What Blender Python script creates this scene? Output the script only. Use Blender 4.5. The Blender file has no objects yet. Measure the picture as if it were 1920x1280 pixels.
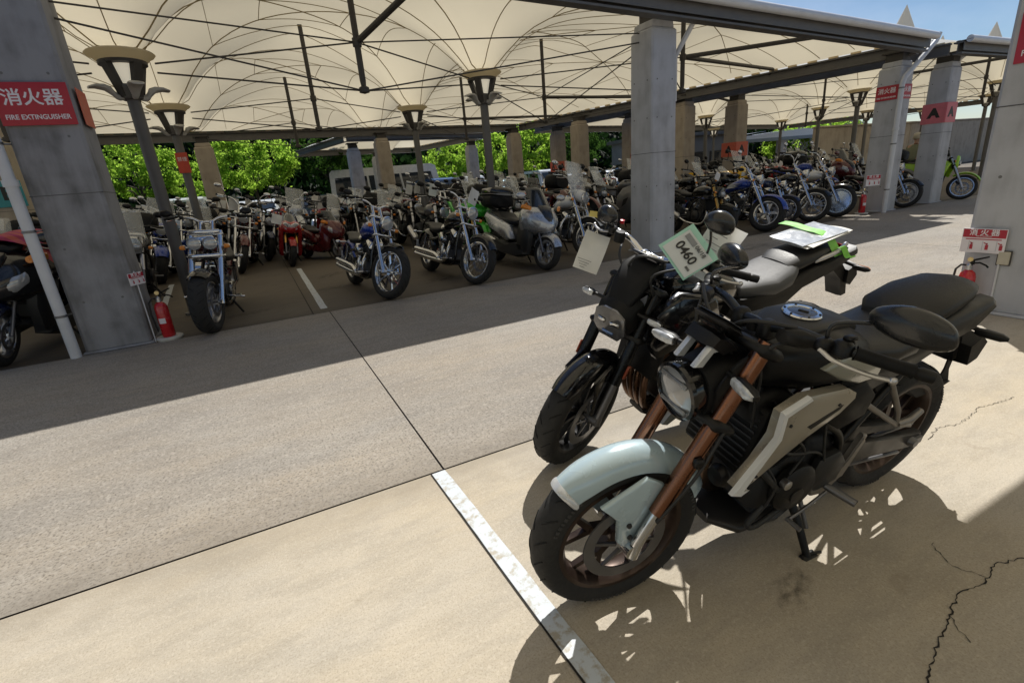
import bpy, bmesh, math, random
from mathutils import Vector, Matrix, Euler, noise as mnoise
random.seed(7)
R = math.radians
S = bpy.context.scene
C = S.collection
# ------------------------------------------------------------------ camera, sky, sun, exposure
CAM_H = 1.4
cam = bpy.data.cameras.new('camera'); camo = bpy.data.objects.new('camera', cam); C.objects.link(camo)
cam.sensor_width = 36; cam.lens = 36 * 925 / 1920; cam.clip_start = .05; cam.clip_end = 2000
_p, _r, _y = R(18.115), R(-4.945), R(25.588)
_F = Vector((math.sin(_y) * math.cos(_p), math.cos(_y) * math.cos(_p), -math.sin(_p)))
_Rt = Vector((math.cos(_y), -math.sin(_y), 0)); _U = _Rt.cross(_F)
_R2 = _Rt * math.cos(_r) + _U * math.sin(_r); _U2 = _U * math.cos(_r) - _Rt * math.sin(_r)
camo.matrix_world = Matrix(((_R2.x, _U2.x, -_F.x, 0), (_R2.y, _U2.y, -_F.y, 0), (_R2.z, _U2.z, -_F.z, CAM_H), (0, 0, 0, 1)))
S.camera = camo
SUN = Vector((.54, .45, 1)).normalized()            # towards the sun
sun_el = math.asin(SUN.z); sun_az = math.atan2(SUN.x, SUN.y)
w = bpy.data.worlds.new('World'); S.world = w; w.use_nodes = True
nt = w.node_tree; nt.nodes.clear()
sky = nt.nodes.new('ShaderNodeTexSky'); sky.sky_type = 'NISHITA'; sky.sun_disc = False
sky.sun_elevation = sun_el; sky.sun_rotation = sun_az; sky.dust_density = .15; sky.ozone_density = 4; sky.air_density = 1.0
bg = nt.nodes.new('ShaderNodeBackground'); bg.inputs[1].default_value = .08
wo = nt.nodes.new('ShaderNodeOutputWorld')
# thin streaks of high cloud all over the sky
tc = nt.nodes.new('ShaderNodeTexCoord'); mp = nt.nodes.new('ShaderNodeMapping'); mp.inputs['Scale'].default_value = (1.2, 2.6, 5)
nz = nt.nodes.new('ShaderNodeTexNoise'); nz.inputs['Scale'].default_value = 1.7; nz.inputs['Detail'].default_value = 6
cr = nt.nodes.new('ShaderNodeValToRGB'); cr.color_ramp.elements[0].position = .46; cr.color_ramp.elements[1].position = .8
mx = nt.nodes.new('ShaderNodeMix'); mx.data_type = 'RGBA'; mx.inputs[7].default_value = (8.5, 9.6, 11.5, 1)
ml = nt.nodes.new('ShaderNodeMath'); ml.operation = 'MULTIPLY'; ml.inputs[1].default_value = .5
for a, b in ((tc.outputs['Generated'], mp.inputs[0]), (mp.outputs[0], nz.inputs[0]), (nz.outputs[0], cr.inputs[0]), (cr.outputs[0], ml.inputs[0]),
             (ml.outputs[0], mx.inputs[0]), (sky.outputs[0], mx.inputs[6]), (mx.outputs[2], bg.inputs[0]), (bg.outputs[0], wo.inputs[0])): nt.links.new(a, b)
sl = bpy.data.lights.new('sun', 'SUN'); sl.energy = 5; sl.angle = R(.5); sl.color = (1, .965, .90)
so = bpy.data.objects.new('sun', sl); C.objects.link(so); so.rotation_euler = SUN.to_track_quat('Z', 'Y').to_euler()
so.location = (6, 5, 14)
S.render.engine = 'CYCLES'; S.cycles.use_denoising = True; S.cycles.max_bounces = 7; S.cycles.diffuse_bounces = 4
S.cycles.glossy_bounces = 3; S.cycles.transmission_bounces = 4; S.cycles.transparent_max_bounces = 40
S.cycles.sample_clamp_indirect = 6; S.cycles.caustics_reflective = False; S.cycles.caustics_refractive = False
vs = S.view_settings; vs.view_transform = 'Standard'; vs.look = 'None'; vs.exposure = .1; vs.gamma = 1; vs.use_curve_mapping = False

# ------------------------------------------------------------------ materials
_mc = {}
def mat(col, rough=.5, metal=0., coat=0., var=.08, scale=14., bump=0., name=None, trans=0., emit=0., spec=.5, streak=0.):
    key = (tuple(col), rough, metal, coat, var, scale, bump, trans, emit, spec, streak)
    if key in _mc: return _mc[key]
    m = bpy.data.materials.new(name or 'surface'); m.use_nodes = True
    n = m.node_tree.nodes; l = m.node_tree.links; b = n['Principled BSDF']
    b.inputs['Base Color'].default_value = (*col, 1); b.inputs['Roughness'].default_value = rough
    b.inputs['Metallic'].default_value = metal; b.inputs['Coat Weight'].default_value = coat; b.inputs['Coat Roughness'].default_value = .05
    b.inputs['Specular IOR Level'].default_value = spec
    b.inputs['Transmission Weight'].default_value = trans
    if emit: b.inputs['Emission Color'].default_value = (*col, 1); b.inputs['Emission Strength'].default_value = emit
    if var or bump:
        t = n.new('ShaderNodeTexCoord'); z = n.new('ShaderNodeTexNoise'); z.inputs['Scale'].default_value = scale; z.inputs['Detail'].default_value = 6
        l.new(t.outputs['Object'], z.inputs[0])
        if streak:
            mpn = n.new('ShaderNodeMapping'); mpn.inputs['Scale'].default_value = (1, 1, streak); l.new(t.outputs['Object'], mpn.inputs[0]); l.new(mpn.outputs[0], z.inputs[0])
        mr = n.new('ShaderNodeMapRange'); mr.inputs[1].default_value = .25; mr.inputs[2].default_value = .75
        mr.inputs[3].default_value = 1 - var * 1.5; mr.inputs[4].default_value = 1 + var * 1.5; l.new(z.outputs[0], mr.inputs[0])
        hs = n.new('ShaderNodeHueSaturation'); hs.inputs['Color'].default_value = (*col, 1); l.new(mr.outputs[0], hs.inputs['Value']); l.new(hs.outputs[0], b.inputs['Base Color'])
        r2 = n.new('ShaderNodeMapRange'); r2.inputs[1].default_value = .3; r2.inputs[2].default_value = .7
        r2.inputs[3].default_value = max(.02, rough - .08); r2.inputs[4].default_value = min(1, rough + .1); l.new(z.outputs[0], r2.inputs[0]); l.new(r2.outputs[0], b.inputs['Roughness'])
        if bump:
            bp = n.new('ShaderNodeBump'); bp.inputs['Strength'].default_value = bump; bp.inputs['Distance'].default_value = .01; l.new(z.outputs[0], bp.inputs['Height']); l.new(bp.outputs[0], b.inputs['Normal'])
    _mc[key] = m
    return m
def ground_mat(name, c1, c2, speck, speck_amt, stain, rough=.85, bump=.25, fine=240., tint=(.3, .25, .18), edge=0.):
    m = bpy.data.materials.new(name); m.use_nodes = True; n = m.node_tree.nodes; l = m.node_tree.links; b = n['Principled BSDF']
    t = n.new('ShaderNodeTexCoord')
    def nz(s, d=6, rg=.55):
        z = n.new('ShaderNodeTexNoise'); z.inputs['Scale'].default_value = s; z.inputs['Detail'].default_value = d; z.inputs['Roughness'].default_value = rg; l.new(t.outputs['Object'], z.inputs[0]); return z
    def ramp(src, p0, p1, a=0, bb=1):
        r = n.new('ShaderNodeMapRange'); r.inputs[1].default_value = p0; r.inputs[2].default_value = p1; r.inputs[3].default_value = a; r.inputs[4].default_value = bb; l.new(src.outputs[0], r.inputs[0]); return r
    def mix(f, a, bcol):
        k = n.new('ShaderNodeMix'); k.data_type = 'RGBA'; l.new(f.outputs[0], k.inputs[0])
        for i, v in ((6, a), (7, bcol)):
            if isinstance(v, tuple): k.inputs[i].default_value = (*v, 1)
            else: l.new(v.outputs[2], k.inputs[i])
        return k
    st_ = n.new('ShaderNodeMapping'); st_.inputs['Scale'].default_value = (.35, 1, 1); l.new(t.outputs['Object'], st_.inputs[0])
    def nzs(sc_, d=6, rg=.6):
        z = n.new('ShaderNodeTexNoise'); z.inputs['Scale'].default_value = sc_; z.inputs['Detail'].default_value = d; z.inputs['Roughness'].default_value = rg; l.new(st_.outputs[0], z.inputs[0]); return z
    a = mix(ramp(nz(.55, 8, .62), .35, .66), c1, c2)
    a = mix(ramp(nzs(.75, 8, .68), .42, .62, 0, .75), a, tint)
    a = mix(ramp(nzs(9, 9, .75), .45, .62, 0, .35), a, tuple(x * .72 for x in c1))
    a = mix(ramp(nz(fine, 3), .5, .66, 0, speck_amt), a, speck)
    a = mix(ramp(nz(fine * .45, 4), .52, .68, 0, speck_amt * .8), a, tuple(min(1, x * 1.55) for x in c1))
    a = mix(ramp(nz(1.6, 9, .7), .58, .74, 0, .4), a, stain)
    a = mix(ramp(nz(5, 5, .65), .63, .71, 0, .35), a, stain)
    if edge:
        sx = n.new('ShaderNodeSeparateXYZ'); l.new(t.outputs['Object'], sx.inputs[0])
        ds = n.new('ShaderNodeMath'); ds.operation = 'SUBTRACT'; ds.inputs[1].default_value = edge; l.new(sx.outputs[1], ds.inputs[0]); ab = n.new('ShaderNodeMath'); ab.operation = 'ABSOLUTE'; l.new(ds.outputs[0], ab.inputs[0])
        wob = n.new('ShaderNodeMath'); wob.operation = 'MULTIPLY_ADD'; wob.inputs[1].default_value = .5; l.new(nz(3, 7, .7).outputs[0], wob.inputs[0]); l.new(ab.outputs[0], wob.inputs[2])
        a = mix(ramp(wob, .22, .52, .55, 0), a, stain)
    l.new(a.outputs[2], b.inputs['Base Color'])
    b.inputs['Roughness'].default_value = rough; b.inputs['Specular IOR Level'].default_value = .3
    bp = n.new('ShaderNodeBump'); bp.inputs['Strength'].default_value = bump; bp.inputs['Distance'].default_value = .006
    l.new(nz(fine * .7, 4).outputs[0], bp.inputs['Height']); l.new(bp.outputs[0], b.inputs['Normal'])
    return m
BLACK = mat((.006, .006, .0065), .42, name='satin_black', spec=.35); GLOSSBLK = mat((.005, .005, .006), .14, 0, .6, .03, name='gloss_black', spec=.4)
MATTE = mat((.006, .006, .0063), .62, name='matte_black', spec=.3); TYRE = mat((.016, .0155, .015), .78, 0, 0, .15, 60, .2, name='tyre_rubber')
CHROME = mat((.66, .67, .69), .14, 1, 0, .03, name='chrome'); ALU = mat((.55, .55, .56), .34, 1, name='aluminium'); STEEL = mat((.20, .20, .21), .42, .9, name='dull_steel')
DARKMET = mat((.035, .035, .037), .42, .5, name='dark_metal'); ENGINE = mat((.007, .007, .0075), .5, .25, 0, .2, 30, .15, name='engine_black')
LEATHER = mat((.009, .009, .0095), .5, 0, 0, .06, 240, .06, name='seat_vinyl'); BRONZE = mat((.34, .155, .075), .32, .85, name='bronze_anodised')
GOLD = mat((.62, .36, .10), .3, 1, name='gold_anodised'); LENS = mat((.42, .43, .44), .08, .35, .5, .12, 40, name='lamp_lens'); GLASS = mat((.70, .72, .72), .08, 0, 0, 0, name='clear_plastic'); GLASS.node_tree.nodes['Principled BSDF'].inputs['Alpha'].default_value = .28
SMOKE = mat((.02, .025, .03), .08, 0, .6, 0, name='smoked_screen'); AMBER = mat((.75, .24, .02), .2, 0, .4, name='amber_lens'); REDLENS = mat((.4, .01, .01), .2, 0, .4, name='red_lens')
PAPER = mat((.74, .74, .72), .7, 0, 0, .05, name='paper'); WHITEP = mat((.74, .75, .75), .3, 0, .3, .03, name='white_paint')
CABLE = mat((.02, .02, .02), .55, name='cable_rubber')

# ------------------------------------------------------------------ mesh helpers
class MB:
    def __init__(s, M=None): s.v = []; s.f = []; s.M = M
    def add(s, vs, fs):
        o = len(s.v)
        s.v += [tuple(s.M @ Vector(v)) if s.M else tuple(v) for v in vs]; s.f += [[i + o for i in f] for f in fs]; return s
    def box(s, c, d, rot=None, taper=1., bev=0.):
        x, y, z = d[0] / 2, d[1] / 2, d[2] / 2; vs = []
        if bev > 0:
            b = min(bev, .45 * min(d)); st = [(-z, b), (-z + b, 0), (z - b, 0), (z, b)]; n = 8
            for zz, i in st:
                k = taper if zz > 0 else 1.; X = (x - i) * k; Y = (y - i) * k; q = b * .9 if i == 0 else b * .5
                vs += [(X - q, -Y, zz), (X, -Y + q, zz), (X, Y - q, zz), (X - q, Y, zz), (-X + q, Y, zz), (-X, Y - q, zz), (-X, -Y + q, zz), (-X + q, -Y, zz)]
            fs = [[r * n + i, r * n + (i + 1) % n, (r + 1) * n + (i + 1) % n, (r + 1) * n + i] for r in range(3) for i in range(n)] + [list(range(n))[::-1], list(range(3 * n, 4 * n))]
        else:
            for zz, k in ((-z, 1.), (z, taper)): vs += [(-x * k, -y * k, zz), (x * k, -y * k, zz), (x * k, y * k, zz), (-x * k, y * k, zz)]
            fs = [[3, 2, 1, 0], [4, 5, 6, 7], [0, 1, 5, 4], [1, 2, 6, 5], [2, 3, 7, 6], [3, 0, 4, 7]]
        m = (Euler(rot).to_matrix() if rot else Matrix.Identity(3)); c = Vector(c)
        return s.add([m @ Vector(v) + c for v in vs], fs)
    def tube(s, pts, r, n=8, caps=True, flat=1.):
        P = [Vector(p) for p in pts]; k = len(P); rr = r if isinstance(r, (list, tuple)) else [r] * k; vs = []; up = None
        for i in range(k):
            t = (P[min(i + 1, k - 1)] - P[max(i - 1, 0)]); t = t.normalized() if t.length > 1e-9 else Vector((0, 0, 1))
            if up is None: up = Vector((0, 0, 1)) if abs(t.z) < .9 else Vector((1, 0, 0))
            a = t.cross(up); a = a.normalized() if a.length > 1e-6 else t.orthogonal().normalized(); b = a.cross(t); up = b
            for j in range(n): q = 2 * math.pi * (j + .5) / n; vs.append(P[i] + a * (rr[i] * math.cos(q)) + b * (rr[i] * flat * math.sin(q)))
        fs = [[i * n + j, i * n + (j + 1) % n, (i + 1) * n + (j + 1) % n, (i + 1) * n + j] for i in range(k - 1) for j in range(n)]
        if caps: fs += [list(range(n))[::-1], list(range((k - 1) * n, k * n))]
        return s.add(vs, fs)
    def lathe(s, prof, n=24, axis='z', c=(0, 0, 0), closed=False, a0=0., a1=2 * math.pi):
        c = Vector(c); vs = []; full = abs(a1 - a0 - 2 * math.pi) < 1e-6; m = n if full else n + 1
        for i in range(m):
            a = a0 + (a1 - a0) * i / n; ca, sa = math.cos(a), math.sin(a)
            for r, h in prof:
                v = (r * ca, r * sa, h) if axis == 'z' else ((r * ca, h, r * sa) if axis == 'y' else (h, r * ca, r * sa)); vs.append(Vector(v) + c)
        k = len(prof); fs = []
        for i in range(n):
            i2 = (i + 1) % m
            for j in range(k if closed else k - 1): j2 = (j + 1) % k; fs.append([i * k + j, i2 * k + j, i2 * k + j2, i * k + j2])
        return s.add(vs, fs)
    def prism(s, out, y0, y1, inset=0., axis='y', bulge=0.):
        n = len(out); cx = sum(p[0] for p in out) / n; cz = sum(p[1] for p in out) / n
        def mk(p, y): return (p[0], y, p[1]) if axis == 'y' else ((p[0], p[1], y) if axis == 'z' else (y, p[0], p[1]))
        def ins(p):
            d = math.hypot(p[0] - cx, p[1] - cz) or 1; k = max(0, 1 - inset / d); return (cx + (p[0] - cx) * k, cz + (p[1] - cz) * k)
        vs = [mk(p, y0) for p in out]; ym = y1 - (y1 - y0) * (.3 if inset else 0)
        if inset: vs += [mk(p, ym) for p in out]
        vs += [mk(ins(p) if inset else p, y1) for p in out]; L = len(vs) // n
        fs = [[r * n + i, r * n + (i + 1) % n, (r + 1) * n + (i + 1) % n, (r + 1) * n + i] for r in range(L - 1) for i in range(n)]
        fs.append(list(range(n))[::-1])
        if bulge: vs.append(mk((cx, cz), y1 + bulge)); t = len(vs) - 1; o = (L - 1) * n; fs += [[o + i, o + (i + 1) % n, t] for i in range(n)]
        else: fs.append(list(range((L - 1) * n, L * n)))
        return s.add(vs, fs)
    def loft(s, secs, n=16, caps=True):
        # secs: (x, y, z, half_width, up, down, power[, pinch])  rings in the yz plane
        vs = []
        for q in secs:
            x, y, z, hw, up, dn = q[:6]; p = q[6] if len(q) > 6 else 2.2
            for i in range(n):
                a = 2 * math.pi * i / n; ca, sa = math.cos(a), math.sin(a)
                vs.append((x, y + hw * math.copysign(abs(ca) ** (2 / p), ca), z + (up if sa > 0 else dn) * math.copysign(abs(sa) ** (2 / p), sa)))
        k = len(secs); fs = [[i * n + j, i * n + (j + 1) % n, (i + 1) * n + (j + 1) % n, (i + 1) * n + j] for i in range(k - 1) for j in range(n)]
        if caps: fs += [list(range(n))[::-1], list(range((k - 1) * n, k * n))]
        return s.add(vs, fs)
    def ell(s, c, r, n=14, m=8):
        r = (r, r, r) if not isinstance(r, (tuple, list)) else r; vs = [(c[0], c[1], c[2] - r[2])]
        for i in range(1, m):
            p = math.pi * i / m - math.pi / 2
            for j in range(n): a = 2 * math.pi * j / n; vs.append((c[0] + r[0] * math.cos(p) * math.cos(a), c[1] + r[1] * math.cos(p) * math.sin(a), c[2] + r[2] * math.sin(p)))
        vs.append((c[0], c[1], c[2] + r[2])); fs = []
        for j in range(n): fs.append([0, 1 + (j + 1) % n, 1 + j]); fs.append([len(vs) - 1, 1 + (m - 2) * n + j, 1 + (m - 2) * n + (j + 1) % n])
        for i in range(m - 2):
            for j in range(n): a = 1 + i * n + j; b = 1 + i * n + (j + 1) % n; fs.append([a, b, b + n, a + n])
        return s.add(vs, fs)
    def grid(s, f, nu, nv):
        vs = [f(i / nu, j / nv) for i in range(nu + 1) for j in range(nv + 1)]
        return s.add(vs, [[i * (nv + 1) + j, (i + 1) * (nv + 1) + j, (i + 1) * (nv + 1) + j + 1, i * (nv + 1) + j + 1] for i in range(nu) for j in range(nv)])
    def slab(s, f, nu, nv, th):
        # a sheet with thickness: f gives a point, th an offset vector
        th = Vector(th); n0 = (nu + 1) * (nv + 1)
        top = [Vector(f(i / nu, j / nv)) for i in range(nu + 1) for j in range(nv + 1)]; vs = top + [p + th for p in top]
        q = lambda i, j, k=0: k * n0 + i * (nv + 1) + j
        fs = [[q(i, j), q(i + 1, j), q(i + 1, j + 1), q(i, j + 1)] for i in range(nu) for j in range(nv)] + [[q(i, j, 1), q(i, j + 1, 1), q(i + 1, j + 1, 1), q(i + 1, j, 1)] for i in range(nu) for j in range(nv)]
        for i in range(nu): fs += [[q(i, 0), q(i, 0, 1), q(i + 1, 0, 1), q(i + 1, 0)], [q(i, nv), q(i + 1, nv), q(i + 1, nv, 1), q(i, nv, 1)]]
        for j in range(nv): fs += [[q(0, j), q(0, j + 1), q(0, j + 1, 1), q(0, j, 1)], [q(nu, j), q(nu, j, 1), q(nu, j + 1, 1), q(nu, j + 1)]]
        return s.add(vs, fs)
    def mesh(s, name, m, smooth=35, recalc=True):
        me = bpy.data.meshes.new(name); me.from_pydata(s.v, [], s.f)
        if recalc:
            b = bmesh.new(); b.from_mesh(me); bmesh.ops.recalc_face_normals(b, faces=b.faces); b.to_mesh(me); b.free()
        if smooth:
            me.shade_smooth(); me.set_sharp_from_angle(angle=R(smooth))
        me.materials.append(m); me.update(); return me
    def build(s, name, m, parent=None, smooth=35, loc=None, recalc=True):
        o = bpy.data.objects.new(name, s.mesh(name, m, smooth, recalc)); C.objects.link(o)
        if parent: o.parent = parent
        if loc: o.location = loc
        return o
def tag(o, label=None, cat=None, group=None, kind=None):
    if label: o['label'] = label
    if cat: o['category'] = cat
    if group: o['group'] = group
    if kind: o['kind'] = kind
    return o
def empty(name, loc=(0, 0, 0), rz=0., lean=0., label=None, cat=None, group=None, sc=1.):
    o = bpy.data.objects.new(name, None); C.objects.link(o); o.empty_display_size = .2
    o.location = loc; o.rotation_euler = (lean, 0, rz); o.scale = (sc,) * 3
    return tag(o, label, cat, group)
def text(name, body, size, m, parent, loc, rot=(R(90), 0, 0), sx=1., ext=.0015, align='CENTER', bold=0.):
    cu = bpy.data.curves.new(name, 'FONT'); cu.body = body; cu.size = size; cu.extrude = ext; cu.align_x = align; cu.align_y = 'CENTER'; cu.offset = bold; cu.resolution_u = 3
    t = bpy.data.objects.new(name, cu); C.objects.link(t); dg = bpy.context.evaluated_depsgraph_get(); me = bpy.data.meshes.new_from_object(t.evaluated_get(dg))
    C.objects.unlink(t); bpy.data.objects.remove(t); me.materials.clear(); me.materials.append(m); me.name = name
    o = bpy.data.objects.new(name, me); C.objects.link(o); o.parent = parent; o.location = loc; o.rotation_euler = rot; o.scale = (sx, 1, 1); return o
def kids(o): return [c for c in C.objects if c.parent == o]
# ------------------------------------------------------------------ ground
G_NEAR = ground_mat('beige_concrete', (.37, .335, .28), (.51, .465, .395), (.24, .20, .15), .45, (.25, .21, .155), .8, .2, 170, (.46, .39, .285), 2.2)
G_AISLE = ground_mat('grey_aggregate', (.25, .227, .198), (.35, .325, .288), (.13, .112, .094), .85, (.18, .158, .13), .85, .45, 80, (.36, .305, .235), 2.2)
G_FLOOR = ground_mat('shaded_concrete', (.105, .088, .068), (.145, .122, .095), (.08, .066, .05), .3, (.045, .038, .03), .7, .15, 160, (.135, .11, .08), 6.53)  # roof shade is partly put into this darker floor colour
G_LOT = ground_mat('car_park_asphalt', (.055, .055, .056), (.08, .08, .08), (.03, .03, .03), .5, (.03, .03, .03))
JOINT = mat((.02, .018, .016), .9, name='joint_dirt')
def sheet(name, x0, x1, y0, y1, z, m, nx=1, ny=1, kind='structure', parent=None):
    o = MB().grid(lambda u, v: (x0 + (x1 - x0) * u, y0 + (y1 - y0) * v, z), nx, ny).build(name, m, parent, 0)
    if kind and not parent: o['kind'] = kind
    return o
sheet('ground', -700, 700, -300, 1100, -.014, G_LOT)
sheet('joint_bed', -40, 60, -30, 24, -.009, JOINT)
near = sheet('near_pavement', -30, 60, -25, 2.196, 0, G_NEAR)
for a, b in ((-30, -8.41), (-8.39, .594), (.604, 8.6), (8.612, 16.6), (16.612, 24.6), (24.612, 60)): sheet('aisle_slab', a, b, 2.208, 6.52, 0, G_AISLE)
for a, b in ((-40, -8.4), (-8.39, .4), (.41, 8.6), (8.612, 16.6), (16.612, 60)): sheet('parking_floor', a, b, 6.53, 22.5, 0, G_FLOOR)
# worn white paint
def paint_mat():
    m = bpy.data.materials.new('worn_white_paint'); m.use_nodes = True; n = m.node_tree.nodes; l = m.node_tree.links; b = n['Principled BSDF']
    t = n.new('ShaderNodeTexCoord'); z = n.new('ShaderNodeTexNoise'); z.inputs['Scale'].default_value = 22; z.inputs['Detail'].default_value = 9; z.inputs['Roughness'].default_value = .7
    r = n.new('ShaderNodeValToRGB'); r.color_ramp.elements[0].position = .3; r.color_ramp.elements[0].color = (.38, .35, .29, 1); r.color_ramp.elements[1].position = .42; r.color_ramp.elements[1].color = (.70, .72, .72, 1)
    l.new(t.outputs['Object'], z.inputs[0]); l.new(z.outputs[0], r.inputs[0]); l.new(r.outputs[0], b.inputs['Base Color']); r.color_ramp.elements[0].position = .38; r.color_ramp.elements[1].position = .50; r.color_ramp.elements[1].color = (.54, .585, .625, 1); b.inputs['Roughness'].default_value = .6; return m
PAINT = paint_mat()
def line(x0, y0, x1, y1, wd, step=.09):
    d = Vector((x1 - x0, y1 - y0)); L = d.length; d /= L; q = Vector((-d.y, d.x)); n = max(2, int(L / step)); rnd = random.Random(int(x0 * 91 + y0 * 37)); vs = []
    for i in range(n + 1):
        p = Vector((x0, y0)) + d * (L * i / n)
        for sgn in (-1, 1): e = p + q * sgn * (wd / 2 + rnd.uniform(-.004, .003)); vs.append((e.x, e.y, .004))
    return tag(MB().add(vs, [[2 * i, 2 * i + 1, 2 * i + 3, 2 * i + 2] for i in range(n)]).build('parking_line', PAINT, None, 0), kind='structure')
line(.565, 2.19, .62, .25, .072); MB().add([(.524, 2.195, .0042), (.53, 2.195, .0042), (.586, .2, .0042), (.578, .2, .0042)], [[0, 1, 2, 3]]).build('groove', JOINT, near, 0); line(.62, .235, .64, -3, .072)
line(.56, 6.75, .6, 11.2, .09, .3); line(-1.45, 8.2, -1.7, 11.5, .09, .3); line(8.0, 8, 7.6, 12, .09, .3); line(3.2, 8.4, 3.3, 12, .09, .3); line(-8, 2.19, -8, -2, .075)
def crack(pts, wd, amp, seed, parent):
    rnd = random.Random(seed); P = [Vector((*p, 0)) for p in pts]; Q = [P[0]]
    for a, b in zip(P, P[1:]):
        k = max(2, int((b - a).length / .012)); nrm = (b - a).cross(Vector((0, 0, 1))).normalized()
        for i in range(1, k + 1): Q.append(a.lerp(b, i / k) + nrm * rnd.uniform(-amp, amp))
    vs = []
    for i, p in enumerate(Q):
        t = (Q[min(i + 1, len(Q) - 1)] - Q[max(0, i - 1)]).normalized(); nr = Vector((-t.y, t.x, 0)); h = wd * rnd.uniform(.3, 1.2)
        vs += [(p + nr * h)[:2] + (.0025,), (p - nr * h)[:2] + (.0025,)]
    return MB().add(vs, [[2 * i, 2 * i + 1, 2 * i + 3, 2 * i + 2] for i in range(len(Q) - 1)]).build('crack', JOINT, parent, 0)
crack([(1.30, .30), (1.37, .42), (1.50, .455), (1.65, .49), (1.78, .52), (1.91, .5), (2.02, .52), (2.14, .48), (2.4, .46), (2.9, .40), (3.6, .35)], .0025, .0058, 3, near)
crack([(1.93, .505), (1.90, .60), (1.97, .68)], .0014, .008, 12, near); crack([(1.66, .49), (1.60, .42)], .0016, .008, 13, near)
STAINM = bpy.data.materials.new('oil_stain'); STAINM.use_nodes = True; _sn = STAINM.node_tree.nodes; _sl = STAINM.node_tree.links; _sb = _sn['Principled BSDF']; _sb.inputs['Base Color'].default_value = (.035, .028, .022, 1); _sb.inputs['Roughness'].default_value = .5
_tc = _sn.new('ShaderNodeTexCoord'); _nz = _sn.new('ShaderNodeTexNoise'); _nz.inputs['Scale'].default_value = 2.6; _nz.inputs['Detail'].default_value = 7; _mr = _sn.new('ShaderNodeMapRange'); _mr.inputs[1].default_value = .40; _mr.inputs[2].default_value = .72; _mr.inputs[4].default_value = .5; _sl.new(_tc.outputs['Object'], _nz.inputs[0]); _sl.new(_nz.outputs[0], _mr.inputs[0])
_vl = _sn.new('ShaderNodeVectorMath'); _vl.operation = 'LENGTH'; _sl.new(_tc.outputs['Object'], _vl.inputs[0]); _fo = _sn.new('ShaderNodeMapRange'); _fo.inputs[1].default_value = 1; _fo.inputs[2].default_value = .25; _sl.new(_vl.outputs['Value'], _fo.inputs[0]); _mm = _sn.new('ShaderNodeMath'); _mm.operation = 'MULTIPLY'; _sl.new(_mr.outputs[0], _mm.inputs[0]); _sl.new(_fo.outputs[0], _mm.inputs[1]); _sl.new(_mm.outputs[0], _sb.inputs['Alpha'])
def stain(x, y, rx, ry, rz=0.):
    o = MB().add([(math.cos(k * .524) * (.85 + .15 * math.sin(k * 2.1)), math.sin(k * .524) * (.85 + .15 * math.cos(k * 1.7)), 0) for k in range(12)], [list(range(12))]).build('oil_stain', STAINM, None, 0); o.location = (x, y, .0028); o.scale = (rx, ry, 1); o.rotation_euler = (0, 0, rz); o['kind'] = 'structure'
for a in ((1.36, .80, .15, .08, .4), (.85, 8.2, .45, .22, .2), (1.0, 9.6, .5, .25, 1), (-.3, 7.3, .35, .2, .3), (2.4, 7.4, .4, .25, .6), (4.2, 5.2, .7, .3, .1), (7, 5.6, 1.0, .4, .1), (10, 7.6, .8, .4, 0), (4.0, 8.0, .6, .4, 0), (2.9, 1.5, .3, .14, .3)): stain(*a)
crack([(2.75, 1.05), (2.9, 1.08), (3.05, 1.04), (3.3, 1.07), (3.6, 1.02)], .0016, .008, 5, near)
crack([(2.6, 2.0), (3.1, 1.92), (3.7, 1.95)], .0012, .008, 8, near)

# ------------------------------------------------------------------ concrete, steel and membrane
def concrete_mat(name, c, dark):
    m = bpy.data.materials.new(name); m.use_nodes = True; n = m.node_tree.nodes; l = m.node_tree.links; b = n['Principled BSDF']
    t = n.new('ShaderNodeTexCoord'); mp_ = n.new('ShaderNodeMapping'); mp_.inputs['Scale'].default_value = (3.2, 3.2, .5); l.new(t.outputs['Object'], mp_.inputs[0])
    z = n.new('ShaderNodeTexNoise'); z.inputs['Scale'].default_value = 1.6; z.inputs['Detail'].default_value = 8; z.inputs['Roughness'].default_value = .6; l.new(mp_.outputs[0], z.inputs[0])
    z2 = n.new('ShaderNodeTexNoise'); z2.inputs['Scale'].default_value = 3.1; z2.inputs['Detail'].default_value = 7; l.new(t.outputs['Object'], z2.inputs[0])
    mu = n.new('ShaderNodeMath'); mu.operation = 'MULTIPLY'; l.new(z.outputs[0], mu.inputs[0]); l.new(z2.outputs[0], mu.inputs[1])
    r = n.new('ShaderNodeValToRGB'); r.color_ramp.elements[0].position = .2; r.color_ramp.elements[0].color = (*c, 1); r.color_ramp.elements[1].position = .46; r.color_ramp.elements[1].color = (*dark, 1)
    l.new(mu.outputs[0], r.inputs[0]); l.new(r.outputs[0], b.inputs['Base Color']); b.inputs['Roughness'].default_value = .82
    z3 = n.new('ShaderNodeTexNoise'); z3.inputs['Scale'].default_value = 60; z3.inputs['Detail'].default_value = 5; l.new(t.outputs['Object'], z3.inputs[0])
    bp = n.new('ShaderNodeBump'); bp.inputs['Strength'].default_value = .25; bp.inputs['Distance'].default_value = .006; l.new(z3.outputs[0], bp.inputs['Height']); l.new(bp.outputs[0], b.inputs['Normal'])
    return m
CONC = concrete_mat('grey_painted_concrete', (.48, .49, .515), (.31, .31, .32)); CONC_L = concrete_mat('stained_shaded_concrete', (.29, .29, .305), (.10, .098, .095)); CONC_B = concrete_mat('beige_painted_concrete', (.40, .345, .28), (.27, .23, .185))  # CONC tinted with skylight blue; CONC_L darkened with roof shade, besides its stains
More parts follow.
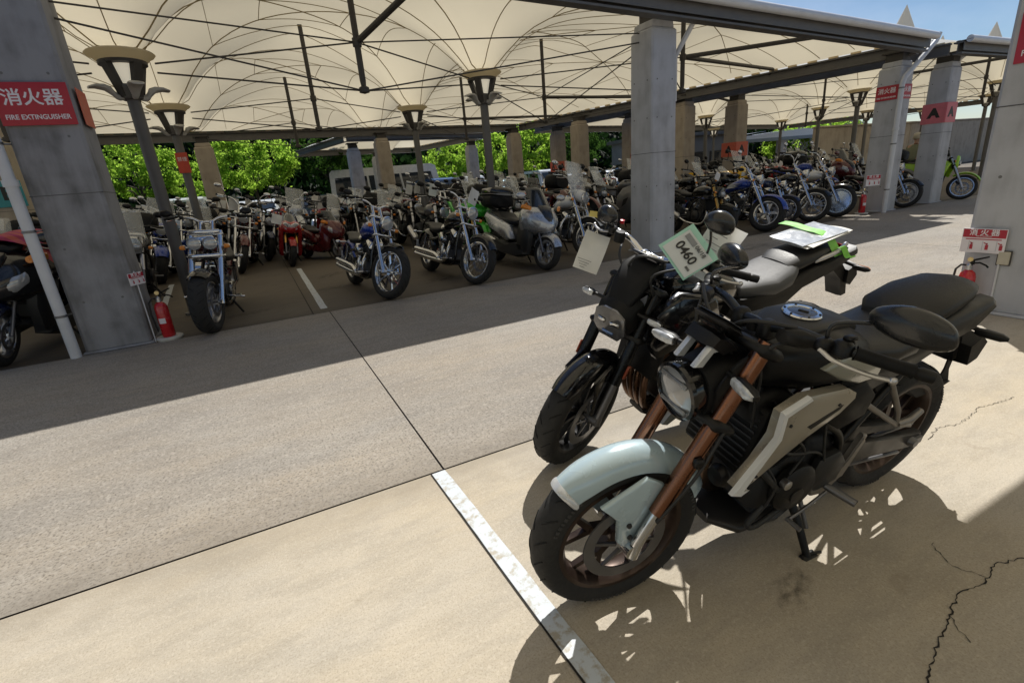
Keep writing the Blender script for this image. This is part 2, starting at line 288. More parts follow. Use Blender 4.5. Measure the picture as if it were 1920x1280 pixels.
STEELP = mat((.125, .12, .115), .5, .2, 0, .12, 5, name='brown_grey_steel'); STEELD = mat((.055, .05, .045), .55, .2, 0, .1, 6, name='dark_steel'); PIPE = mat((.62, .63, .65), .4, 0, 0, .06, 4, name='white_pipe')
BEIGEP = mat((.70, .56, .34), .5, 0, 0, .1, 6, name='beige_ring'); LAMPGREY = mat((.46, .45, .42), .45, 0, 0, .06, 6, name='grey_lamp')
SEAM = bpy.data.materials.new('seam_band'); SEAM.use_nodes = True
_n = SEAM.node_tree.nodes; _n.remove(_n['Principled BSDF']); _d = _n.new('ShaderNodeBsdfDiffuse'); _d.inputs[0].default_value = (.42, .35, .22, 1); _t = _n.new('ShaderNodeBsdfTranslucent'); _t.inputs[0].default_value = (.55, .46, .30, 1); _x = _n.new('ShaderNodeMixShader'); _x.inputs[0].default_value = .42
for _a, _b in ((_d.outputs[0], _x.inputs[1]), (_t.outputs[0], _x.inputs[2]), (_x.outputs[0], _n['Material Output'].inputs[0])): SEAM.node_tree.links.new(_a, _b)
RINGM = SEAM.copy(); RINGM.name = 'beige_ring_shell'
for _k in RINGM.node_tree.nodes:
    if _k.type == 'BSDF_DIFFUSE': _k.inputs[0].default_value = (.66, .61, .50, 1)
    elif _k.type == 'BSDF_TRANSLUCENT': _k.inputs[0].default_value = (.76, .70, .56, 1)
    elif _k.type == 'MIX_SHADER': _k.inputs[0].default_value = .6
def membrane_mat():
    m = bpy.data.materials.new('membrane_fabric'); m.use_nodes = True; n = m.node_tree.nodes; l = m.node_tree.links
    out = n['Material Output']; n.remove(n['Principled BSDF'])
    d = n.new('ShaderNodeBsdfDiffuse'); d.inputs[0].default_value = (.74, .73, .69, 1); t = n.new('ShaderNodeBsdfTranslucent'); t.inputs[0].default_value = (.80, .70, .50, 1)
    tc_ = n.new('ShaderNodeTexCoord'); z = n.new('ShaderNodeTexNoise'); z.inputs['Scale'].default_value = .5; z.inputs['Detail'].default_value = 6; l.new(tc_.outputs['Object'], z.inputs[0])
    mr = n.new('ShaderNodeMapRange'); mr.inputs[1].default_value = .3; mr.inputs[2].default_value = .7; mr.inputs[3].default_value = .32; mr.inputs[4].default_value = .40; l.new(z.outputs[0], mr.inputs[0])
    x = n.new('ShaderNodeMixShader'); l.new(mr.outputs[0], x.inputs[0]); l.new(d.outputs[0], x.inputs[1]); l.new(t.outputs[0], x.inputs[2]); l.new(x.outputs[0], out.inputs[0]); return m
MEMB = membrane_mat()
RED = mat((.42, .012, .03), .35, 0, .2, .05, name='red_sign'); SIGNW = mat((.78, .74, .76), .4, 0, 0, .02, name='sign_white'); ORANGE = mat((.62, .13, .075), .5, 0, 0, .08, name='orange_sign'); PINK = mat((.62, .16, .19), .5, 0, 0, .06, name='pink_sign')
TEAL = mat((.04, .26, .30), .5, name='teal_sign'); INK = mat((.012, .012, .012), .5, 0, 0, 0, name='ink')

def pillar(x, y, m, label, wx=.58, h=3.22, rz=0., group='concrete pillars of the canopies'):
    o = empty('concrete_pillar', (x, y, 0), rz, 0, label, 'pillar', group)
    MB().box((0, 0, h / 2), (wx, wx, h), None, .93, .03).build('shaft', m, o)
    MB().box((0, 0, h + .055), (wx * .80, wx * .80, .11), None, .96, .015).build('cap', m, o)
    b = MB().box((0, 0, h + .19), (.30, .34, .17), None, 1, .01); b.box((0, 0, h + .285), (.42, .46, .03)); b.box((0, .12, h + .17), (.02, .2, .1)); b.box((.16, 0, h + .16), (.03, .3, .12)); b.build('beam_bracket', STEELD, o)
    MB().box((0, 0, .012), (wx + .05, wx + .05, .024), None, .97, .006).build('base_skirt', m, o)
    q_ = MB()
    for zz in (.55, 1.1, 2.15, 2.7):
        for t_ in (-.28, .28):
            hw = wx / 2 * (1 - .07 * zz / h) - .001
            q_.lathe([(0, .0025), (.012, .0025), (.012, -.004), (0, -.004)], 8, 'y', (t_ * wx, -hw, zz)); q_.lathe([(0, .0025), (.012, .0025), (.012, -.004), (0, -.004)], 8, 'x', (-hw, t_ * wx, zz))
    q_.build('tie_hole', mat((.16, .16, .16), .9, name='tie_hole'), o)
    MB().box((0, 0, 1.62), (wx * .972, wx * .972, .008)).build('form_joint', mat((.10, .10, .10), .8, name='joint_line'), o)
    return o
def plate_sign(name, w_, h_, m, loc, rz, label, cat='sign', group=None, th=.006):
    """a flat sign; local x along the sign, faces local -y"""
    o = empty(name, loc, rz, 0, label, cat, group)
    MB().box((0, 0, 0), (w_, th, h_), None, 1, .002).build('plate', m, o); return o
def fire_sign(loc, rz, w_, label, en=True):
    h_ = w_ * .66; o = plate_sign('fire_extinguisher_sign', w_, h_, RED, loc, rz, label, 'sign', 'fire extinguisher signs')
    text('lettering', '消火器', w_ * .27, SIGNW, o, (0, -.0042, h_ * .13), bold=.004 * w_); text('lettering', 'FIRE EXTINGUISHER', w_ * .105, SIGNW, o, (0, -.0042, -h_ * .31), sx=.92, bold=.001); return o
def a_sign(loc, rz, w_, h_, m, label, ch='A', off=0.):
    o = plate_sign('bay_letter_sign', w_, h_, m, loc, rz, label, 'sign', 'bay letter signs'); text('lettering', ch, h_ * .62, INK, o, (off, -.0042, 0), sx=1.15, bold=.012 * h_ / .3); return o

def pipe_run(name, pts, r, label, clamps=(), group='white downpipes'):
    o = empty(name, pts[-1], 0, 0, label, 'pipe', group); L = Vector(pts[-1])
    P = [Vector(p) - L for p in pts]
    MB().tube(P, r, 14).build('pipe', PIPE, o)
    for cx, cy, cz, dx, dy in clamps:
        c = Vector((cx, cy, cz)) - L; MB().lathe([(r + .006, -.012), (r + .006, .012), (r + .001, .012), (r + .001, -.012)], 14, 'z', c, True).tube([c, c + Vector((dx, dy, 0))], .008, 6).build('clamp', STEEL, o)
    MB().lathe([(r + .001, -.03), (r + .012, -.03), (r + .012, .03), (r + .001, .03)], 14, 'z', P[-1] + Vector((0, 0, 1.75)), True).build('coupling', PIPE, o)
    return o

def steel_column(x, y, zd, label, lod=0):
    """tubular column with flared capital, lantern, beige ring and side lamps"""
    o = empty('steel_column', (x, y, 0), 0, 0, label, 'column', 'steel columns with flared capitals')
    MB().lathe([(0, 0), (.12, 0), (.12, .03), (.072, .035), (.072, zd - .42), (0, zd - .42)], 20).build('shaft', STEELP, o)
    MB().box((0, 0, zd - .36), (.19, .19, .17), (0, 0, R(20)), 1.1, .015).build('collar', STEELP, o)
    for k in range(4):
        a = R(45 + 90 * k); ca, sa = math.cos(a), math.sin(a); t = Vector((-sa, ca, 0)) * .05; nrm = Vector((ca, sa, 0)); vs = []
        for r_, z_ in ((.07, zd - .42), (.12, zd - .42), (.25, zd - .05), (.17, zd - .05)):
            p = nrm * r_ + Vector((0, 0, z_)); vs += [p - t, p + t]
        MB().add(vs, [[0, 2, 4, 6], [1, 7, 5, 3], [0, 1, 3, 2], [2, 3, 5, 4], [4, 5, 7, 6], [6, 7, 1, 0]]).build('capital_arm', STEELD, o, 0)
    MB().lathe([(.14, zd - .065), (.25, zd - .065), (.25, zd - .031), (.14, zd - .031)], 24, closed=True).build('capital_ring', STEELD, o)
    MB().lathe([(.07, zd - .32), (.15, zd - .066), (.14, zd - .066), (.06, zd - .32)], 20, closed=True).build('funnel', mat((.85, .78, .62), .5, 0, 0, .03, name='daylight_glow', emit=.42), o)  # daylight inside the capital, put in as a faint emission
    MB().lathe([(.14, zd - .03), (.255, zd - .03), (.30, zd + .015), (.335, zd + .03), (.352, zd + .05), (.335, zd + .065), (.26, zd + .06), (.14, zd + .01)], 36, closed=True).build('ring_dish', RINGM, o)
    for k in range(4 if lod < 1 else 2):
        a = R(20 + (90 if lod < 1 else 180) * k); M_ = Matrix.Translation((0, 0, zd - .37)) @ Matrix.Rotation(a, 4, 'Z') @ Matrix.Scale(.85, 4)
        MB(M_).loft([(.10, 0, -.05, .03, .04, .04), (.16, 0, -.06, .035, .045, .04), (.20, 0, -.03, .05, .06, .05), (.23, 0, .03, .07, .05, .07), (.30, 0, .07, .095, .035, .05), (.40, 0, .075, .10, .025, .03), (.48, 0, .055, .075, .015, .015)], 14).build('lamp_trumpet', LAMPGREY, o)
    return o

def canopy(name, quad, dishes, masts, label, front_gut=True, side=None, ez=(3.6, 3.6, 3.6, 3.6), seam=True, res=.17, cap=True, cables=True, peak=.36, rise=.82, grid=None):
    """quad: front-left, front-right, back-right, back-left in plan"""
    o = empty(name, (quad[0][0], quad[0][1], 0), 0, 0, label, 'canopy', 'membrane canopies over the parking rows'); O = Vector((quad[0][0], quad[0][1], 0))
    q = [Vector((*p, 0)) for p in quad]
    def bil(u, v): return (q[0] * (1 - u) + q[1] * u) * (1 - v) + (q[3] * (1 - u) + q[2] * u) * v
    def zed(u, v): return (ez[0] * (1 - u) + ez[1] * u) * (1 - v) + (ez[3] * (1 - u) + ez[2] * u) * v
    LU = (q[1] - q[0]).length; LV = (q[3] - q[0]).length
    def inside(x, y):
        u = v = .5
        for _ in range(8):
            p = bil(u, v); du = (q[1] - q[0]) * (1 - v) + (q[2] - q[3]) * v; dv = (q[3] - q[0]) * (1 - u) + (q[2] - q[1]) * u
            det = du.x * dv.y - du.y * dv.x; ex, ey = x - p.x, y - p.y; u += (ex * dv.y - ey * dv.x) / det; v += (du.x * ey - du.y * ex) / det
        return u, v
    def z_at(x, y, uv=None):
        u, v = uv or inside(x, y); de = min(min(u, 1 - u) * LU, min(v, 1 - v) * LV); de = max(0, de)
        s_ = sum(math.exp(-2.2 * math.hypot(x - a, y - b)) for a, b, _ in dishes) + 1e-9; r = -math.log(s_) / 2.2
        wd_ = math.exp(-max(0, r - .28) / .85) * (1 - math.exp(-de / .45)); h = rise * (1 - math.exp(-de / 1.9))
        for a, b in masts: h += peak * math.exp(-math.hypot(x - a, y - b) / .75) * (1 - math.exp(-de / 1.2))
        return (zed(u, v) + .03 + h) * (1 - wd_) + 3.23 * wd_
    nu, nv = int(LU / res), int(LV / res)
    def f(a, b): p = bil(a, b); return (p.x - O.x, p.y - O.y, z_at(p.x, p.y, (a, b)))
    me = MB().grid(f, nu, nv).build('membrane', MEMB, o, 80)
    if seam:
        def ribbon(P, r=.0065, home=None):
            Q = []
            for x, y in P:
                u, v = inside(x, y)
                own = home is None or min(range(len(dishes)), key=lambda i_: math.hypot(dishes[i_][0] - x, dishes[i_][1] - y)) == home
                if .004 < u < .996 and .004 < v < .996 and own: Q.append((x - O.x, y - O.y, z_at(x, y, (u, v)) - .045))
                elif Q: break
            if len(Q) > 4: MB().tube(Q, r, 4, False).build('seam', SEAM, me, 60)
        for gi in range(len(grid or []) - 1):
            for gj in range(len(grid[0]) - 1):
                n00, n10, n01, n11 = (Vector(grid[gi][gj]), Vector(grid[gi + 1][gj]), Vector(grid[gi][gj + 1]), Vector(grid[gi + 1][gj + 1]))
                def pt(s_, t_): return tuple((n00 * (1 - s_) + n10 * s_) * (1 - t_) + (n01 * (1 - s_) + n11 * s_) * t_)
                N = 26
                ribbon([pt(k / N, k / N) for k in range(N + 1)], .0085); ribbon([pt(k / N, 1 - k / N) for k in range(N + 1)], .0085)
                ribbon([pt(k / N, 0) for k in range(N + 1)], .0075); ribbon([pt(0, k / N) for k in range(N + 1)], .0075)
                for c in (.2, .36):
                    for sd in (c, 1 - c): ribbon([pt(sd, c + (1 - 2 * c) * k / 14) for k in range(15)]); ribbon([pt(c + (1 - 2 * c) * k / 14, sd) for k in range(15)])
        if not grid:
            for i, (a, b, hx) in enumerate(dishes):
                for k in range(8): ribbon([(a + math.cos(k * math.pi / 4 + .4) * t * .22, b + math.sin(k * math.pi / 4 + .4) * t * .22) for t in range(2, 14)], .010, i)
    # edge beams
    def beam(p0, p1, z0, z1, off, nm, hgt=.24, wd=.18, m=STEELP):
        a = p0 + Vector((0, 0, z0)); b_ = p1 + Vector((0, 0, z1)); d = (b_ - a).normalized(); nr = Vector((-d.y, d.x, 0)).normalized(); up = d.cross(nr); L = (b_ - a).length; c = (a + b_) / 2 + nr * off - O
        M_ = Matrix(((d.x, nr.x, up.x, c.x), (d.y, nr.y, up.y, c.y), (d.z, nr.z, up.z, c.z), (0, 0, 0, 1)))
        b = MB(M_); b.box((0, 0, -.015), (L, wd, .03)); b.box((0, 0, -hgt + .015), (L, wd, .03)); b.box((0, 0, -hgt / 2), (L, .022, hgt - .062)); ob = b.build(nm, m, o, 0)
        k = int(L / .45); cl = MB(M_)
        for i in range(k): cl.box((-L / 2 + (i + .5) * L / k, .06 if off <= 0 else -.06, .025), (.2, .05, .04))
        cl.build('membrane_clamp', BEIGEP, ob, 0); return M_, L
    M_, L = beam(q[0], q[1], ez[0], ez[1], -.12, 'front_beam')
    if front_gut: MB(M_).tube([(-L / 2, -.20, .02), (L / 2, -.20, .02)], .07, 12).build('gutter', PIPE, o)
    MB(M_).box((0, -.1, .012), (L, .3, .012)).box((0, -.105, -.1), (L, .012, .16)).build('fascia', STEELP, o, 0)
    beam(q[3], q[2], ez[3], ez[2], .1, 'back_beam'); beam(q[1], q[2], ez[1], ez[2], -.06, 'side_beam'); beam(q[0], q[3], ez[0], ez[3], .06, 'side_beam')
    bk = (q[3] + q[2]) / 2; d_ = (q[2] - q[3]).normalized(); MB().slab(lambda u, v: tuple((q[3].lerp(q[2], u) + Vector((-d_.y, d_.x, 0)) * (.26 * v - .04) - O)[:2]) + (ez[3] + (ez[2] - ez[3]) * u + .02,), 1, 1, (0, 0, .012)).build('back_flashing', STEELP, o, 0)
    # flying masts, cables, braces
    for i, (a, b) in enumerate(masts):
        zt = z_at(a, b) - .01; m_ = MB().lathe([(0, 2.72), (.028, 2.72), (.042, 2.85), (.042, zt), (0, zt)], 10, 'z', (a - O.x, b - O.y, 0)); m_.lathe([(0, 2.68), (.07, 2.70), (.07, 2.76), (0, 2.8)], 12, 'z', (a - O.x, b - O.y, 0)); m_.lathe([(.06, 3.26), (.06, 3.36)], 12, 'z', (a - O.x, b - O.y, 0)); mo = m_.build('flying_mast', STEELD, o)
        if cap: MB().lathe([(.33, zt - .02), (.37, zt + .01), (.34, zt + .05), (.31, zt + .06), (0, zt + .82)], 20, 'z', (a - O.x, b - O.y, 0)).build('peak_cap', MEMB, mo)
        if cables:
            near_d = sorted(dishes, key=lambda d_: math.hypot(d_[0] - a, d_[1] - b))[:2]
            for (dx, dy, _) in near_d:
                v = Vector((dx - a, dy - b, 0)); Ld = v.length
                if Ld > 5: continue
                v /= Ld
                for z0, z1 in ((2.72, 2.98), (3.31, 3.08)):
                    MB().tube([(a - O.x, b - O.y, z0), (dx - v.x * .33 - O.x, dy - v.y * .33 - O.y, z1)], .011, 5).build('cable', STEELD, mo)
            for px, py, *_ in (side or ()):
                if math.hypot(px - a, py - b) < 5.2: MB().tube([(a - O.x, b - O.y, 2.72), (px - O.x, py - O.y, 3.3)], .011, 5).build('cable', STEELD, mo); MB().tube([(a - O.x, b - O.y, 3.31), (px - O.x, py - O.y, 3.4)], .010, 5).build('cable', STEELD, mo)
    def brace(a, b, r=.04): MB().tube([Vector(a) - O, Vector(b) - O], r, 10).build('brace', STEELD, o)
    return o, brace, z_at

U1 = [(-9.2, 6.5), (13.1, 6.5), (10.4, 19.4), (-8.4, 18.0)]
D1 = [(-6.0, 8.0, 2.5), (-1.0, 7.95, 2.5), (4.02, 8.7, 2.5), (-5.8, 11.6, 2.5), (-.97, 11.7, 2.5), (3.83, 12.3, 2.5), (-5.6, 15.3, 2.4), (-.95, 15.4, 2.4), (3.6, 15.8, 2.4)]
M1 = [(1.72, 7.6), (7.8, 7.8), (1.6, 11.8), (7.2, 11.9), (1.47, 15.4), (6.5, 15.6), (-3.6, 8), (-3.4, 11.8)]
PIL1 = [(-1.6, 6.85, 3.6), (6.2, 6.83, 3.42), (13.02, 6.80, 3.0), (12.2, 12.1), (11.0, 15.9), (10.05, 19.2), (4.6, 19.0), (-.9, 18.2)]
can1, brace1, z1 = canopy('canopy_roof', U1, D1, M1, 'wide beige tensile membrane canopy over the nearest parking rows', cap=False, side=PIL1[:4], grid=[[(x, 4.4 + o_), (x, 8.0 + o_), (x, 11.68 + o_), (x - .1, 15.4 + o_), (x - .2, 19.2 + o_)] for x, o_ in ((-11, 0), (-6, 0), (-1, 0), (3.95, .65), (9.2, .4), (14.4, .2))], ez=(4.3, 3.44, 3.5, 3.5))
brace1((1.72, 7.6, 3.31), (2.35, 6.5, 3.72)); brace1((7.8, 7.8, 3.31), (10.4, 6.72, 3.5)); brace1((7.8, 7.8, 3.31), (12.5, 9.4, 3.5)); brace1((7.2, 11.9, 3.31), (11.7, 13.2, 3.5)); brace1((6.5, 15.6, 3.31), (10.9, 17, 3.5))
names1 = ['stained grey concrete pillar at the left edge beside a white downpipe', 'tall plain grey concrete pillar standing behind the black parked motorcycle', 'grey concrete pillar with two red signs and white downpipe on the right',
          'shaded beige concrete pillar just right of the tall grey pillar', 'beige concrete pillar in the middle distance under the inner beams', 'slim beige pillar at the far back corner of the canopy', 'beige pillar beside the parked bus at the back of the canopy', 'beige pillar with a sunlit edge behind the left steel columns']
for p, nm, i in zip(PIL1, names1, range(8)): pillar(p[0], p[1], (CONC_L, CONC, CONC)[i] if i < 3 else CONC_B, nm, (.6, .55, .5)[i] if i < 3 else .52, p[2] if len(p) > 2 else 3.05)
U2 = [(14.45, 6.5), (37, 6.5), (36, 25.5), (11.9, 20.5)]
D2 = [(18.6, 10.75, 2.6), (22.9, 14.8, 2.6), (26.9, 19.5, 2.6), (25.2, 22.6, 2.4), (29.3, 16.4, 2.6), (30.5, 12, 2.6), (24, 9.2, 2.6), (36, 17, 2.4), (17.8, 16.4, 2.4), (20.5, 20.2, 2.4)]
M2 = [(17.2, 8.95), (22.4, 8.95), (27.6, 9.2), (20.6, 13.2), (24.6, 11.4), (20.6, 17.5), (28.0, 14), (25.6, 17.2), (15.6, 13.2), (15.2, 17.4)]
can2, brace2, z2 = canopy('canopy_roof', U2, D2, M2, 'second beige membrane canopy on the right with white cone peaks', side=[(14.75, 6.85), (14, 11.8)], ez=(3.44, 3.36, 3.5, 3.5))
brace2((15.6, 13.2, 3.31), (13.4, 12.6, 3.5)); brace2((17.2, 8.95, 3.31), (20, 6.75, 3.5)); brace2((15.2, 17.4, 3.31), (12.6, 17, 3.5))
PIL2 = [(15.05, 6.79), (14.05, 11.75), (12.85, 15.3), (11.9, 18.8), (22.6, 6.85), (30, 6.85)]
names2 = ['grey concrete pillar with pink letter signs next to the lime motorcycle', 'beige pillar banded with two orange letter signs in the middle', 'shaded beige pillar with a red and an orange sign behind the tall grey pillar', 'slim beige pillar with small orange letter signs far back', 'grey pillar hidden right of the lime motorcycle', 'grey pillar at the far right end of the second canopy']
for (x, y), nm, i in zip(PIL2, names2, range(6)): pillar(x, y, CONC if i in (0, 4, 5) else CONC_B, nm, .47 if i in (0, 4, 5) else .52, 3.02)
# link gutter between the two roofs
lk = empty('valley_gutter', (13.8, 6.7, 0), 0, 0, 'dark gutter with cross bars between the two canopies', 'gutter')
for i in range(15):
    t = (i + .5) / 15; a = Vector(U1[1]).lerp(Vector(U1[2]), t); b = Vector(U2[0]).lerp(Vector(U2[3]), t)
    MB().tube([(a.x - 13.8, a.y - 6.7, 3.42), (b.x - 13.8, b.y - 6.7, 3.42)], .03, 6).build('cross_bar', STEELD, lk)
MB().slab(lambda u, v: (lambda a, b: (a.x + (b.x - a.x) * (.32 + .36 * u) - 13.8, a.y + .1 - 6.7, 3.48 + .06 * abs(u - .5)))(Vector(U1[1]).lerp(Vector(U1[2]), v), Vector(U2[0]).lerp(Vector(U2[3]), v)), 4, 1, (0, 0, .01)).build('trough', STEELP, lk, 0)
# columns
cn = {1: 'nearest steel column with beige ring at upper left, lamps on its collar', 2: 'steel column with beige ring above the silver scooter, centre', 4: 'second steel column behind the leftmost one, smaller beige ring', 5: 'steel column with small ring over the middle rows', 0: 'steel column hidden behind the left pillar', 3: 'second steel column hidden behind the left pillar', 6: 'third steel column behind the left pillar', 7: 'small third steel column in line behind the left two', 8: 'far small steel column right of the bus'}
for i, (x, y, _) in enumerate(D1):
    if i in (0, 3, 6): continue
    if i in (7, 8): continue
    steel_column(x, y, 3.13, cn[i])
c2n = ['nearest flared steel column of the right canopy, big beige ring', 'flared steel column above the yellow motorcycle', 'small flared steel column left of the green tree', 'smallest flared column left of the letter pillar', 'flared column half hidden behind the red signs pillar', 'flared column right of the pink letter pillar', 'flared column hidden above the lime motorcycle', 'tiny flared column far right', 'flared column peeking out left of the letter pillar', 'far flared column behind the letter pillar']
for i, (x, y, _) in enumerate(D2): steel_column(x, y, 3.2, c2n[i], 1)
# near canopy that shades the camera side; its pillar stands at the right edge
U0 = [(-14, -9), (26, -9), (26, 2.0), (-14, 2.0)]
D0 = [(x, y, 2.5) for x in (-10, -4.4, 2.6, 9.4, 16) for y in (-5.6, -1.6)]
can0, brace0, z0f = canopy('canopy_roof', U0, D0, [(-1, -1.6), (6, -1.6), (12.7, -1.6)], 'membrane canopy overhead on the camera side of the aisle', seam=False, res=.5, front_gut=False, cables=False)
for x, nm in ((-8.6, 'grey pillar of the near canopy outside the left edge'), (5.63, 'large grey concrete pillar at the right edge with extinguisher board'), (13.2, 'grey pillar of the near canopy beyond the right edge')): pillar(x, 1.74, CONC, nm, .62)
for x, y, _ in D0:
    if y > -3: steel_column(x, y, 3.2, 'steel column of the near canopy behind the camera', 1)
# downpipes
pipe_run('downpipe', [(-2.1, 6.5, 3.55), (-1.97, 6.50, 3.2), (-1.97, 6.50, 0)], .05, 'white downpipe strapped to the stained left pillar', [(-1.97, 6.5, z, .1, .1) for z in (.45, 1.3, 2.1)])
pipe_run('downpipe', [(6.75, 6.42, 3.60), (6.72, 6.5, 3.5), (6.58, 6.75, 3.05), (6.58, 6.75, 2.4)], .04, 'short white bent downpipe at the top of the tall grey pillar')
pipe_run('downpipe', [(13.7, 6.42, 3.60), (13.66, 6.44, 3.45), (12.72, 6.46, 2.75), (12.66, 6.46, 2.6), (12.66, 6.46, 0)], .05, 'white downpipe crossing the red signs on the right pillar', [(12.66, 6.46, z, .12, .12) for z in (.5, 1.45, 2.55)])
pipe_run('downpipe', [(15.6, 6.42, 3.58), (15.56, 6.5, 3.45), (15.12, 6.8, 3.0), (15.1, 6.85, 2.7)], .045, 'short white downpipe above the pink letter signs')
# signs
fire_sign((-1.60, 6.535, 2.435), 0, .56, 'large red fire extinguisher sign on the left pillar')
o = plate_sign('bay_letter_sign', .34, .34, ORANGE, (-1.285, 6.83, 2.43), R(90), 'faded orange sign on the side of the left pillar', group='bay letter signs')
fire_sign((12.775, 6.80, 2.50), R(-90), .44, 'red fire extinguisher sign on the shaded face, crossed by the downpipe'); fire_sign((13.02, 6.556, 2.50), 0, .44, 'red fire extinguisher sign on the aisle face of the right pillar')
a_sign((14.815, 6.79, 2.05), R(-90), .5, .44, PINK, 'pink letter sign on the left face of the second right pillar'); a_sign((15.05, 6.556, 2.05), 0, .5, .44, PINK, 'pink letter sign on the aisle face of the second right pillar')
a_sign((13.785, 11.75, 1.72), R(-90), .56, .42, ORANGE, 'orange letter sign on the left face of the beige middle pillar'); a_sign((14.05, 11.485, 1.72), 0, .56, .42, ORANGE, 'orange letter sign on the front face of the beige middle pillar')
a_sign((12.85, 15.035, 1.72), 0, .5, .4, ORANGE, 'orange letter sign low on the shaded pillar beside the tall grey one')
o = plate_sign('notice_sign', .45, .42, ORANGE, (12.85, 15.035, 2.3), 0, 'small red notice above the orange letter on the shaded pillar', group='small red notices'); text('lettering', '消火器', .13, SIGNW, o, (0, -.0042, .06))
a_sign((11.635, 18.8, 1.75), R(-90), .5, .4, ORANGE, 'small orange letter sign far back, left face'); a_sign((11.9, 18.535, 1.75), 0, .5, .4, ORANGE, 'small orange letter sign far back, front face')
o = plate_sign('notice_sign', .2, .36, mat((.5, .06, .03), .5, name='red_notice'), (-.97, 11.605, 2.2), 0, 'small red notice on the second steel column at left', group='small red notices'); text('lettering', '禁煙', .08, SIGNW, o, (0, -.0042, .06))
o = plate_sign('bay_letter_sign', .6, .5, TEAL, (-4.36, 13.9, 1.95), 0, 'teal letter sign at the far left edge', group='bay letter signs'); text('lettering', 'B', .36, INK, o, (.06, -.0042, 0), sx=1.2, bold=.01)
pillar(-4.4, 14.22, CONC_B, 'beige pillar carrying the teal letter sign at the far left', .62)
# extinguisher board with stand, socket box on the near pillar
def extinguisher(loc, rz, label, scale=1.):
    o = empty('fire_extinguisher', loc, rz, 0, label, 'extinguisher', 'red fire extinguishers', scale)
    MB().lathe([(0, .03), (.06, .03), (.066, .045), (.066, .36), (.055, .40), (.03, .425), (.022, .43), (.022, .455), (0, .455)], 20).build('cylinder', mat((.50, .012, .018), .22, 0, .5, .04, name='extinguisher_red'), o)
    MB().lathe([(0, .43), (.026, .43), (.026, .475), (.012, .49), (0, .49)], 14).build('valve', ALU, o)
    b = MB().box((.02, 0, .50), (.03, .02, .04)); b.tube([(.0, 0, .515), (.06, 0, .535), (.13, 0, .56)], [.008, .009, .007], 6); b.tube([(.0, 0, .49), (.07, 0, .50), (.12, 0, .475), (.135, 0, .455)], .008, 6); b.build('handle', MATTE, o)
    MB().tube([(-.01, 0, .47), (-.06, .0, .475), (-.095, 0, .43), (-.105, 0, .3), (-.095, 0, .16), (-.085, 0, .1)], .010, 8).build('hose', CABLE, o)
    MB().lathe([(.0665, .19), (.0668, .19), (.0668, .25), (.0665, .25)], 10, closed=True, a0=R(215), a1=R(275)).build('sticker', SIGNW, o)
    MB().lathe([(0, 0), (.13, 0), (.135, .02), (.12, .035), (.075, .03), (0, .03)], 24).build('stand', mat((.55, .53, .48), .6, 0, 0, .1, name='stand_white'), o)
    MB().lathe([(0, 0), (.022, 0), (.022, .01), (0, .01)], 10, 'y', (.0, -.012, .53)).build('gauge', mat((.75, .6, .3), .3, .6, name='gauge_brass'), o)
    return o
def info_board(loc, rz, w_, label):
    h_ = w_ * .68; o = plate_sign('extinguisher_notice', w_, h_, SIGNW, loc, rz, label, 'sign', 'extinguisher notices')
    MB().box((0, -.0042, h_ * .30), (w_ * .96, .002, h_ * .34)).build('red_band', RED, o, 0)
    text('lettering', '消 火 器', w_ * .19, SIGNW, o, (0, -.0065, h_ * .33), bold=.001); text('lettering', 'FIRE EXTINGUISHER', w_ * .04, SIGNW, o, (0, -.0065, h_ * .19))
    for i in range(3):
        x = (-.31 + .31 * i) * w_; MB().box((x, -.0042, -h_ * .2), (w_ * .012, .001, h_ * .4)).build('divider', mat((.5, .5, .52), .5, name='divider_grey'), o, 0)
        b = MB().box((x + .10 * w_ * (1 if i else .6), -.0045, -h_ * .26), (w_ * .07, .002, h_ * .2)); b.box((x + .10 * w_ * (1 if i else .6), -.0045, -h_ * .12), (w_ * .03, .002, h_ * .06)); b.box((x + .06 * w_, -.0045, -h_ * .1), (w_ * .08, .002, h_ * .03), (0, R(30), 0)); b.build('pictogram', RED, o, 0)
    MB().box((0, -.0042, h_ * .06), (w_ * .8, .002, h_ * .035)).build('small_print', RED, o, 0)
    return o
extinguisher((-1.14, 6.62, 0), R(10), 'red fire extinguisher on a white stand beside the left pillar')
o = empty('notice_post', (-1.27, 6.56, 0), R(20), 0, 'thin post with a small extinguisher notice at the left pillar', 'post'); MB().tube([(0, 0, 0), (0, 0, .80)], .006, 8).build('post', PIPE, o)
info_board((-1.262, 6.55, .72), R(55), .19, 'small red and white notice beside the left pillar')
extinguisher((12.28, 6.72, 0), R(0), 'red fire extinguisher in front of the right pillar with red signs'); info_board((12.35, 6.6, .72), R(-20), .34, 'red and white notice above the extinguisher by the right pillar')
extinguisher((5.23, 1.955, 0), R(-75), 'red fire extinguisher against the large pillar at the right edge', .86)
info_board((5.302, 1.925, .60), R(-90), .29, 'white and red extinguisher notice on the large pillar at the right edge')
o = empty('socket_box', (5.307, 1.775, .47), R(-90), 0, 'cream socket cover beside the extinguisher notice', 'socket'); MB().box((0, 0, 0), (.075, .018, .105), None, 1, .004).build('cover', mat((.50, .46, .36), .5, name='cream_plastic'), o); MB().box((0, .004, 0), (.088, .012, .118)).build('back_plate', mat((.06, .05, .04), .6, name='rusty_frame'), o, 0)
pipe_run('conduit', [(5.31, 1.80, .5), (5.31, 1.80, .30), (5.31, 1.80, .0)], .008, 'thin cream conduit running down the large right pillar', group='conduits')
fire_sign((5.325, 1.72, 2.08), R(-90), .52, 'red fire extinguisher sign at the top of the right edge pillar')
